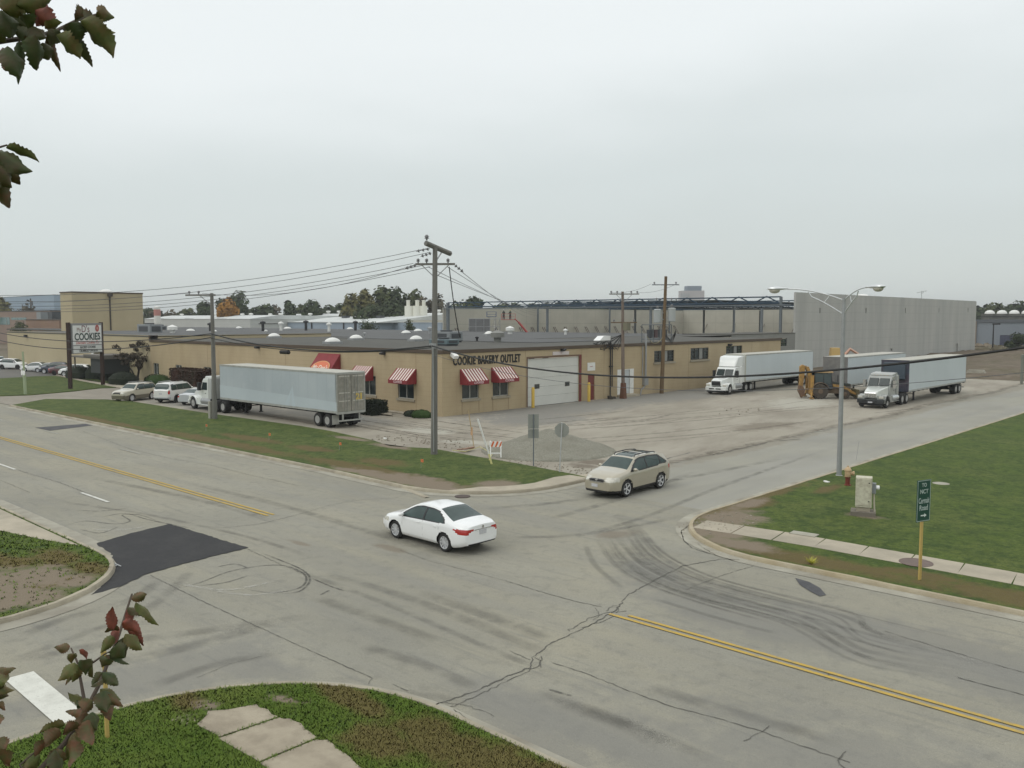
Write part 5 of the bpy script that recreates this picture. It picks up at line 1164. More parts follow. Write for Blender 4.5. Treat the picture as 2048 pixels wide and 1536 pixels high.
for lab, px, py, rx, ry, h, m_ in (('low dark clipped shrub left of the sign pole base', 158, 757, 2.6, 1.6, 1.7, shr), ('dark clipped shrub just right of the sign', 197, 758, 2.6, 1.7, 2.0, shr), ('rounded dark shrub in front of the entrance porch', 222, 761, 2.0, 1.5, 1.5, shr), ('large rounded dark shrub beside the small entrance tree', 247, 769, 2.6, 1.7, 1.6, shr), ('low broad green shrub under the small windows', 316, 770, 3.0, 1.2, 1.3, shg)):
    x, y = G(px, py); shrub('shrub', lab, x, y, rx, ry, h, m_, px)
shrub('hedge', 'tall square dark red hedge behind the parked silver car', -92.8, 46.3, 3.1, 1.0, 2.4, shred, 9, 4200, True, group='hedges by the bakery wall')
shrub('hedge', 'small square dark hedge at the rear corner of the trailer', -58.3, 45.2, .95, .8, 1.15, shr, 10, 1500, True, group='hedges by the bakery wall')
for lab, x, y, r_, h, m_ in (('low dark ground shrub by the wall, left of its green neighbour', -54.9, 46.6, .8, .45, shr), ('low bright green ground shrub at the foot of the bakery corner wall', -53.6, 46.5, 1.0, .6, shg)): shrub('shrub', lab, x, y, r_, r_*.8, h, m_, 31, 700, group='low shrubs at the wall foot')
x, y = G(274, 766); t = thing('small_entrance_tree', 'small open-branched purple-brown tree between the entrance and the first small window', 'tree', (x, y, 0))
rs = random.Random(4); mb = MB(); tips = []
for k in range(3):
    a = k*2.1; bx_, by_ = math.cos(a)*.25, math.sin(a)*.25
    p1 = (bx_*2.2, by_*2.2, 1.6); mb.tube([(bx_*.4, by_*.4, 0), (bx_, by_, .8), p1], [.14, .12, .09], 7)
    for j in range(3):
        b = a+rs.uniform(-1, 1); p2 = (p1[0]+math.cos(b)*.9, p1[1]+math.sin(b)*.9, p1[2]+rs.uniform(.8, 1.8)); p3 = (p2[0]+math.cos(b)*.5, p2[1]+math.sin(b)*.5, p2[2]+rs.uniform(.6, 1.3)); mb.tube([p1, p2, p3], [.07, .04, .02], 5); tips += [p2, p3]
build('trunk', mb, bark, t)
mb = MB()
for p in tips+[(0, 0, 4.4), (-1.3, 0, 3.4), (.2, .4, 5.1), (-1.8, 0, 2.8)]: crown(mb, p, (.9, .9, .75), 110, .11, rs, 3)
build('crown', mb, leaf_mat('purple_brown_leaves', (.075, .060, .045), (.04, .035, .028), (.11, .085, .05)), t, smooth=0)

# ------------------------------------------------------------------ utility poles, lamp, wires
def insulator(mb, p, s_=1.0): mb.lathe([(.03*s_, 0), (.03*s_, .06*s_), (.09*s_, .07*s_), (.05*s_, .12*s_), (.09*s_, .13*s_), (.04*s_, .2*s_), (0, .21*s_)], p, n=8)
def utility_pole(lab, x, y, h, m, lean=(0, 0), r0=.2, r1=.12):
    t = thing('utility_pole', lab, 'utility pole', (x, y, 0), 0, 'wooden utility poles')
    mb = MB(); mb.tube([(0, 0, -.2), (lean[0]*.5, lean[1]*.5, h*.5), (lean[0], lean[1], h)], [r0, (r0+r1)/2, r1], 12); build('pole', mb, m, t)
    return t
def crossarm(t, z, L, ang, off, m, ins=(), th=.12, brace=True, px=0, py=0):
    d_ = Vector((math.cos(ang), math.sin(ang), 0)); rot = Matrix.Rotation(ang, 3, 'Z'); c = Vector((px, py, z))+d_*off
    mb = MB(); mb.box(c, (L, th, th), rot=rot); a = build('crossarm', mb, m, t, smooth=0)
    if brace:
        mb = MB()
        for s_ in ((-1, 1) if abs(off) < L*.3 else (-1 if off < 0 else 1,)): mb.tube([Vector((px, py, z-.8)), Vector((px, py, z-.04))+d_*(s_*.8)], .025, 4)
        build('brace', mb, galv, t)
    for u in ins:
        mb = MB(); insulator(mb, Vector((px, py, z+th/2))+d_*u, 1.3); build('insulator', mb, insul, a)
    return [Vector((px, py, z))+d_*(off-L/2), Vector((px, py, z))+d_*(off+L/2)]
def bell(mb, a, b, n=3):     # string of disc insulators
    a, b = Vector(a), Vector(b); mb.tube([a, b], .02, 5)
    for k in range(n):
        p = a+(b-a)*(k+.5)/n; d_ = (b-a).normalized()*.05; mb.tube([p-d_, p+d_], [.11, .05], 8)
P1 = Vector((-37.93, 33.86, 0)); P2 = Vector((-64.34, 34.06, 0)); P3 = Vector((-51.4, 71.54, 0)); P4 = Vector((-51.9, 79.3, 0))
p1 = utility_pole('tallest grey wooden pole standing in the verge before the bakery corner', *P1[:2], 12.3, grey_wood, (.1, .1), .21, .14)
aT = R(-42)      # upper arm runs towards the camera's right
mt = grey_wood
_a = Vector((.1, .1, 12.3))+Vector(_rt)*-.5+Vector((0, 0, .12))-Vector((_fw[0], _fw[1], 0))*.5; _b = Vector((.1, .1, 12.3))+Vector(_rt)*.82+Vector((_fw[0], _fw[1], 0))*1.0-Vector((0, 0, .38))
mb = MB(); mb.tube([_a, _b], .15, 6); ca_ = build('crossarm', mb, mt, p1); mb = MB(); insulator(mb, _a+Vector((.1, 0, .14)), 1.6); build('insulator', mb, insul, ca_)
mb = MB(); mb.tube([(.1, .1, 11.35), _a*.35+_b*.65-Vector((0, 0, .1))], .04, 5); build('brace', mb, galv, p1)
a2 = R(40); ends2 = crossarm(p1, 11.25, 2.3, a2, 0, mt, (-1.0, -.5, .75), .12, True, .1, .1)
mb = MB(); bell(mb, (-.75, .45, 12.2), (-1.35, -.1, 12.05)); bell(mb, (-.75, -.6, 11.2), (-1.3, -1.0, 11.0)); bell(mb, (.95, .85, 11.2), (1.2, 1.3, 10.8)); bell(mb, (-.1, 0, 11.9), (-.6, -.4, 11.7)); build('strain_insulator', mb, insul, p1, kind='stuff')
mb = MB(); mb.b2(-.18, .22, -.14, .1, 6.35, 6.65); mb.tube([(.2, -.2, 0.3), (.2, -.2, 6.4)], .03, 5); build('cable_clamp', mb, galv, p1, smooth=0)
p2 = utility_pole('grey wooden pole with a one-sided crossarm in the verge before the white semi tractor', *P2[:2], 10.1, grey_wood, (0, 0), .2, .13)
e2 = crossarm(p2, 9.95, 2.5, R(215), .95, grey_wood, (1.9, 1.1), .13, False)
mb = MB(); mb.tube([(0, 0, 9.1), (math.cos(R(215))*1.0, math.sin(R(215))*1.0, 9.9)], .04, 5); build('brace', mb, galv, p2)
mb = MB(); mb.b2(-.5, -.25, -.3, -.05, 0, 1.5); build('marker_box', mb, M('grey_conduit_guard', (.34, .33, .28), .7), p2, smooth=0)
p3 = utility_pole('pinkish grey pole by the white service door with twin loose crossarms', *P3[:2], 10.8, M('pinkish_grey_wood', (.19, .15, .12), .9, (.12, .09, .075), 2, .6), (-.2, 0), .19, .13)
crossarm(p3, 10.55, 3.0, R(40), 0, grey_wood, (-1.3, -.7, .7, 1.3), .11, True); crossarm(p3, 7.7, 2.6, R(40), 0, brown_wood, (-1.0, 1.0), .1, False)
mb = MB(); mb.b2(.1, .6, -.3, .3, 6.9, 7.7); build('cutout_box', mb, M('olive_box', (.16, .15, .10), .7), p3, smooth=0)
mb = MB(); mb.prism([(-.28, 0), (.28, 0), (.16, 1.6), (-.16, 1.6)], -.24, .24); build('rusty_guard', mb, M('rusty_steel_guard', (.13, .06, .035), .85), p3, smooth=0)
mb = MB(); pp = [(-.15, 0, 5.9)]
rs = random.Random(8)
for k in range(9): 
    q_ = rs.uniform(0, 6.28); mb.tube([(-.2, 0, 6.5), (-.3-.35*k*.6, -.1*k, 5.6+rs.uniform(-.5, .4)), (-.5-.3*k*.5, -.3-.55*k*.7, 5.1+rs.uniform(-.3, .5)), (-1.15, -.9-.2*k, 5.8)], .035, 5)
build('cable_tangle', mb, cable_m, p3)
p4 = utility_pole('tall brown wooden pole carrying two grey transformers near the bakery side windows', *P4[:2], 12.6, brown_wood, (.35, .0), .23, .15)
crossarm(p4, 11.7, 2.9, R(40), 0, steel_grey, (-1.2, 1.1), .1, False, .33); crossarm(p4, 10.0, 2.6, R(40), .2, steel_grey, (-.9, .7, 1.2), .07, False, .28)
tr_m = M('grey_transformer_paint', (.36, .38, .37), .45)
for s_ in (-1, 1):
    c = Vector((.25+math.cos(R(40))*.75*s_, math.sin(R(40))*.75*s_, 0)); z0 = 7.6+(.15 if s_ > 0 else 0)
    mb = MB(); mb.lathe([(.36, z0), (.42, z0+.08), (.42, z0+1.35), (.45, z0+1.4), (.3, z0+1.5), (0, z0+1.52)], c, n=16); tf = build('transformer', mb, tr_m, p4)
    mb = MB(); insulator(mb, (c.x, c.y, z0+1.5), 1.8); build('bushing', mb, insul, tf)
    mb = MB(); mb.box((.2+c.x*.35, c.y*.4, z0+.4), (.35, .3, .08)); mb.box((.2+c.x*.35, c.y*.4, z0+1.1), (.35, .3, .08)); build('bracket', mb, galv, tf, smooth=0, kind='stuff')
mb = MB()
for k in range(5): mb.tube([(.2, 0, 6.6-k*.15), (.6, .6+.1*k, 5.8-.1*k), (.9+k*.05, .9, 6.4), (1.0, 1.0, 6.8)], .03, 5)
build('drop_cables', mb, cable_m, p4)
lift2 = thing('pole_service_rack', 'dark cluster of switchgear boxes on a bracket rack on the roof behind the brown pole', 'switchgear', (-54.4, 82.0, 5.47), 0)
mb = MB(); mb.b2(-.5, 1.0, -2.2, 1.4, .3, .4); mb.b2(-.5, 1.0, -2.2, 1.4, 1.9, 1.98)
for x in (-.5, 1.0):
    for y in (-2.2, -.5, 1.4): mb.tube([(x, y, 0), (x, y, 1.95)], .05, 5)
build('rack', mb, steel_grey, lift2, smooth=0)
for k in range(4): mb = MB(); mb.box((.2, -1.7+k*.95, .95), (.5, .55, .9)); build('switch_box', mb, (ac_b, M('maroon_box', (.14, .09, .09), .7), ac, ac_b)[k], lift2, smooth=0, bevel=.03)

LP = thing('street_lamp', 'tall galvanised double-arm street lamp at the kerb of the side street', 'street lamp', (-17.63, 43.34, 0))
mb = MB(); mb.tube([(0, 0, 0), (0, 0, 9.15)], [.13, .085], 14); mb.lathe([(.2, 0), (.2, .1), (.14, .14)], n=14); build('pole', mb, galv, LP)
def arm(ang, L, rise, m2=0):
    d_ = Vector((math.cos(ang), math.sin(ang), 0)); mb = MB(); top = []; bot = []
    for i in range(9):
        t_ = i/8; top.append(Vector((0, 0, 9.0))+d_*(L*t_)+Vector((0, 0, rise*math.sin(t_*math.pi*.5)**.9)))
    for i in range(7):
        t_ = i/6*.68; bot.append(Vector((0, 0, 8.3))+d_*(L*t_)+Vector((0, 0, (rise+.65)*(math.sin(t_*math.pi*.5))**1.0*.92)))
    bot[-1] = top[5]+Vector((0, 0, -.06))
    mb.tube(top, .035, 8); mb.tube(bot, .03, 8); mb.tube([top[2], bot[3]], .02, 6); build('arm', mb, alu, LP)
    e_ = top[-1]; rz = Matrix.Rotation(ang, 3, 'Z'); mb = MB()
    prof = [(0, .07), (.15, .09), (.35, .15), (.6, .2), (.85, .19), (1.0, .1), (1.05, .02)]
    vs = []; fs = []; n = 14
    for x_, r_ in prof:
        for k in range(n):
            a = 2*math.pi*k/n; vs.append(rz @ Vector((x_-.05, r_*math.cos(a), r_*math.sin(a)*.55+.02))+e_)
    for i in range(len(prof)-1):
        for k in range(n): fs.append((i*n+k, i*n+(k+1) % n, (i+1)*n+(k+1) % n, (i+1)*n+k))
    fs += [tuple(range(n))[::-1], tuple((len(prof)-1)*n+k for k in range(n))]
    mb.add(vs, fs); hd = build('lamp_head', mb, alu, LP)
    mb = MB(); mb.blob((0, 0, 0), (.27, .17, .16), 12, 8, 0); mb.v = [tuple(rz @ Vector((v[0]+.62, v[1], v[2]-.07))+e_) for v in mb.v]; build('lens', mb, M('frosted_lens', (.45, .43, .36), .2), hd)
arm(R(200), 2.75, .62); arm(R(-15), 1.3, .62)

def wire(name, lab, a, b, sag, r, m=wire_m, n=26, cat='power line', group=None, extra=None):
    a, b = Vector(a), Vector(b); pts = []
    for i in range(n+1):
        t_ = i/n; p = a.lerp(b, t_); p.z -= 4*sag*t_*(1-t_); pts.append(p)
    mb = MB(); mb.tube(pts, r, 6, cap=False); return build(name, mb, m, label=lab, cat=cat, group=group)
g1 = 'overhead lines leaving the tall pole to the left'
for k, (a, b, sg, lab) in enumerate((((-.7, .4, 12.25), (-86.0, 2.0, 12.9), 3.0, 'topmost'), ((-.2, 0, 11.95), (-86.3, 3.0, 12.6), 3.1, 'second from the top'), ((-.9, -.7, 11.3), (-86.6, 4.0, 12.3), 2.9, 'third from the top'), ((-.4, -.3, 11.2), (-86.9, 5.0, 12.15), 2.95, 'fourth from the top'), ((-.1, -.1, 11.1), (-87.2, 6.0, 12.0), 3.0, 'lowest'))):
    wire('overhead_line', lab+' thin overhead line from the tall pole to the left edge', (P1.x+a[0], P1.y+a[1], a[2]), b, sg, .016, group=g1)
for k, (dx, z) in enumerate(((1.2, 10.8), (.6, 11.1), (-.2, 11.1), (.2, 10.6))):
    q = at_h(1060+k*14, 634-k*3, 210)
    wire('overhead_line', ('first', 'second', 'third', 'fourth')[k]+' of four thin lines slanting from the tall pole down to the trusses', (P1.x+dx, P1.y+dx, z), q, .6, .018, group='lines from the tall pole over the bakery roof')
q = at_h(985, 602, 180)
wire('guy_cable', 'dark jumper cable hanging from the right side of the tall pole crossarm', (P1.x+.75, P1.y+.6, 11.1), (P1.x+1.0, P1.y+1.2, 7.0), .4, .03, cable_m)
EB = Vector((2.47, 24.88, 9.22))
wire('communication_cable', 'thick black cable sagging from the tall pole across the view to the right edge', (P1.x+.1, P1.y-.15, 6.5), EB, 2.04, .042, cable_m, 60, 'cable')
wire('communication_cable', 'black cable sagging between the two verge poles in front of the red awnings', (P1.x, P1.y-.15, 6.5), (P2.x, P2.y-.15, 6.9), .75, .05, cable_m, 40, 'cable')
wire('communication_cable', 'thinner black cable just under the first between the two verge poles', (P1.x, P1.y-.15, 6.4), (P2.x, P2.y-.15, 6.55), .62, .03, cable_m, 40, 'cable')
wire('communication_cable', 'black cable running from the arm pole to the left edge, upper one', (P2.x, P2.y-.15, 6.9), (-118, 34.0, 6.5), .9, .045, cable_m, 40, 'cable')
wire('communication_cable', 'black cable running from the arm pole to the left edge, lower one', (P2.x, P2.y-.15, 6.6), (-118, 34.0, 5.6), 1.1, .045, cable_m, 40, 'cable')
wire('thin_drop_line', 'thin line under the thick black cable crossing the bakery side wall', (P1.x+.1, P1.y-.15, 6.0), (EB.x+1, EB.y+1, 8.6), 2.0, .011, wire_m, 60, 'cable')
sp_ = MB(); sp_.tube([(-.6, 0, 0), (-.5, 0, 0), (.5, 0, 0), (.6, 0, 0)], [.04, .14, .14, .04], 10); xq = (P1.x+P2.x)/2-2.4; build('splice_case', sp_, black, loc=(xq, P1.y-.1, 5.72), label='black splice case hanging on the cable left of the red awning', cat='splice case')
wire('overhead_line', 'line from the one-sided crossarm of the grey pole to the left edge', (P2.x-1.6, P2.y-1.1, 10.1), (-150, 10, 12), 1.5, .016)
wire('overhead_line', 'line from the grey arm pole up to the tall pole crossarm', (P2.x-.6, P2.y-.5, 10.1), (P1.x-.6, P1.y-.5, 11.3), .8, .016)
for k, (a, b) in enumerate((((-1.0, -.8, 10.7), (-1.0, -.8, 11.8)), ((1.0, .8, 10.7), (1.1, .9, 11.8)))):
    wire('overhead_line', ('left', 'right')[k]+' line joining the crossarms of the pinkish pole and the brown transformer pole', P3+Vector(a), P4+Vector(b), .3, .014)
wire('service_drop', 'pale looped service drop from the brown pole to the grey conduit mast', P4+Vector((.2, 0, 6.3)), (-52.5, 77.1, 6.4), .9, .03, M('dirty_yellow_cable', (.3, .26, .15), .7), cat='cable')

# ------------------------------------------------------------------ signs and small things
wood_sign = M('sign_post_brown', (.03, .02, .015), .8, (.06, .02, .013), 2, .5)
A_ = Vector((*G(141, 779), 0)); B_ = Vector((*G(206, 771), 0)); dAB = (B_-A_); Lp = dAB.length; ang = math.atan2(dAB.y, dAB.x)
ps = thing('pole_sign', 'tall white COOKIES sign on two dark posts in the front lawn', 'sign', A_, ang)
for u in (0, Lp): mb = MB(); mb.b2(u-.17, u+.17, -.17, .17, 0, 7.65); build('post', mb, wood_sign, ps, smooth=0)
zb_, zt_ = 4.05, 7.55
mb = MB(); mb.b2(.24, Lp-.24, -.25, .25, zb_, zt_); cabn = build('cabinet', mb, M('grey_sign_edge', (.22, .22, .22), .6), ps, smooth=0)
mb = MB(); mb.b2(.4, Lp-.4, -.29, -.25, zb_+1.0, zt_-.25); build('upper_face', mb, M('white_sign_face', (.66, .67, .65), .5), ps, smooth=0)
mb = MB(); mb.b2(.4, Lp-.4, -.29, -.25, zb_+.08, zb_+.9); build('message_board', mb, M('board_face', (.58, .60, .58), .5, (.5, .52, .5), 1, .5), ps, smooth=0)
ci = M('dark_green_letters', (.012, .035, .028), .5); rd_ = M('sign_red', (.42, .10, .09), .6); cm_ = Lp/2
def st_(n, t_, sz, m, x, z, sx=1, bold=0, sh=0): text_mesh(n, t_, sz, m, ps, wallmtx((x, -.30, z), (1, 0, 0), (sh, 0, 1)), sx=sx, ext=.006, bold=bold)
st_('brand_text', "My", .7, M('brown_letters', (.2, .13, .10), .6), cm_-1.55, 6.8, .9); st_('brand_text', "D's", 1.15, M('dark_red_letters', (.16, .06, .07), .6), cm_-.35, 6.85, 1.0)
st_('headline', 'COOKIES', 1.15, ci, cm_, 5.95, .98, .03, 0); st_('subline', 'Discount Cookies Co', .52, rd_, cm_, 5.3, .92, .004)
st_('board_text', 'BUCKET COOKIES', .36, black, cm_, 4.75, .95, .008); st_('board_text', 'CRUMBLED ON $3.25', .36, black, cm_+.1, 4.34, .98, .008)
mb = MB(); mb.lathe([(.34, 0), (.34, .02), (.22, .02), (.22, 0)], n=28, sy=1.2); mb.xf = wallmtx((Lp-1.2, -.31, 6.95), (1, 0, 0)) @ Matrix.Identity(4); build('oval_logo', mb, rd_, ps)
mb = MB(); mb.lathe([(.12, 0), (.12, .015), (0, .016)], n=20, sy=1.5); mb.xf = wallmtx((Lp-1.2, -.31, 6.95), (1, 0, 0)); build('logo_centre', mb, M('logo_pink', (.6, .35, .3), .6), ps)

def sign_post(name, lab, cat, x, y, h, ang, lean=0, m=galv, r=.035):
    t = thing(name, lab, cat, (x, y, gz if True else 0), ang); mb = MB(); mb.tube([(0, 0, -.1), (lean, 0, h)], r, 6); build('post', mb, m, t); return t
back = M('sign_back_aluminium', (.30, .31, .28), .5, (.22, .23, .20), 2, .5, metal=.3)
x, y = G(1067, 932); t = sign_post('street_sign', 'two grey sign panels seen from behind on a dark post at the verge corner', 'sign', x, y, 2.75, R(52), m=steel_grey)
for z0, z1 in ((1.95, 2.75), (1.42, 1.93)): mb = MB(); mb.b2(-.3, .3, .04, .055, z0, z1); build('panel', mb, back, t, smooth=0)
x, y = G(1119, 948); t = sign_post('stop_sign', 'leaning octagonal stop sign seen from behind at the verge tip', 'sign', x, y, 2.6, R(38), .12, M('pale_u_post', (.42, .43, .42), .6))
mb = MB(); mb.lathe([(.40, 0), (.40, .012), (0, .012)], n=8); mb.xf = Matrix.Translation((.11, .05, 2.18)) @ Matrix.Rotation(R(-90), 4, 'X') @ Matrix.Rotation(R(22.5), 4, 'Z'); build('octagon', mb, back, t, smooth=0)
mb = MB(); mb.b2(.05, .11, .065, .09, 1.8, 2.58); build('stiffener', mb, MATS['pale_u_post'], t, smooth=0)
t = thing('green_direction_sign', 'green direction sign with white lettering on a yellow post beside the right pavement', 'sign', (-8.59, 27.52, gz), R(-19))
yel = M('mustard_post', (.50, .36, .11), .6, (.40, .28, .09), 5, .5)
mb = MB(); mb.b2(-.045, .0, -.05, .05, -.1, 3.05); build('post', mb, yel, t, smooth=0)
mb = MB(); mb.b2(.002, .022, -.31, .31, 1.82, 3.1); pn = build('panel', mb, M('sign_green', (.008, .055, .038), .45), t, smooth=0, bevel=.004)
mb = MB()
for a, b, c, d_ in ((-.295, .295, 1.835, 1.85), (-.295, .295, 3.07, 3.085), (-.295, -.28, 1.85, 3.07), (.28, .295, 1.85, 3.07)): mb.b2(.022, .026, a, b, c, d_)
wl_ = M('sign_white_sheeting', (.38, .46, .42), .5); build('border', mb, wl_, t, smooth=0)
for tx, z, sz, sx__ in (('TO', 2.94, .16, 1), ('NCT', 2.74, .18, 1), ('Cermak', 2.46, .24, .62), ('Road', 2.24, .24, .8)): text_mesh('lettering', tx, sz, wl_, t, wallmtx((.026, 0, z), (0, 1, 0)), sx=sx__, ext=.003, bold=.003)
mb = MB(); mb.prism([(-.12, 1.99), (.04, 1.99), (.04, 1.95), (.14, 2.01), (.04, 2.07), (.04, 2.03), (-.12, 2.03)], .024, .030, axis='x'); build('arrow', mb, M('sign_arrow_white', (.6, .66, .62), .5), t, smooth=0)
x, y = G(51, 790); t = thing('marker_post', 'slender pale green marker post with two white discs in the front lawn at the left', 'marker post', (x, y, 0))
mb = MB(); mb.tube([(0, 0, 0), (-.1, 0, 2.2)], .16, 7); mb.tube([(-.1, 0, 2.2), (-.3, 0, 4.6)], .1, 6); build('post', mb, M('pale_green_plastic', (.30, .36, .22), .6), t)
for s_ in (-1, 1): mb = MB(); mb.lathe([(.27, -.02), (.27, .02), (0, .02)], (-.12+s_*.3, -.12, 2.35), axis='y', n=14); build('reflector', mb, white_plain, t)
x, y = G(215, 1487); t = thing('yellow_post', 'yellow sign post half hidden behind the reddish leaves at the bottom left', 'post', (x, y, gz)); mb = MB(); mb.b2(-.035, .035, -.03, .03, -.1, 1.7); build('post', mb, yel, t, smooth=0)
mb = MB(); mb.b2(-.04, .04, -.05, -.03, 1.4, 1.7); build('holes_plate', mb, M('mustard_plate', (.4, .28, .08), .6), t, smooth=0)
# bollards by the garage door
for k, yy in enumerate((58.35, 66.55)):
    t = thing('bollard', ('yellow bollard at the left edge of the big garage door', 'yellow bollard at the right edge of the big garage door')[k], 'bollard', (-51.9, yy, .03), 0, 'yellow bollards by the garage door')
    mb = MB(); mb.lathe([(.15, 0), (.15, 1.75), (.1, 1.85), (0, 1.88)], n=14); build('post', mb, yellow, t)
t = thing('tyre_stop', 'small dark pile of debris at the wall left of the pinkish pole', 'debris', (-52.0, 70.0, .03)); mb = MB()
for k in range(6): mb.box((rnd.uniform(-.2, .3), rnd.uniform(-.2, 1.8), rnd.uniform(.05, .25)), (.25, .4, .2), rot=Matrix.Rotation(rnd.random()*3, 3, 'Z'))
build('scraps', mb, M('dark_scrap', (.06, .05, .04), .9), t, smooth=0, kind='stuff')
# barricade
t = thing('barricade', 'small white A-frame barricade with orange and white stripes in the verge', 'barricade', (-34.55, 35.6, gz), R(46))
wp = M('white_barricade', (.78, .78, .74), .5)
for x_ in (-.3, .3):
    for s_ in (-1, 1): mb = MB(); mb.box((x_, s_*.13, .47), (.06, .03, .96), rot=Matrix.Rotation(s_*.26, 3, 'X')); build('leg', mb, wp, t, smooth=0)
for s_, nm in ((-1, 'rail'), (1, 'rail')):
    mb = MB(); n = 6
    zc, zh = .74, .29
    y_ = s_*.085
    mb.b2(-.36, .36, y_-.01, y_+.01, zc-zh/2, zc+zh/2); rl = build('rail', mb, wp, t, smooth=0)
    for k in range(3):
        mb = MB(); x0 = -.3+k*.24; mb.prism([(x0, zc-zh/2), (x0+.11, zc-zh/2), (x0+.23 if x0+.23 < .36 else .36, zc+zh/2), (x0+.12, zc+zh/2)], y_-.014, y_+.014); build('stripe', mb, M('orange_stripe', (.62, .13, .035), .5), rl, smooth=0)
mb = MB(); mb.b2(-.33, .33, -.2, -.18, .2, .28); build('lower_bar', mb, wp, t, smooth=0)
# leaning pole, stakes, tape, flags
x, y = G(978, 932); t = thing('leaning_pole', 'slim white pole leaning to the left in the verge, yellow at its foot', 'pole', (x, y, gz))
lx = _rt*-.62; mb = MB(); mb.tube([(0, 0, .55), (lx[0], lx[1], 2.5)], .045, 8); build('shaft', mb, white_p, t); mb = MB(); mb.tube([(-lx[0]*.25, -lx[1]*.25, -.05), (0, 0, .56)], .055, 8); build('yellow_foot', mb, M('pale_yellow', (.62, .58, .25), .6), t)
x, y = G(948, 898); t = thing('survey_stake', 'thin tan wooden stake with faded tape behind the leaning white pole', 'stake', (x, y, gz)); lx = _rt*-.35
mb = MB(); mb.tube([(0, 0, 0), (lx[0], lx[1], 2.4)], .03, 5); build('stake', mb, M('tan_stake', (.42, .32, .18), .8), t); mb = MB(); mb.box((lx[0]*.4, lx[1]*.4, 1.0), (.12, .05, .5)); build('tape', mb, M('faded_orange_tape', (.55, .33, .18), .7), t, smooth=0)
mb = MB(); q = [Vector((*G(*p), gz+.03)) for p in ((905, 905), (930, 908), (960, 898), (985, 912), (978, 925))]; mb.tube(q, .02, 5); build('caution_tape', mb, M('loose_yellow_tape', (.6, .55, .22), .7), label='loose pale yellow tape lying along the edge of the verge near the leaning pole', cat='tape')
x, y = G(931, 903); t = thing('wood_scraps', 'two reddish brown boards lying at the verge edge left of the leaning pole', 'boards', (x, y, gz)); 
for k in range(2): mb = MB(); mb.box((.15*k, .1*k, .05+.05*k), (1.1, .22, .05), rot=Matrix.Rotation(R(75+k*25), 3, 'Z')); build('board', mb, M('reddish_board', (.25, .15, .10), .85), t, smooth=0)
for k, (px, py) in enumerate(((679, 904), (842, 940), (538, 884), (412, 865))):
    x, y = G(px, py); t = thing('marker_flag', ('small orange utility flag in the verge left of the tall pole', 'small orange utility flag in the verge just below the tall pole', 'small orange utility flag in the verge behind the trailer wheels', 'small faded flag in the verge below the arm pole')[k], 'flag', (x, y, gz), 0, 'orange utility flags in the verge')
    mb = MB(); mb.tube([(0, 0, 0), (.02, 0, .45)], .01, 4); build('wire_stem', mb, galv, t); mb = MB(); mb.box((.1, 0, .4), (.2, .02, .16)); build('flag', mb, M('orange_flag', (.60, .17, .06), .6), t, smooth=0)
for k, (px, py, lab) in enumerate(((1143, 897, 'small pale scrap of litter on the lot beyond the stop sign'), (770, 881, 'white scrap of litter at the verge edge left of the tall pole'), (1653, 969, 'white scrap of litter in the grass left of the hydrant'), (1050, 907, 'dark stone lying before the gravel heap'))):
    x, y = G(px, py); mb = MB(); mb.blob((0, 0, .05), (.16, .1, .06), 7, 5, .3); build('litter' if k < 3 else 'stone', mb, white_p if k < 3 else black, loc=(x, y, gz-.03), label=lab, cat='litter' if k < 3 else 'stone')
# gravel heap
t_ = MB(); vs = {}; nn = 80; rs = random.Random(6); cx_, cy_ = -34.3, 40.0
for i in range(nn+1):
    for j in range(nn+1):
        u, v = (i/nn-.5)*2, (j/nn-.5)*2; x_, y_ = cx_+u*4.2, cy_+v*4.2
        r_ = math.hypot(u, v); h = 1.35*max(0, 1-r_)**1.08+(rs.uniform(-.03, .04)+.06*math.sin(u*9+2*math.sin(v*7))*r_ if r_ < .97 else 0); vs[i, j] = (x_, y_, .03+h if r_ < .985 else -.12)
idx = {k: n for n, k in enumerate(vs)}
t_.add(list(vs.values()), [(idx[i, j], idx[i+1, j], idx[i+1, j+1], idx[i, j+1]) for i in range(nn) for j in range(nn)])
build('gravel_heap', t_, ground_mat('grey_crushed_gravel', (.245, .238, .19), [((.36, .35, .30), 14, .48, .66, .7, (1, 1), 0), ((.13, .125, .10), 20, .48, .68, .7, (1, 1), 0), ((.20, .19, .15), .9, .45, .65, .6, (1, 1), 0)], bscale=60, bump=.8), kind='stuff', smooth=60, label='conical heap of grey crushed gravel on the lot behind the stop sign', cat='gravel heap')
# rubble edge
mb = MB(); rs = random.Random(9)
for k in range(130):
    f = rs.random(); px = 740+f*200; py = 885+rs.uniform(-14, 6)+(10 if f > .5 else 0)*f; x, y = G(px, py); s_ = rs.uniform(.02, .08); mb.blob((x, y, .03), (s_, s_, s_*.6), 6, 4, .3, rs=rs)
for k in range(180):
    x = rs.uniform(-34, -26.6); y = 35.3+rs.uniform(-.6, 1.4); s_ = rs.uniform(.015, .055); mb.blob((x, y, .02), (s_, s_, s_*.6), 6, 4, .3, rs=rs)
for k in range(90):
    x = rs.uniform(-17.8, -15.8); y = rs.uniform(27.8, 32); s_ = rs.uniform(.015, .05); mb.blob((x, y, gz+.01), (s_, s_, s_*.6), 6, 4, .3, rs=rs)
for k in range(14):
    x, y = G(rs.uniform(1430, 1520), rs.uniform(815, 830)); s_ = rs.uniform(.03, .1); mb.blob((x, y, .04), (s_, s_, s_*.6), 6, 4, .3, rs=rs)
build('rubble', mb, M('pale_rubble', (.30, .27, .21), .9, (.17, .145, .11), 3, .6, world=True), kind='stuff', label='loose pale rubble along the edges of the lot and the kerb corners', cat='rubble')
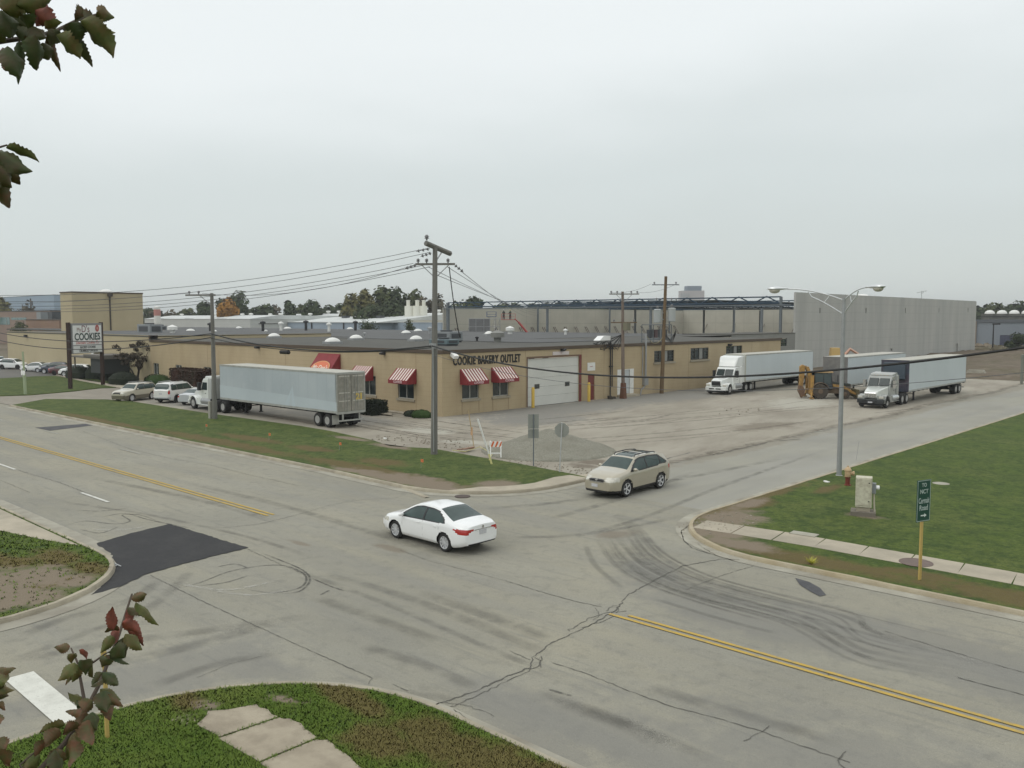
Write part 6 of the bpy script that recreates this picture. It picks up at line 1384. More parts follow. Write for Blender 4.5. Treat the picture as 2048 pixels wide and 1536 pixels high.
# hydrant
t = thing('fire_hydrant', 'fire hydrant with tan upper body and dark red base beside the street lamp', 'hydrant', (-16.25, 41.0, gz), R(-60))
hy = M('hydrant_tan', (.50, .36, .20), .6, (.36, .25, .14), 6, .5); hr = M('hydrant_red', (.16, .03, .018), .6)
mb = MB(); mb.lathe([(.16, 0), (.16, .04), (.11, .05), (.11, .38), (.15, .39), (.15, .42)], n=16); build('base', mb, hr, t)
mb = MB(); mb.lathe([(.14, .42), (.14, .7), (.17, .71), (.17, .74), (.14, .8), (.08, .87), (.035, .89), (.035, .95), (0, .955)], n=16); build('bonnet', mb, hy, t)
for a, r_, l in ((0, .055, .25), (180, .055, .25), (90, .085, .27)):
    mb = MB(); d_ = Vector((math.cos(R(a)), math.sin(R(a)), 0)); mb.tube([Vector((0, 0, .58)), Vector((0, 0, .58))+d_*l], r_, 10); mb.tube([Vector((0, 0, .58))+d_*(l-.05), Vector((0, 0, .58))+d_*(l+.02)], r_*1.35, 8); build('nozzle', mb, hy, t)
# cabinet
t = thing('utility_cabinet', 'weathered cream utility cabinet with a grey meter on its side, standing on the lawn', 'cabinet', (-13.3, 35.25, gz), R(20))
cream = M('weathered_cream_paint', (.56, .54, .42), .6, (.48, .45, .34), 1.5, .6, (.20, .15, .10), 9, .35)
mb = MB(); mb.box((0, 0, .06), (.95, .8, .22)); build('footing', mb, M('dirty_footing', (.17, .15, .12), .95), t, smooth=0)
mb = MB(); mb.box((0, 0, .25), (.52, .42, .2)); build('plinth', mb, concrete, t, smooth=0)
mb = MB(); mb.box((0, 0, .95), (.62, .5, 1.22)); build('housing', mb, cream, t, smooth=0, bevel=.02)
mb = MB(); mb.box((-.0, -.262, .97), (.54, .02, 1.1)); build('door', mb, cream, t, smooth=0, bevel=.01)
for z in (.6, 1.35): mb = MB(); mb.box((.2, -.276, z), (.05, .012, .04)); build('latch', mb, black, t, smooth=0)
mb = MB(); mb.box((.38, 0, 1.12), (.16, .24, .42)); mt_ = build('meter_box', mb, ac, t, smooth=0, bevel=.01)
mb = MB(); mb.lathe([(.09, 0), (.09, .12), (0, .14)], (.46, 0, 1.15), axis='x', n=14); build('meter', mb, white_plain, mt_)
mb = MB(); mb.tube([(.38, 0, .95), (.40, -.02, .5), (.44, -.03, -.05)], .035, 8); build('conduit', mb, M('cream_pipe', (.5, .46, .36), .6), t)
# dandelion clump at the kerb
mb = MB(); x, y = G(1622, 1134); rs = random.Random(3)
for k in range(60): a = rs.uniform(0, 6.28); l = rs.uniform(.1, .32); mb.add([(x, y, gz), (x+.03, y, gz), (x+math.cos(a)*l, y+math.sin(a)*l, gz+rs.uniform(.05, .25))], [(0, 1, 2)])
build('weed_clump', mb, M('yellow_weed', (.42, .40, .06), .7), label='small bright yellow weed clump at the kerb of the right pavement strip', cat='weed', smooth=0)
x, y = G(1712, 925); mb = MB(); mb.tube([(0, 0, 0), (.1, .1, 1.1)], .008, 4); build('wire_marker', mb, galv, loc=(x, y, gz), label='thin leaning wire marker in the grass right of the street lamp', cat='marker')

# ------------------------------------------------------------------ cars
def paint(name, c, c2=None): return M(name, c, .28, c2 or tuple(q*.9 for q in c), 1.2, .4, coat=.7, spec=.5)
car_glass = M('car_glass', (.022, .042, .038), .06, (.05, .085, .078), 1.3, .6, spec=.45)
trim_b = M('black_car_trim', (.012, .012, .013), .4); tyre = M('tyre_rubber', (.014, .014, .014), .8, (.03, .028, .025), 4, .4)
rim_m = M('silver_alloy', (.66, .67, .68), .35, (.5, .5, .5), 5, .3, metal=.3); red_lens = M('red_lamp_lens', (.38, .02, .015), .15, coat=.5); clear_lens = M('clear_lamp_lens', (.62, .60, .52), .1, (.35, .34, .30), 9, .6, coat=.6)
plate_m = M('number_plate', (.55, .55, .55), .5, (.25, .27, .35), 30, .4); chrome = M('chrome', (.6, .6, .6), .15, metal=.9)
def wheel(t, x, y, r, w, side, rim=rim_m, spokes=7, rimr=.68, dark=False):
    """wheel whose outer face looks towards side*y"""
    s_ = side; mb = MB()
    mb.lathe([(r*rimr, -w/2), (r*.9, -w/2), (r, -w*.36), (r, w*.36), (r*.9, w/2), (r*rimr, w/2*.96), (r*rimr*.97, -w/2)], (0, 0, 0), axis='y', n=28)
    mb.v = [(a+x, b+y, c+r) for a, b, c in mb.v]; wh = build('wheel', mb, tyre, t)
    mb = MB(); R_ = r*rimr
    yo = s_*w*.5
    mb.lathe([(R_, -w*.3), (R_, w*.46), (R_*.92, w*.47), (R_*.88, w*.30), (R_*.2, w*.12), (0, w*.12)] if not dark else [(R_, -w*.3), (R_, w*.44), (R_*.85, w*.3), (0, w*.2)], axis='y', n=28)
    cav = MB(); cav.v = list(mb.v)
    mb.v = [(a+x, b*s_+y, c+r) for a, b, c in mb.v]
    rm = build('rim', mb, M('wheel_dark_disc', (.06, .06, .06), .5, metal=.3) if spokes else rim, wh)
    if spokes:
        mb = MB(); 
        for k in range(spokes):
            a = 2*math.pi*k/spokes; ca, sa = math.cos(a), math.sin(a); wa = .16*R_*7/spokes*.8
            q = []
            for rr, ww in ((R_*.12, wa*.55), (R_*.95, wa*.9)):
                for sg in (-1, 1): q.append((rr*ca-sg*ww*sa, rr*sa+sg*ww*ca))
            for dy in (w*.43, w*.33): pass
            vs = [(p[0], w*.36 if i < 2 else w*.46, p[1]) for i, p in enumerate(q)]+[(p[0], w*.2, p[1]) for p in q]
            mb.add(vs, [(0, 1, 3, 2), (4, 6, 7, 5), (0, 2, 6, 4), (1, 5, 7, 3), (2, 3, 7, 6)])
        mb.lathe([(R_*.2, w*.2), (R_*.2, w*.4), (0, w*.42)], axis='y', n=14)
        mb.lathe([(R_*.93, w*.3), (R_*1.0, w*.49), (R_*.9, w*.46), (R_*.9, w*.3)], axis='y', n=28)
        mb.v = [(a+x, b*s_+y, c+r) for a, b, c in mb.v]; build('spokes', mb, rim, wh, smooth=25)
    return wh
def gsm(a, s_):
    if s_ < .5: return a
    k = np.arange(-int(3*s_), int(3*s_)+1); g_ = np.exp(-k*k/(2*s_*s_)); g_ /= g_.sum()
    return np.convolve(np.pad(a, len(k)//2, mode='edge'), g_, 'valid')
def car(name, lab, cat, loc_, rotz, sp_, body_m, group=None, detail=1.0):
    """sp_: L W top belt bottom wheels(rear,front) r windows ws rw ... front is +x; origin on the ground at the middle"""
    t = thing(name, lab, cat, (loc_[0], loc_[1], 0.003), rotz, group)
    L, Wd = sp_['L'], sp_['W']; st = .022/detail; n = int(L/st)
    xs = np.linspace(0, L, n+1); sg = .05/st
    f = lambda key, s_=1.0: gsm(np.interp(xs, [p[0] for p in sp_[key]], [p[1] for p in sp_[key]]), sg*s_)
    top, belt = f('top', 1.3), f('belt'); z0 = gsm(np.interp(xs, [0, .15, .5, L-.6, L-.2, L], [sp_.get('zr', .34), .3, .22, .2, .22, .28]), sg)
    dF = np.clip(L-xs, 0, 1); dR = np.clip(xs, 0, 1)
    w = Wd/2*(1-.24*np.clip(1-dF/.85, 0, 1)**2.4-.15*np.clip(1-dR/.6, 0, 1)**2.6)
    tum = sp_.get('tum', .42); belt = np.minimum(belt, top-.015)
    rows = []
    for i in range(n+1):
        hg = top[i]-belt[i]; wt = max(.97*w[i]-tum*hg-.035, .3)
        zs, zt = belt[i], top[i]; zm = z0[i]+.45*(zs-z0[i]); k = min(1, hg/.3)
        rows.append([(.90*w[i], z0[i]), (.975*w[i], z0[i]+.10), (w[i], zm), (.995*w[i], zm+.6*(zs-zm)), (.965*w[i], zs), (wt+.01, zt-.035-.035*k), (wt*.93, zt-.012), (wt*.62, zt+.012), (wt*.3, zt+.022), (0, zt+.025)])
    rows = np.array(rows)                 # n+1, 10, 2
    sub = [2, 4, 4, 3, 10, 3, 3, 3, 3]; sub = [max(1, round(q*detail)) for q in sub]
    V = []; seg = []
    for k, m_ in enumerate(sub):
        p0 = rows[:, max(k-1, 0)]; p1 = rows[:, k]; p2 = rows[:, k+1]; p3 = rows[:, min(k+2, 9)]
        for j in range(m_):
            tt = j/m_
            if k == 4: q = p1+(p2-p1)*tt; q = q.copy(); q[:, 0] += .03*math.sin(math.pi*tt)*np.clip((top-belt)/.3, 0, 1)
            else: q = .5*((2*p1)+(-p0+p2)*tt+(2*p0-5*p1+4*p2-p3)*tt*tt+(-p0+3*p1-3*p2+p3)*tt**3)
            V.append(q); seg.append(k)
    V.append(rows[:, 9]); seg.append(9)
    V = np.array(V)                        # m, n+1, 2
    X = np.repeat(xs[None], len(V), 0).copy(); Y = V[:, :, 0].copy(); Z = V[:, :, 1].copy()
    # rounded ends
    def ends(X, Y, Z, e, sgn):
        zc = (Z[0, e]+Z[-1, e])/2; o = []
        for sc_, dx in ((.98, .02), (.93, .04), (.84, .055), (.72, .065), (.58, .073), (.42, .079), (.25, .083), (.12, .085), (0.0, .085)):
            o.append((X[:, e]+sgn*dx, Y[:, e]*sc_, zc+(Z[:, e]-zc)*(.985+.015*sc_)))
        return o
    A = ends(X, Y, Z, n, 1); B = ends(X, Y, Z, 0, -1)[::-1]
    X = np.concatenate([np.stack([a[0] for a in B], 1), X, np.stack([a[0] for a in A], 1)], 1)
    Y = np.concatenate([np.stack([a[1] for a in B], 1), Y, np.stack([a[1] for a in A], 1)], 1)
    Z = np.concatenate([np.stack([a[2] for a in B], 1), Z, np.stack([a[2] for a in A], 1)], 1)
    m_, c_ = X.shape
    r = sp_['r']; ra = r+.055
    for wx in sp_['wheels']:               # snap the arch edge to a circle
        for a in range(m_):
            if seg[a] > 3: continue
            for b in range(c_):
                dx, dz = X[a, b]-wx, Z[a, b]-r; d_ = math.hypot(dx, dz)
                if abs(d_-ra) < st*.75 and d_ > 0: X[a, b] = wx+dx/d_*ra; Z[a, b] = r+dz/d_*ra
    def inp(x, z, poly): return in_poly(x, z, poly)
    parts = {}
    wins = sp_['windows']; cxn = sp_.get('trim_poly')
    ws0, ws1 = sp_['ws']; rw0, rw1 = sp_['rw']
    for a in range(m_-1):
        k = seg[a]
        for b in range(c_-1):
            x = (X[a, b]+X[a, b+1]+X[a+1, b]+X[a+1, b+1])/4; z = (Z[a, b]+Z[a, b+1]+Z[a+1, b]+Z[a+1, b+1])/4; y = (Y[a, b]+Y[a+1, b+1])/2
            if k <= 3 and any(math.hypot(x-wx, z-r) < ra for wx in sp_['wheels']): continue
            key = 'body'; yf = y/(Y[:, b].max()+1e-6)
            if k == 4:
                for wi, wp_ in enumerate(wins):
                    if inp(x, z, wp_): key = 'side_window%d' % wi
                if key == 'body' and cxn and inp(x, z, cxn): key = 'window_trim'
            elif k >= 5:
                i_ = min(max(b-9, 0), n); wtt = max(.97*w[i_]-tum*(top[i_]-belt[i_])-.035, .3)
                if ws0 < x < ws1 and y < wtt*.93-.0: key = 'windshield'
                elif rw0 < x < rw1 and y < wtt*.92: key = 'rear_window'
                for nm, x0, x1, y0, y1 in sp_.get('roofparts', ()):
                    if x0 < x < x1 and y0 <= y < y1: key = nm
            for nm, fn in sp_.get('masks', ()):
                if fn(x, y, z, k): key = nm
            parts.setdefault(key, []).append((a, b))
    x0_ = L/2; mats_ = dict(body=body_m, window_trim=trim_b, windshield=car_glass, rear_window=car_glass, headlight=clear_lens, tail_light=red_lens, sill=sp_.get('sill_m', trim_b), grille=trim_b, bumper=sp_.get('bumper_m', trim_b), sunroof=car_glass, rear_bar=sp_.get('bar_m', trim_b))
    for key, cells in parts.items():
        split = key.startswith('side_window') or key in ('headlight', 'tail_light', 'window_trim')
        for sides in (((1,), (-1,)) if split else ((1, -1),)):
            mb = MB(); ids = {}
            inset = .008 if 'window' in key and key != 'window_trim' or key in ('windshield',) else 0
            def vid(a, b, s_):
                kk = (a, b, s_)
                if kk not in ids:
                    ids[kk] = len(mb.v); mb.v.append((X[a, b]-x0_, s_*(Y[a, b]-inset), Z[a, b]-inset*.5))
                return ids[kk]
            for s_ in sides:
                for a, b in cells:
                    q = (vid(a, b, s_), vid(a, b+1, s_), vid(a+1, b+1, s_), vid(a+1, b, s_))
                    mb.f.append(q if s_ < 0 else q[::-1]); mb.mi.append(0)
            nm = 'side_window' if key.startswith('side_window') else key
            build(nm, mb, mats_.get(nm, trim_b) if nm != 'side_window' else sp_.get('side_glass', car_glass), t, smooth=38, weld=True)
    # dark boxes for underbody and wheel wells, put in to block light
    mb = MB(); mb.box((0, 0, .42), (L-.7, Wd*.80, .34)); mb.box((0, 0, .62), (L-1.0, Wd*.72, .3)); build('underbody', mb, trim_b, t, smooth=0)
    for wx in sp_['wheels']:
        for s_ in (-1, 1): wheel(t, wx-x0_, s_*(Wd/2-.125), r, sp_.get('tw', .2), s_, spokes=sp_.get('spokes', 7))
    mz, mxx = sp_['mirror']
    for s_ in (-1, 1):
        mb = MB(); mb.blob((mxx-x0_, s_*(Wd/2+.07), mz), (.075, .12, .075), 10, 6, 0); build('mirror', mb, sp_.get('mirror_m', body_m), t, smooth=60)
    return t, X, Y, Z, x0_
def seam(t, sp_, lines, m=None):
    """thin door gaps drawn as raised hairlines: list of (x, z0, z1) near the widest body side"""
    mb = MB(); 
    for x, a, b in lines:
        for s_ in (-1, 1): mb.tube([(x-sp_['L']/2, s_*(sp_['W']/2*.985), a), (x-sp_['L']/2, s_*(sp_['W']/2*1.0), (a+b)/2), (x-sp_['L']/2, s_*(sp_['W']/2*.975), b)], .006, 4)
    build('door_gaps', mb, m or M('door_gap', (.12, .12, .12), .6), t, kind='stuff')
sedan = dict(L=4.64, W=1.78, r=.325, wheels=(.97, 3.68), spokes=9, zr=.36,
    top=[(0, .98), (.06, 1.05), (.45, 1.08), (.62, 1.10), (.85, 1.18), (1.35, 1.40), (1.75, 1.455), (2.35, 1.46), (2.7, 1.40), (3.0, 1.27), (3.45, 1.01), (3.6, .97), (4.15, .87), (4.5, .76), (4.64, .64)],
    belt=[(0, .86), (.5, .95), (1.2, .965), (2.2, .935), (3.3, .90), (3.9, .80), (4.4, .68), (4.64, .56)],
    windows=[[(2.13, .965), (2.13, 1.36), (2.55, 1.355), (2.95, 1.20), (3.28, .97), (3.26, .94)], [(1.0, 1.00), (1.08, 1.12), (1.42, 1.30), (2.05, 1.365), (2.05, .96)]],
    trim_poly=[(.93, .99), (1.02, 1.13), (1.4, 1.33), (2.1, 1.40), (2.6, 1.385), (3.05, 1.19), (3.42, .94), (3.4, .905), (2.1, .935)],
    ws=(2.72, 3.47), rw=(.64, 1.42), mirror=(.99, 3.2), tum=.46,
    masks=[('tail_light', lambda x, y, z, k: x < .50-abs(z-.88)*1.6 and .715 < z < .90 and y > .40+max(0, (.87-z))*1.9),
           ('headlight', lambda x, y, z, k: x > 4.05+(.0) and .60 < z < .74 and y > .42),
           ('bumper', lambda x, y, z, k: (x < .25 and z < .40 and y < .62) or (x > 4.45 and z < .38)), ('grille', lambda x, y, z, k: x > 4.62 and .42 < z < .54 and y < .5)])
white_car = paint('pearl_white_paint', (.80, .81, .80)); 
t, *_ = car('white_sedan', 'white four-door sedan driving left through the middle of the junction', 'car', (-23.25, 20.88), R(180-1), sedan, white_car, detail=1.15)
seam(t, sedan, [(2.1, .38, .93), (3.25, .42, .9), (1.25, .62, .94)])
mb = MB()
for x in (1.45, 2.35):
    for s_ in (-1, 1): mb.box((x-2.32, s_*.89, .83), (.18, .03, .03))
build('door_handles', mb, white_car, t, smooth=0, kind='stuff')
mb = MB(); mb.box((-2.412, 0, .76), (.02, .32, .15)); pl = build('number_plate', mb, plate_m, t, smooth=0); mb = MB(); mb.box((-2.402, 0, .865), (.03, .8, .025)); build('trunk_strip', mb, chrome, t, smooth=0)
mb = MB(); mb.lathe([(.05, 0), (.05, .01), (.035, .012), (0, .012)], (-2.42, 0, .935), axis='x', n=16); build('badge', mb, chrome, t)
suv = dict(L=4.73, W=1.87, r=.385, wheels=(.98, 3.72), spokes=5, tw=.24, zr=.45,
    top=[(0, 1.12), (.05, 1.22), (.18, 1.36), (.5, 1.62), (.9, 1.70), (1.8, 1.745), (2.5, 1.72), (2.85, 1.63), (3.5, 1.22), (3.62, 1.18), (4.15, 1.11), (4.5, 1.0), (4.73, .82)],
    belt=[(0, 1.06), (.6, 1.15), (1.5, 1.13), (2.5, 1.09), (3.4, 1.06), (3.9, .99), (4.4, .88), (4.73, .74)],
    windows=[[(2.12, 1.14), (2.12, 1.60), (2.62, 1.59), (2.95, 1.41), (3.28, 1.14)], [(1.14, 1.17), (1.0, 1.3), (1.0, 1.58), (2.04, 1.61), (2.04, 1.15)], [(.50, 1.27), (.92, 1.54), (.92, 1.21)]],
    trim_poly=[(.40, 1.25), (.95, 1.61), (1.6, 1.65), (2.3, 1.65), (2.72, 1.61), (3.0, 1.44), (3.42, 1.13), (3.4, 1.09), (2, 1.12), (.55, 1.19)],
    ws=(2.87, 3.52), rw=(.20, .54), mirror=(1.19, 3.2), tum=.36, roofparts=[('sunroof', 2.0, 2.75, 0, .5), ('sunroof', .95, 1.7, 0, .52)],
    masks=[('headlight', lambda x, y, z, k: x > 4.25 and .76 < z < .95 and y > .44), ('tail_light', lambda x, y, z, k: x < .32 and .92 < z < 1.1 and y > .55),
           ('grille', lambda x, y, z, k: x > 4.70 and .73 < z < .92 and y < .42), ('bumper', lambda x, y, z, k: (z < .36 and y < .72 and x > 4.5) or (x < .2 and z < .44)), ('sill', lambda x, y, z, k: z < .37 and k <= 2)])
gold = M('champagne_gold_paint', (.42, .385, .30), .3, (.38, .35, .27), 1.2, .4, metal=.35, coat=.8)
gp = (-23.62, 33.33)
t, *_ = car('gold_suv', 'champagne gold SUV with roof rails entering the junction from the side street', 'car', gp, R(-90), suv, gold, detail=1.1)
seam(t, suv, [(2.08, .42, 1.02), (3.3, .5, 1.0), (1.2, .7, 1.05)])
for s_ in (-1, 1):
    mb = MB(); mb.tube([(.35, s_*.56, 1.68), (.25, s_*.57, 1.77), (-.6, s_*.58, 1.805), (-1.3, s_*.55, 1.76), (-1.45, s_*.54, 1.68)], .022, 6); build('roof_rail', mb, trim_b, t)
mb = MB()
for x in (-.2, -.9): mb.tube([(x, -.57, 1.79), (x, .57, 1.79)], .018, 6)
build('cross_bars', mb, trim_b, t, kind='stuff')
mb = MB(); mb.box((2.455, -.1, .57), (.02, .34, .14)); build('number_plate', mb, plate_m, t, smooth=0)
mb = MB(); mb.lathe([(.07, 0), (.07, .012), (.05, .014), (.04, .005)], (2.447, 0, .84), axis='x', n=16, sy=.75); build('badge', mb, chrome, t)
mb = MB()
for s_ in (-1, 1): mb.b2(-.95, 1.05, s_*.925, s_*.94, .60, .64)
build('side_mouldings', mb, gold, t, smooth=0, kind='stuff')
mb = MB(); mb.box((2.44, 0, .745), (.03, .78, .03)); build('chrome_strip', mb, chrome, t, smooth=0)

jeep = dict(L=4.6, W=1.83, r=.37, wheels=(.9, 3.6), spokes=5, tw=.22, zr=.5,
    top=[(0, 1.1), (.06, 1.2), (.3, 1.55), (.5, 1.66), (1.2, 1.72), (2.4, 1.71), (2.7, 1.64), (3.2, 1.22), (3.35, 1.17), (4.2, 1.08), (4.5, 1.0), (4.6, .84)],
    belt=[(0, 1.06), (1, 1.13), (3.2, 1.1), (4.0, 1.0), (4.6, .8)],
    windows=[[(1.95, 1.15), (1.95, 1.58), (2.5, 1.58), (2.78, 1.36), (3.0, 1.15)], [(1.05, 1.16), (1.05, 1.58), (1.88, 1.59), (1.88, 1.15)], [(.32, 1.18), (.45, 1.55), (.98, 1.58), (.98, 1.16)]],
    trim_poly=[(.25, 1.15), (.42, 1.6), (2.6, 1.62), (3.12, 1.13)], ws=(2.72, 3.22), rw=(.08, .42), mirror=(1.2, 2.95), tum=.30,
    masks=[('headlight', lambda x, y, z, k: x > 4.45 and .82 < z < .98 and y > .45), ('grille', lambda x, y, z, k: x > 4.55 and .78 < z < .96 and y < .42), ('tail_light', lambda x, y, z, k: x < .12 and .8 < z < 1.1 and y > .72), ('bumper', lambda x, y, z, k: (x > 4.3 or x < .2) and z < .62), ('sill', lambda x, y, z, k: z < .62 and k <= 3)], sill_m=paint('olive_brown_cladding', (.14, .125, .09)), bumper_m=M('dark_grey_bumper', (.05, .05, .045), .6))
beige = paint('pale_beige_paint', (.47, .44, .35)); silver = paint('silver_paint', (.45, .47, .48)); offw = paint('off_white_car_paint', (.68, .68, .65)); dkb = paint('dark_blue_paint', (.04, .05, .08)); dkr = paint('dark_red_car_paint', (.10, .03, .035)); sgr = paint('sage_grey_paint', (.30, .34, .30))
t_j, *_ = car('beige_suv', 'two-tone beige SUV parked at the left end of the row before the bakery', 'car', (-85.9, 37.0), R(-66), jeep, beige, 'cars parked in front of the bakery', .8)
for s_ in (-1, 1): mb = MB(); mb.tube([(.2, s_*.6, 1.74), (.15, s_*.6, 1.80), (-1.7, s_*.6, 1.80), (-1.8, s_*.6, 1.72)], .025, 5); build('roof_rail', mb, galv, t_j)
exped = dict(jeep); exped.update(L=5.2, W=2.0, wheels=(1.05, 4.1), r=.40, sill_m=offw, bumper_m=silver,
    top=[(0, 1.15), (.06, 1.3), (.22, 1.75), (.4, 1.86), (1.2, 1.92), (2.8, 1.92), (3.1, 1.84), (3.65, 1.36), (3.8, 1.30), (4.7, 1.2), (5.1, 1.08), (5.2, .9)],
    belt=[(0, 1.2), (1, 1.24), (3.6, 1.22), (4.5, 1.1), (5.2, .86)], windows=[[(2.2, 1.27), (2.2, 1.76), (2.9, 1.76), (3.2, 1.52), (3.45, 1.26)], [(1.25, 1.28), (1.25, 1.76), (2.12, 1.77), (2.12, 1.27)], [(.34, 1.28), (.42, 1.72), (1.15, 1.76), (1.15, 1.28)]],
    trim_poly=[(.28, 1.25), (.38, 1.78), (3.0, 1.8), (3.58, 1.24)], ws=(3.12, 3.67), rw=(.07, .32), mirror=(1.32, 3.35), tum=.24,
    masks=[('rear_window', lambda x, y, z, k: x < .24 and 1.34 < z < 1.76 and y < .78), ('tail_light', lambda x, y, z, k: x < .14 and .9 < z < 1.25 and y > .80), ('headlight', lambda x, y, z, k: x > 5.05 and .85 < z < 1.02 and y > .5), ('grille', lambda x, y, z, k: x > 5.15 and .75 < z < 1.0 and y < .45), ('bumper', lambda x, y, z, k: (x > 4.95 or x < .2) and z < .6)])
t_e, *_ = car('white_suv', 'big off-white SUV seen from behind, parked between the beige SUV and the silver sedan', 'car', (-82.0, 39.6), R(118), exped, offw, 'cars parked in front of the bakery', .8)
for s_ in (-1, 1): mb = MB(); mb.tube([(-.1, s_*.7, 1.95), (-.15, s_*.7, 2.0), (-2.0, s_*.7, 2.0), (-2.1, s_*.7, 1.92)], .03, 5); build('roof_rail', mb, galv, t_e)
mb = MB(); mb.box((-2.68, 0, .92), (.02, .34, .17)); build('number_plate', mb, plate_m, t_e, smooth=0)
sed2 = dict(sedan); sed2.update(spokes=6, masks=[('tail_light', lambda x, y, z, k: x < .3 and .76 < z < .92 and y > .5), ('headlight', lambda x, y, z, k: x > 4.2 and .60 < z < .74 and y > .42)])
t_s, *_ = car('silver_sedan', 'silver sedan seen from behind, parked beside the white semi tractor', 'car', (-78.2, 39.9), R(118), sed2, silver, 'cars parked in front of the bakery', .8)
# far row in the car park
cuv = dict(suv); cuv.update(roofparts=[], spokes=5)
row = [('white_suv', 'white SUV at the left end of the far row, nearest the marker post', 38, 741, 25, cuv, white_car, -152.6, 46.6, 35), ('white_sedan', 'white sedan right of the white SUV in the far row', 0, 0, 0, sed2, white_car, -143.6, 47.0, 215), ('silver_sedan', 'second pale sedan partly behind the white one in the far row', 0, 0, 0, sed2, silver, -140.0, 47.6, 215),
       ('dark_hatchback', 'dark blue car in the middle of the far row', 0, 0, 0, cuv, dkb, -136.0, 47.2, 215), ('dark_sedan', 'dark red and black sedan right of the dark blue car in the far row', 0, 0, 0, sed2, dkr, -131.6, 47.0, 35), ('white_suv', 'white SUV at the right end of the far row behind the sign post and shrubs', 0, 0, 0, cuv, white_car, -127.4, 46.9, 215)]
cars_ = {}
for nm, lab, _a, _b, _c, spc, pm_, x, y, rz in row:
    key = (id(spc), pm_.name)
    if key in cars_: dup(cars_[key], (x, y, .01), R(rz), lab).name = nm
    else: cars_[key] = car(nm, lab, 'car', (x, y), R(rz), spc, pm_, 'cars in the far row of the car park', .45)[0]
t, *_ = car('grey_green_suv', 'grey-green SUV with dark roof load at the very left of the car park', 'car', (-163.8, 48.6-1.0), R(170), jeep, sgr, None, .45)

# ------------------------------------------------------------------ trucks and trailers
tr_white = M('blue_white_trailer_skin', (.43, .48, .50), .45, (.34, .39, .42), .3, .6, (.50, .54, .55), 1.2, .4, lines=(0, 2, 1.22, 50, (.33, .37, .40), .03, .5))
tr_white2 = M('white_trailer_skin', (.52, .57, .58), .45, (.46, .51, .52), .25, .6, lines=(0, 2, 1.22, 50, (.43, .48, .49), .03, .5))
tr_roof = M('dusty_trailer_roof', (.44, .43, .37), .7, (.33, .32, .27), .4, .6); tr_front = M('dirty_grey_nose', (.17, .165, .155), .6, (.11, .11, .105), .6, .7, (.25, .24, .22), 2, .4)
tr_door = M('dirty_steel_doors', (.27, .26, .22), .5, (.17, .165, .14), .9, .7, (.40, .38, .33), 2.5, .5, metal=.3); rail_m = M('trailer_rail', (.38, .39, .36), .5, (.22, .21, .18), 2, .6)
frame_k = M('chassis_black', (.018, .018, .02), .7); truck_rim = M('pale_steel_rim', (.38, .38, .36), .45, (.20, .19, .18), 3, .5)
truck_glass = M('truck_glass', (.02, .03, .03), .12, (.045, .06, .058), 1.3, .6, spec=.3)
def xform(x, y, rot): return Matrix.Translation((x, y, 0)) @ Matrix.Rotation(rot, 4, 'Z')
def truck_wheel(t, X_, x, y, side, w=.3, rim=truck_rim, r=.51):
    mb = MB(X_); mb.lathe([(r*.58, -w/2), (r*.92, -w/2), (r, -w*.4), (r, w*.4), (r*.92, w/2), (r*.58, w/2), (r*.56, -w/2)], axis='y', n=26); mb.v = [(a+x, b+y, c+r) for a, b, c in mb.v]; wh = build('wheel', mb, tyre, t)
    mb = MB(X_); R_ = r*.58; deep = w > .4
    mb.lathe([(R_, w*.5), (R_*.92, w*.49), (R_*.8, w*(.18 if deep else .36)), (R_*.45, w*(.12 if deep else .40)), (R_*.42, w*(.3 if deep else .55)), (R_*.3, w*(.34 if deep else .62)), (0, w*(.34 if deep else .62))], axis='y', n=24)
    mb.v = [(a+x, b*side+y, c+r) for a, b, c in mb.v]; build('rim', mb, rim, wh)
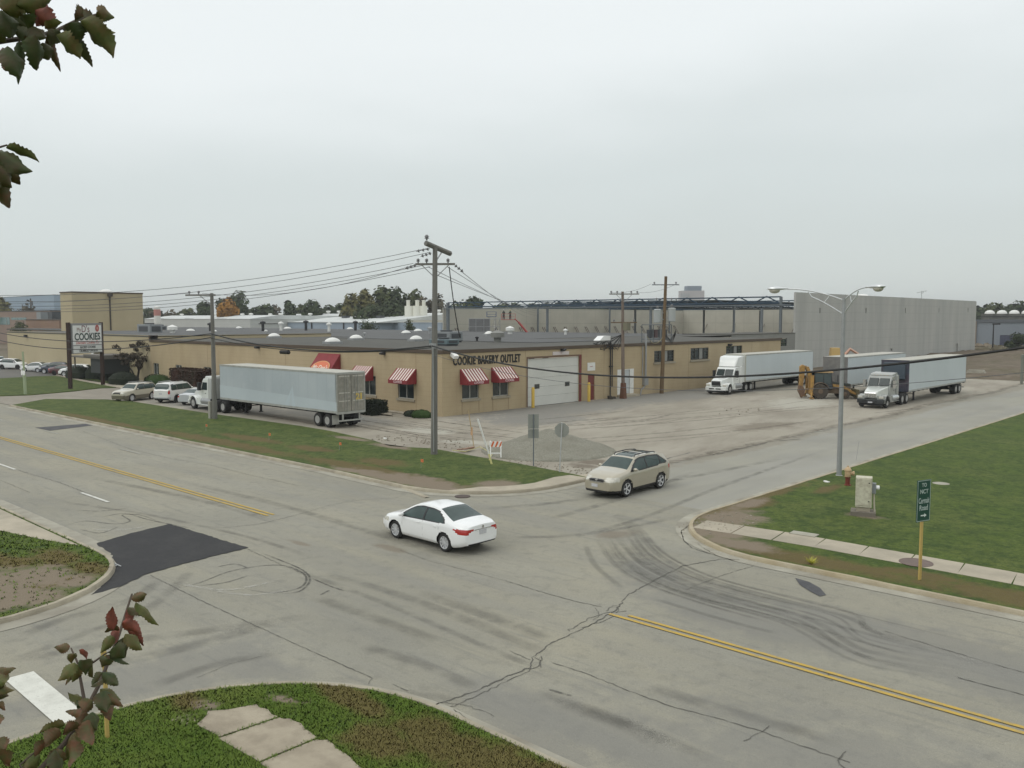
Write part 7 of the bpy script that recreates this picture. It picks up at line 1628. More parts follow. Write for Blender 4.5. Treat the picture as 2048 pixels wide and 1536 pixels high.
def trailer(t, X_, L, skin=tr_white, nose=tr_front, roof=tr_roof, door=tr_door, zt=4.12, zb=1.12, Wt=2.6, bogie=1.1, stacks=False, door_text=None):
    """x=0 is the rear end, x=L the nose"""
    h = Wt/2
    mb = MB(X_); mb.b2(0.05, L-.05, -h, -h+.03, zb+.12, zt-.1); mb.b2(.05, L-.05, h-.03, h, zb+.12, zt-.1); build('side_wall', mb, skin, t, smooth=0, kind=None)
    mb = MB(X_); mb.b2(.02, L-.02, -h+.01, h-.01, zt-.05, zt); build('roof', mb, roof, t, smooth=0)
    mb = MB(X_); mb.b2(0, L, -h-.015, -h+.03, zt-.13, zt+.01); mb.b2(0, L, h-.03, h+.015, zt-.13, zt+.01); mb.b2(0, L, -h-.015, -h+.03, zb, zb+.16); mb.b2(0, L, h-.03, h+.015, zb, zb+.16); build('rails', mb, rail_m, t, smooth=0, kind='stuff')
    mb = MB(X_); mb.b2(L-.05, L, -h, h, zb, zt-.005); f = build('nose', mb, nose, t, smooth=0)
    mb = MB(X_)
    for k in range(-2, 3): mb.b2(L, L+.02, k*.5-.02, k*.5+.02, zb+.1, zt-.15)
    build('nose_ribs', mb, nose, f, smooth=0, kind='stuff')
    for s_ in (-1, 1):
        mb = MB(X_); mb.b2(-.03, 0, min(s_*.02, s_*(h-.08)), max(s_*.02, s_*(h-.08)), zb+.12, zt-.14); d_ = build('rear_door', mb, door, t, smooth=0)
        mb = MB(X_)
        for q in (.28, .45): mb.tube([(-.06, s_*h*q, zb+.05), (-.06, s_*h*q, zt-.15)], .02, 6)
        build('lock_rod', mb, rail_m, d_, smooth=0, kind='stuff')
        for z_ in (zb+.85, zb+1.45, zt-.32):
            mb = MB(X_); mb.b2(-.045, -.03, min(s_*.15, s_*(h-.2)), max(s_*.15, s_*(h-.2)), z_, z_+.07); build('hinge_bar', mb, M('pale_hinge_bar', (.5, .48, .42), .5), d_, smooth=0)
    if door_text:
        mb = MB(X_); mb.b2(-.05, -.03, -h*.62-.2, -h*.62+.2, zb+1.08, zb+1.42) if False else None
        text_mesh('door_number', door_text, .62, M('door_yellow', (.62, .45, .08), .6), t, X_ @ wallmtx((-.06, -.72, zb+1.15), (0, -1, 0)), ext=.004, bold=.03)
    mb = MB(X_); mb.b2(-.02, .1, -h, -h+.1, zb-.05, zt); mb.b2(-.02, .1, h-.1, h, zb-.05, zt); mb.b2(-.02, .1, -h+.1, h-.1, zt-.14, zt); mb.b2(-.02, .1, -h+.1, h-.1, zb-.08, zb+.1); build('rear_frame', mb, rail_m, t, smooth=0)
    mb = MB(X_); mb.b2(.1, L-.2, -.55, -.45, zb-.22, zb); mb.b2(.1, L-.2, .45, .55, zb-.22, zb)
    for k in range(int(L/1.2)): mb.b2(.3+k*1.2, .4+k*1.2, -h+.05, h-.05, zb-.1, zb)
    build('chassis', mb, frame_k, t, smooth=0)
    mb = MB(X_)
    for s_ in (-1, 1): mb.b2(-.02, .06, s_*.75-.05, s_*.75+.05, .55, zb-.05)
    mb.b2(-.04, .06, -1.15, 1.15, .5, .6); build('under_ride_guard', mb, rail_m, t, smooth=0)
    ax = (bogie, bogie+1.25)
    for x in ax:
        for s_ in (-1, 1): truck_wheel(t, X_, x, s_*(h-.30), s_, .56)
        mb = MB(X_); mb.tube([(x, -h+.5, .5), (x, h-.5, .5)], .08, 8); build('axle', mb, frame_k, t)
    mb = MB(X_); mb.b2(ax[0]-.7, ax[1]+.7, -.6, .6, .72, .92); build('bogie_frame', mb, frame_k, t, smooth=0)
    for s_ in (-1, 1):
        mb = MB(X_); mb.b2(ax[0]-.66, ax[0]-.63, s_*(h-.32)-.3, s_*(h-.32)+.3, .25, .95); build('mud_flap', mb, M('pale_mud_flap', (.42, .42, .38), .6, (.2, .2, .18), 2, .5) if s_ == 1 else frame_k, t, smooth=0)
        mb = MB(X_); x = L-3.3; mb.b2(x, x+.14, s_*.7-.07, s_*.7+.07, .15, zb); mb.b2(x-.1, x+.24, s_*.7-.12, s_*.7+.12, .1, .16); build('landing_leg', mb, frame_k, t, smooth=0)
    mb = MB(X_); mb.tube([(L-3.2, -.7, .7), (L-3.2, .7, .7)], .04, 5); build('leg_brace', mb, frame_k, t)
def fender(mb, x, r, y0, y1, drop=.0, tk=.06, a0=-8, a1=188, n=14, zc=.51):
    pts = [(x+(r+tk)*math.cos(R(a0+(a1-a0)*i/n)), zc+(r+tk)*math.sin(R(a0+(a1-a0)*i/n))*1.02) for i in range(n+1)]+[(x+r*math.cos(R(a1-(a1-a0)*i/n)), zc+r*math.sin(R(a1-(a1-a0)*i/n))) for i in range(n+1)]
    mb.prism(pts, y0, y1)
def tractor(t, X_, pm, roof='low', sleeper=0.9, pale=None, chrome_f=False, bumper_m=None, hood_m=None):
    """x=0 rear of the frame; drives at .75 and 2.05; front axle 6.2; nose 7.25"""
    o = 0; fx = 6.15
    mb = MB(X_); mb.b2(0, 6.9, -.5, -.4, .75, 1.02); mb.b2(0, 6.9, .4, .5, .75, 1.02); mb.b2(.3, 2.6, -.35, .35, 1.0, 1.12); build('frame', mb, frame_k, t, smooth=0)
    for x in (.75, 2.05):
        for s_ in (-1, 1): truck_wheel(t, X_, x, s_*.98, s_, .56)
    for s_ in (-1, 1): truck_wheel(t, X_, fx, s_*1.06, s_, .29, truck_rim)
    cx0 = 4.9-1.45   # cab back
    mb = MB(X_); mb.prism([(cx0, .95), (5.05, .95), (5.08, 1.75), (4.62, 2.62), (4.45, 2.78), (cx0, 2.86)], -1.05, 1.05); cab_ = build('cab', mb, pm, t, smooth=35, bevel=.07)
    if sleeper:
        mb = MB(X_); mb.prism([(cx0-sleeper, 1.0), (cx0+.02, 1.0), (cx0+.02, 2.86), (cx0-sleeper, 2.86)], -1.16, 1.16); build('sleeper', mb, pale or pm, t, smooth=35, bevel=.07)
    if roof == 'high':
        mb = MB(X_); mb.prism([(cx0-sleeper, 2.80), (4.45, 2.80), (4.30, 3.15), (4.0, 3.75), (3.75, 3.92), (cx0-sleeper, 4.0)], -1.16, 1.16, t0=lambda p: -1.16+max(0, p[0]-3.4)*.18, t1=lambda p: 1.16-max(0, p[0]-3.4)*.18); build('roof_fairing', mb, pm, t, smooth=35, bevel=.10)
        for y_ in (-1.175, 1.175): mb = MB(X_); mb.b2(cx0-sleeper-.45, cx0-sleeper+.02, y_-.025, y_+.025, 1.1, 4.0); build('side_fairing', mb, pm, t, smooth=0)
    else:
        mb = MB(X_); mb.prism([(cx0-sleeper, 2.8), (4.35, 2.8), (4.1, 3.0), (cx0-sleeper, 3.08)], -1.02, 1.02); build('roof_cap', mb, pm, t, smooth=35, bevel=.07)
    mb = MB(X_)
    hp_ = [(5.0, 1.0), (7.0, .85), (7.12, 1.3), (6.95, 1.50), (6.4, 1.62), (5.05, 1.86), (4.98, 1.86)]
    mb.prism(hp_, -1, 1, t0=lambda p: -(.92-max(0, p[0]-5)*.17), t1=lambda p: (.92-max(0, p[0]-5)*.17)); build('hood', mb, hood_m or pm, t, smooth=35, bevel=.06)
    for s_ in (-1, 1):
        mb = MB(X_); fender(mb, fx, .60, min(s_*.55, s_*1.22), max(s_*.55, s_*1.22)); mb.b2(fx+.45, 7.0, min(s_*.55, s_*1.18), max(s_*.55, s_*1.18), .72, 1.12); build('fender', mb, pm, t, smooth=35, bevel=.03)
        mb = MB(X_); mb.b2(6.96, 7.06, min(s_*.72, s_*1.12), max(s_*.72, s_*1.12), .86, 1.06); build('headlight', mb, clear_lens, t, smooth=0, bevel=.03)
        mb = MB(X_); mb.prism([(cx0+.35, 1.78), (4.85, 1.78), (4.52, 2.45), (cx0+.35, 2.45)], min(s_*1.045, s_*1.07), max(s_*1.045, s_*1.07)); build('side_window', mb, truck_glass, t, smooth=0)
        mb = MB(X_); mb.b2(4.55, 4.85, min(s_*1.22, s_*1.45), max(s_*1.22, s_*1.45), 1.72, 2.42); mb.tube([(4.6, s_*1.05, 2.4), (4.68, s_*1.3, 2.4)], .02, 5); mb.tube([(4.6, s_*1.05, 1.75), (4.68, s_*1.3, 1.75)], .02, 5); build('mirror', mb, frame_k if not chrome_f else chrome, t, smooth=0)
        mb = MB(X_); mb.tube([(3.0, s_*.95, .78), (4.7, s_*.95, .78)], .30, 18); build('fuel_tank', mb, alu if chrome_f else galv, t)
        mb = MB(X_); mb.b2(3.0, 5.3, min(s_*.9, s_*1.22), max(s_*.9, s_*1.22), .45, .52); mb.b2(4.75, 5.4, min(s_*.9, s_*1.2), max(s_*.9, s_*1.2), .52, 1.0); build('step', mb, pm, t, smooth=0)
        mb = MB(X_); mb.b2(4.0, 4.15, min(s_*1.05, s_*1.08), max(s_*1.05, s_*1.08), 1.45, 1.5); build('door_handle', mb, frame_k, t, smooth=0)
        mb = MB(X_); mb.b2(2.85, 2.9, min(s_*.7, s_*1.25), max(s_*.7, s_*1.25), .25, 1.05); build('mud_flap', mb, frame_k, t, smooth=0)
    for s_ in (-1, 1):
        wm = [Vector((5.07-.0, s_*.06, 1.90)), Vector((5.02, s_*.93, 1.90)), Vector((4.655, s_*.90, 2.56)), Vector((4.70, s_*.05, 2.56))]
        mb = MB(X_); q = [v+Vector((.05, 0, .025)) for v in wm]; q2 = [v+Vector((.0, 0, -.0)) for v in wm]
        mb.add(q+q2, [(0, 1, 2, 3), (7, 6, 5, 4), (0, 4, 5, 1), (1, 5, 6, 2), (2, 6, 7, 3), (3, 7, 4, 0)] if s_ > 0 else [(3, 2, 1, 0), (4, 5, 6, 7), (1, 5, 4, 0), (2, 6, 5, 1), (3, 7, 6, 2), (0, 4, 7, 3)]); build('windshield', mb, truck_glass, t, smooth=0)
    mb = MB(X_); mb.prism([(7.06, .92), (7.15, 1.32), (7.10, 1.42), (6.9, 1.42), (6.9, .92)], -.50, .50); gr_ = build('grille', mb, chrome if chrome_f else M('black_grille', (.03, .03, .033), .4), t, smooth=0, bevel=.02)
    if chrome_f:
        mb = MB(X_)
        for k in range(7): mb.b2(7.10, 7.17, -.42+k*.14-.015, -.42+k*.14+.015, .95, 1.36)
        build('grille_bars', mb, alu, gr_, smooth=0, kind='stuff')
    mb = MB(X_); mb.prism([(7.0, -1.2), (7.2, -1.15), (7.32, -.8), (7.36, 0), (7.32, .8), (7.2, 1.15), (7.0, 1.2)], .42, .80, axis='z'); bp_ = build('bumper', mb, bumper_m or pm, t, smooth=20, bevel=.03)
    mb = MB(X_)
    for y in (-.38, .38): mb.b2(7.34, 7.37, y-.28, y+.28, .55, .66)
    build('bumper_slots', mb, frame_k, bp_, smooth=0, kind='stuff')
    mb = MB(X_); mb.b2(6.9, 7.2, -1.0, 1.0, .25, .43); build('air_dam', mb, frame_k, t, smooth=0)
    for k in range(5 if roof != 'high' else 0): mb = MB(X_); mb.box((4.4, -.6+.3*k, 2.84), (.09, .05, .04)); build('roof_marker', mb, M('amber_lens', (.5, .30, .12), .3), t, smooth=0)
# left truck: white day-cab tractor facing left, coupled to a dirty bluish trailer
t = thing('semi_truck', 'white semi tractor facing left with a dirty pale blue trailer parked along the verge', 'truck', (-52.35, 38.55, .03), R(180))
wt_ = paint('white_truck_paint', (.74, .76, .73))
X1 = xform(0, 0, 0); trailer(t, X1, 17.0, bogie=1.25, door_text='21'); tractor(t, xform(15.3, .35, 0), wt_, 'low', 0.55, pale=M('unpainted_cab_back', (.42, .43, .41), .5))
mb = MB(X1); mb.prism([(6.3, 1.25), (6.6, 1.25), (7.0, 2.6), (6.95, 2.6)], 1.3, 1.303)
for i in range(0): pass
mb2 = MB(X1); h_ = 1.306
mb2.add([(6.9, h_, 1.3), (6.35, h_, 1.3), (5.72, h_, 2.85), (5.84, h_, 2.72)], [(0, 1, 2, 3)]); mb2.add([(5.8, h_, 1.28), (5.4, h_, 1.28), (5.72, h_, 2.85), (5.9, h_, 2.3)], [(0, 1, 2, 3)]); build('faded_logo', mb2, M('faded_logo_patch', (.47, .54, .57), .5), t, smooth=0)
mb = MB(X1); mb.add([(17, h_-.001, 2.35), (0, h_-.001, 1.95), (0, h_-.001, 1.3), (17, h_-.001, 1.3)], [(0, 1, 2, 3)]); build('clean_band', mb, M('cleaner_skin', (.48, .54, .56), .5, (.42, .48, .50), .4, .5), t, smooth=0)
# centre truck
t = thing('semi_truck', 'white high-roof semi with a clean white trailer parked beside the bakery wall', 'truck', (-47.25, 104.0, .03), R(-90))
X2 = xform(0, 0, 0); trailer(t, X2, 17.2, skin=tr_white2, nose=M('cream_nose', (.48, .48, .42), .6), bogie=1.3); tractor(t, xform(14.9, -.25, R(5)), wt_, 'high', .75)
# grey-nosed trailer without tractor
t = thing('semi_trailer', 'parked white semi-trailer with a dark grey nose and no tractor, behind the backhoe', 'trailer', (-36.65, 105.3, .03), R(-90))
trailer(t, X2, 17.0, skin=tr_white2, roof=tr_roof, bogie=1.3)
# right truck
slv = paint('silver_grey_truck_paint', (.30, .31, .29), (.27, .28, .26))
t = thing('semi_truck', 'silver-grey semi tractor with chrome grille and white trailer parked nearest the side street', 'truck', (-29.62, 103.4, .03), R(-90))
trailer(t, X2, 18.0, skin=tr_white2, nose=M('navy_nose', (.035, .05, .075), .5, (.12, .05, .05), .8, .5), bogie=2.0); tractor(t, xform(17.2, -.15, R(2)), slv, 'low', .55, chrome_f=True, bumper_m=M('black_bumper', (.03, .033, .035), .35), hood_m=paint('pale_hood_paint', (.62, .64, .60)))
mb = MB(X2); mb.b2(18.02, 18.3, -1.0, 1.0, 2.3, 3.9); build('cooling_unit', mb, M('dark_cooling_unit', (.05, .07, .09), .5), t, smooth=0, bevel=.05)
mb = MB(X2); mb.b2(24.58, 24.62, .0, .4, .48, .60)
build('front_plate', mb, plate_m, t, smooth=0)

# ------------------------------------------------------------------ backhoe
bh = thing('backhoe_loader', 'muddy yellow backhoe loader with its digging arm folded up at the left', 'backhoe', (-36.6, 85.9, .03), R(38))
by = M('faded_digger_yellow', (.42, .24, .055), .65, (.24, .14, .05), 1.5, .7, (.11, .07, .04), 4, .5); bm_ = M('muddy_machine', (.12, .085, .055), .9, (.19, .14, .10), 2, .6)
for x, r_, w_ in ((-.75, .75, .45), (1.65, .48, .3)):
    for s_ in (-1, 1):
        mb = MB(); mb.lathe([(r_*.5, -w_/2), (r_*.94, -w_/2), (r_, -w_*.4), (r_, w_*.4), (r_*.94, w_/2), (r_*.5, w_/2)], axis='y', n=22)
        for k in range(18):
            a = 2*math.pi*k/18; mb.box((r_*1.0*math.cos(a), 0, r_*1.0*math.sin(a)), (.05, w_*.9, .07), rot=Matrix.Rotation(-a, 3, 'Y'))
        mb.v = [(a+x, b+s_*.92, c+r_) for a, b, c in mb.v]; wh = build('wheel', mb, M('muddy_tyre', (.05, .043, .035), .9, (.11, .085, .06), 2, .6), bh)
        mb = MB(); mb.lathe([(r_*.5, 0), (r_*.45, .06), (r_*.2, .1), (0, .1)], axis='y', n=16); mb.v = [(a+x, b*s_+s_*(.92+w_*.32), c+r_) for a, b, c in mb.v]; build('rim', mb, bm_, wh)
mb = MB(); mb.b2(-1.3, 2.1, -.45, .45, .5, 1.0); mb.prism([(.55, 1.0), (2.35, .95), (2.4, 1.45), (.55, 1.65)], -.5, .5); build('chassis', mb, bm_, bh, smooth=0, bevel=.04)
mb = MB(); mb.prism([(.55, 1.3), (2.3, 1.2), (2.32, 1.5), (.55, 1.7)], -.52, .52); build('engine_hood', mb, M('black_green_hood', (.03, .035, .028), .6), bh, smooth=0, bevel=.04)
for s_ in (-1, 1): mb = MB(); fender(mb, -.75, .84, min(s_*.6, s_*1.15), max(s_*.6, s_*1.15), zc=.75, a0=20, a1=150); build('fender', mb, bm_, bh, smooth=30)
mb = MB()
for x, xt in ((.5, .35), (-1.25, -1.25), (-.35, -.4)):
    for s_ in (-1, 1): mb.tube([(x, s_*.72, 1.2), (xt, s_*.66, 2.6)], .05, 6)
build('cab_frame', mb, blackp, bh)
mb = MB(); mb.b2(-1.3, .5, -.74, .74, .95, 1.45); build('cab_body', mb, M('dark_slate_panel', (.04, .05, .055), .7), bh, smooth=0, bevel=.03)
mb = MB(); mb.b2(-1.45, .55, -.8, .8, 2.6, 2.74); build('cab_roof', mb, M('tan_cab_roof', (.50, .34, .17), .7, (.36, .25, .13), 2, .5), bh, smooth=0, bevel=.04)
for s_ in (-1, 1): mb = MB(); mb.b2(-1.2, .42, s_*.70-.01, s_*.70+.01, 1.5, 2.55); build('side_window', mb, M('smoky_cab_glass', (.07, .09, .09), .2), bh, smooth=0)
mb = MB(); mb.b2(-.5, -.1, -.25, .25, 1.45, 2.1); build('seat', mb, blackp, bh, smooth=0, bevel=.05)
mb = MB(); mb.tube([(1.3, .3, 1.5), (1.3, .3, 2.3)], .05, 8); build('exhaust_pipe', mb, blackp, bh)
for s_ in (-1, 1): mb = MB(); mb.prism([(.4, 1.5), (1.6, 1.35), (2.9, .55), (2.95, .35), (2.75, .4), (1.5, 1.1), (.4, 1.25)], s_*.62-.07, s_*.62+.07); build('loader_arm', mb, by, bh, smooth=0)
mb = MB(); mb.prism([(2.85, .12), (3.7, .08), (3.75, .14), (3.1, .25), (3.0, .95), (2.85, .95)], -1.15, 1.15); build('front_bucket', mb, M('olive_muddy_bucket', (.10, .09, .04), .85, (.16, .12, .07), 2, .6), bh, smooth=0)
mb = MB(); mb.box((3.02, -.5, .75), (.04, .9, .22)); build('front_bucket_plate', mb, by, bh, smooth=0)
mb = MB(); mb.b2(-1.75, -1.3, -1.0, 1.0, .45, .95); mb.b2(-1.7, -1.4, -.25, .25, .4, 1.5); build('swing_frame', mb, by, bh, smooth=0, bevel=.03)
for s_ in (-1, 1): mb = MB(); mb.tube([(-1.55, s_*.9, .9), (-1.7, s_*1.35, .15)], .09, 6); mb.box((-1.7, s_*1.38, .08), (.4, .35, .1)); build('stabiliser', mb, by, bh, smooth=0)
mb = MB(); mb.prism([(-1.65, .8), (-1.35, .9), (-1.35, 2.2), (-1.75, 3.2), (-2.05, 3.2), (-1.75, 2.1)], -.3, .3); build('boom', mb, by, bh, smooth=0, bevel=.03)
for s_ in (-1, 1): mb = MB(); mb.prism([(-1.75, .35), (-1.4, .35), (-1.4, 2.35), (-1.7, 2.3)], s_*.95-.12, s_*.95+.12); build('stabiliser_mast', mb, by, bh, smooth=0, bevel=.02)
mb = MB(); mb.tube([(-1.45, .36, 1.2), (-1.75, .36, 2.3)], .07, 8); mb.tube([(-1.9, .0, 3.25), (-2.35, 0, 3.35)], .06, 8); build('hydraulic_ram', mb, galv, bh)
mb = MB(); mb.prism([(-2.05, 3.25), (-2.35, 3.4), (-2.6, 3.2), (-2.62, 1.2), (-2.3, 1.0)], -.24, .24); build('dipper_arm', mb, by, bh, smooth=0, bevel=.03)
mb = MB(); mb.prism([(-2.62, 1.3), (-2.3, 1.2), (-2.1, .8), (-2.15, .35), (-2.4, .02), (-2.5, .3), (-2.7, .7)], -.38, .38); build('rear_bucket', mb, M('brown_rusty_bucket', (.13, .075, .05), .85, (.20, .12, .06), 2, .5), bh, smooth=0, bevel=.02)
x, y = G(1670, 726, 3); 
ex = thing('excavator', 'yellow and pink excavator parked behind the trailers, seen just over their roofs', 'excavator', (*FARG(1678, 142), .03), R(40))
mb = MB(); mb.b2(-1.2, 1.2, -1.1, 1.1, .9, 2.2); mb.prism([(-1.2, 2.2), (.2, 2.2), (.1, 3.6), (-1.1, 3.6)], -.6, .6); build('house', mb, M('pale_machine_yellow', (.52, .36, .14), .6), ex, smooth=0, bevel=.06)
mb = MB(); mb.tube([(.6, 0, 2.0), (1.8, 0, 3.4), (3.4, 0, 2.4), (3.6, 0, .8)], [.28, .25, .2, .15], 4); build('boom', mb, M('faded_salmon_boom', (.50, .30, .22), .6), ex, smooth=0)
for s_ in (-1, 1): mb = MB(); mb.prism([(-1.8, .3), (-1.5, 0), (1.5, 0), (1.8, .3), (1.5, .85), (-1.5, .85)], s_*1.2-.25, s_*1.2+.25); build('track', mb, frame_k, ex, smooth=0)

# ------------------------------------------------------------------ the tree beside the camera
def leafm(n, a, b, c): return M(n, a, .55, b, 22, .75, c, 70, .5, world=True, spec=.35)
lm = [leafm('leaf_dark_green', (.036, .066, .022), (.10, .05, .025), (.06, .08, .022)), leafm('leaf_olive', (.10, .12, .03), (.13, .06, .028), (.055, .085, .022)),
      leafm('leaf_red_brown', (.22, .055, .035), (.12, .05, .028), (.06, .03, .02)), leafm('leaf_brown_green', (.10, .055, .026), (.075, .10, .03), (.17, .055, .03))]
twig = M('thin_twig_bark', (.06, .045, .035), .8, (.10, .07, .045), 20, .6)
ft = thing('foreground_tree', 'broad-leaved autumn tree whose leafy twigs hang into the left side of the view', 'tree', (0, 0, 0))
lrs = random.Random(21)
def leaf(mb, B, T, w, mi, curl=.25, face=0.0):
    d = T-B; L = d.length; d.normalize(); view = (B-Vector((0, 0, H))).normalized()
    side = d.cross(view).normalized(); nrm = side.cross(d).normalized()
    side = (Matrix.Rotation(face, 3, d) @ side); nrm = (Matrix.Rotation(face, 3, d) @ nrm)
    n = 16; vs = []; rows = []
    for i in range(n+1):
        t_ = i/n; hw = w*.5*(math.sin(math.pi*min(1, t_**.72))**.8)*(1-.12*t_); hw *= (1+(.13 if i % 2 else -.07)) if 0 < i < n else 1
        hw = max(hw, .0006); c = B+d*(L*t_)+nrm*(curl*L*(t_*t_-.15*t_)); 
        wob = .12*w*math.sin(t_*9+mi)
        for q in (-1, -.55, 0, .55, 1): vs.append(c+side*(hw*q)+nrm*(abs(q)**1.4*hw*.7+(wob*q*q if abs(q) > .9 else 0)))
    fs = []
    for i in range(n):
        for k in range(4): a = i*5+k; fs.append((a, a+1, a+6, a+5))
    mb.add(vs, fs, mi)
TL = [((5, 20), (55, -30), 60, 1), ((35, 10), (120, -10), 44, 1), ((55, 22), (118, 25), 36, 2), ((95, 8), (78, 55), 42, 2), ((70, 20), (100, 52), 40, 2), ((20, 15), (60, 62), 44, 0), ((2, 20), (25, 70), 50, 0), ((45, 30), (62, 60), 36, 0),
      ((40, 82), (36, 176), 22, 0), ((15, 92), (45, 148), 52, 0), ((5, 95), (2, 140), 40, 3), ((50, 72), (78, 144), 26, 3), ((70, 70), (84, 147), 44, 0), ((95, 70), (122, 149), 20, 3), ((85, 85), (100, 120), 36, 0),
      ((112, 70), (157, 124), 50, 1), ((148, 76), (186, 140), 24, 0), ((140, 45), (160, 92), 46, 0), ((160, 42), (238, 119), 62, 1), ((178, 35), (232, 72), 44, 1), ((195, 22), (236, 36), 34, 1), ((150, 40), (185, 30), 40, 3), ((170, 45), (205, 55), 50, 0), ((120, 62), (100, 95), 34, 0), ((25, 60), (80, 100), 40, 0), ((0, 45), (20, 88), 40, 1), ((60, 50), (95, 78), 36, 0), ((90, 58), (128, 52), 28, 1)]
ML = [((12, 296), (86, 320), 30, 1), ((-10, 302), (62, 352), 56, 0), ((-5, 320), (45, 379), 40, 3), ((-10, 330), (32, 378), 44, 0), ((-10, 340), (8, 375), 36, 0), ((-15, 360), (20, 412), 44, 3), ((-20, 310), (20, 335), 50, 0), ((-30, 330), (-5, 400), 50, 0)]
BL = [((262, 1198), (305, 1186), 26, 3), ((272, 1205), (330, 1255), 28, 1), ((255, 1215), (300, 1230), 26, 0), ((228, 1260), (222, 1205), 30, 2), ((232, 1250), (215, 1300), 26, 2), ((262, 1215), (255, 1262), 24, 2), ((245, 1245), (290, 1268), 34, 2), ((238, 1258), (205, 1262), 30, 3),
      ((250, 1268), (292, 1300), 36, 1), ((246, 1275), (262, 1318), 40, 0), ((255, 1262), (288, 1300), 28, 2), ((225, 1272), (197, 1312), 28, 1), ((232, 1290), (258, 1322), 44, 0), ((222, 1305), (256, 1336), 20, 0), ((215, 1318), (200, 1340), 34, 0), ((205, 1345), (240, 1372), 32, 0), ((212, 1310), (228, 1328), 26, 3),
      ((140, 1292), (103, 1298), 26, 3), ((148, 1308), (142, 1330), 26, 1), ((158, 1300), (175, 1322), 20, 2), ((150, 1325), (110, 1368), 32, 1), ((152, 1328), (125, 1378), 18, 3), ((155, 1330), (140, 1372), 34, 1), ((168, 1320), (172, 1355), 34, 0), ((178, 1318), (202, 1358), 30, 1), ((205, 1345), (180, 1375), 22, 0), ((205, 1358), (178, 1378), 20, 0),
      ((168, 1395), (128, 1390), 32, 1), ((170, 1405), (150, 1412), 34, 0), ((200, 1378), (248, 1398), 26, 1), ((205, 1395), (252, 1412), 26, 3), ((205, 1382), (215, 1432), 46, 0), ((200, 1390), (225, 1450), 40, 3), ((185, 1400), (160, 1430), 40, 3), ((165, 1420), (132, 1428), 26, 3), ((172, 1425), (150, 1470), 36, 3), ((182, 1425), (200, 1465), 38, 0), ((175, 1440), (180, 1500), 44, 3), ((160, 1450), (120, 1470), 36, 3),
      ((130, 1450), (70, 1470), 34, 1), ((120, 1458), (85, 1500), 40, 3), ((150, 1465), (110, 1530), 44, 1), ((140, 1480), (150, 1540), 44, 3), ((100, 1480), (60, 1520), 36, 3), ((125, 1500), (90, 1545), 44, 3), ((80, 1510), (40, 1550), 40, 1), ((110, 1500), (140, 1560), 44, 0),
      ((-5, 1340), (38, 1334), 22, 3), ((-10, 1350), (22, 1370), 36, 1), ((-10, 1365), (30, 1388), 34, 1), ((-10, 1392), (22, 1392), 22, 0), ((-10, 1410), (16, 1418), 22, 3), ((-12, 1430), (5, 1452), 26, 3), ((-10, 1480), (15, 1500), 40, 3), ((-10, 1500), (18, 1545), 40, 3), ((-20, 1380), (10, 1375), 40, 0)]
D1, D2, D3 = 1.9, 1.95, 2.6
pmap = lambda p, D: FAR(p[0], p[1], D)
stems = [([(-260, 160), (-60, 92), (20, 80), (70, 74), (115, 60), (150, 42), (195, 28)], D1, .006), ([(-60, 92), (-10, 40), (30, 12), (70, 5)], D1, .005), ([(-280, 420), (-100, 330), (-20, 300), (14, 290)], D2, .005),
         ([(-30, 1640), (60, 1560), (130, 1485), (170, 1425), (200, 1365), (222, 1310), (238, 1270), (252, 1225), (264, 1188)], D3, .008), ([(172, 1420), (163, 1370), (155, 1325), (142, 1296)], D3, .005), ([(186, 1325), (210, 1308), (225, 1300)], D3, .003), ([(-200, 1520), (-60, 1440), (-10, 1390), (0, 1345)], D3, .006), ([(60, 1560), (40, 1530), (110, 1470)], D3, .004)]
tb = FARG(-750, 3.0); mb = MB(); mb.tube([(tb[0], tb[1], 0), (tb[0]+.05, tb[1], 4), (tb[0], tb[1]+.1, 8), (tb[0]-.1, tb[1]+.1, 11)], [.17, .14, .10, .05], 14); build('trunk', mb, bark, ft)
mb = MB()
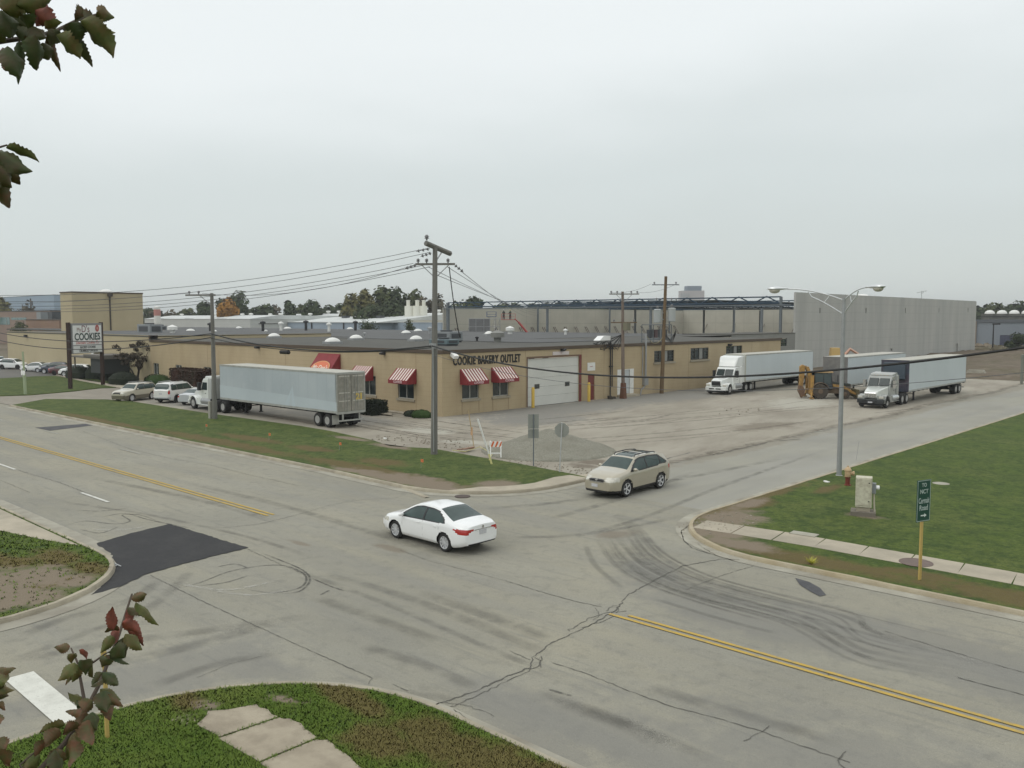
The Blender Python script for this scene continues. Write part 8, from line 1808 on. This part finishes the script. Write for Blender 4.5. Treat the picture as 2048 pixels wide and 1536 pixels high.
for pts, D_, r_ in stems:
    q = [pmap(p, D_+.03*i) for i, p in enumerate(pts)]; mb.tube(q, [r_*(1-.65*i/(len(q)-1)) for i in range(len(q))], 7)
for (p0, D_, z_) in (((-260, 160), D1, 8.0), ((-280, 420), D2, 7.6), ((-30, 1640), D3, 6.2), ((-200, 1520), D3, 6.4)):
    a = pmap(p0, D_); b = Vector((tb[0], tb[1]+.06, z_)); mb.tube([a, a.lerp(b, .5)+Vector((0, 0, .06)), b], [.009, .016, .03], 8)
build('branches', mb, twig, ft)
mb = MB()
for lst, D_ in ((TL, D1), (ML, D2), (BL, D3)):
    for (b, t_, w, mi) in lst:
        k = D_/F; dz = lrs.uniform(-.06, .06); B = pmap(b, D_+dz); T = B.lerp(pmap(t_, D_+dz+lrs.uniform(-.03, .03)), .92 if lst is not BL else .86); leaf(mb, B, T, w*k*(.80 if lst is not BL else .68), mi, lrs.uniform(-.35, .4), lrs.uniform(-.9, .9))
for k in range(60):    # the rest of the crown, above and left of the view
    a = Vector((tb[0], tb[1], lrs.uniform(6.5, 11)))-Vector(_rt)*lrs.uniform(.3, 1.6)+Vector((_fw[0], _fw[1], 0))*lrs.uniform(-1, .5); leaf(mb, a, a+Vector((lrs.uniform(-.05, .05), lrs.uniform(-.05, .05), -.09)), .06, lrs.randrange(4))
build('leaves', mb, lm, ft, smooth=60)

# ------------------------------------------------------------------ the moist air
hz = bpy.data.materials.new('moist_air'); hz.use_nodes = True; nt = hz.node_tree; nt.nodes.clear()
o_ = N(nt, 'ShaderNodeOutputMaterial'); v_ = N(nt, 'ShaderNodeVolumePrincipled'); v_.inputs['Color'].default_value = (.93, .96, .97, 1); v_.inputs['Density'].default_value = .00028; v_.inputs['Anisotropy'].default_value = .2
nt.links.new(v_.outputs[0], o_.inputs['Volume'])
mb = MB(); mb.b2(-4600, 1600, -1600, 5100, -1.2, 70)
build('haze', mb, hz, kind='stuff', smooth=0, label='thin grey moist air fading the far trees and buildings', cat='haze')
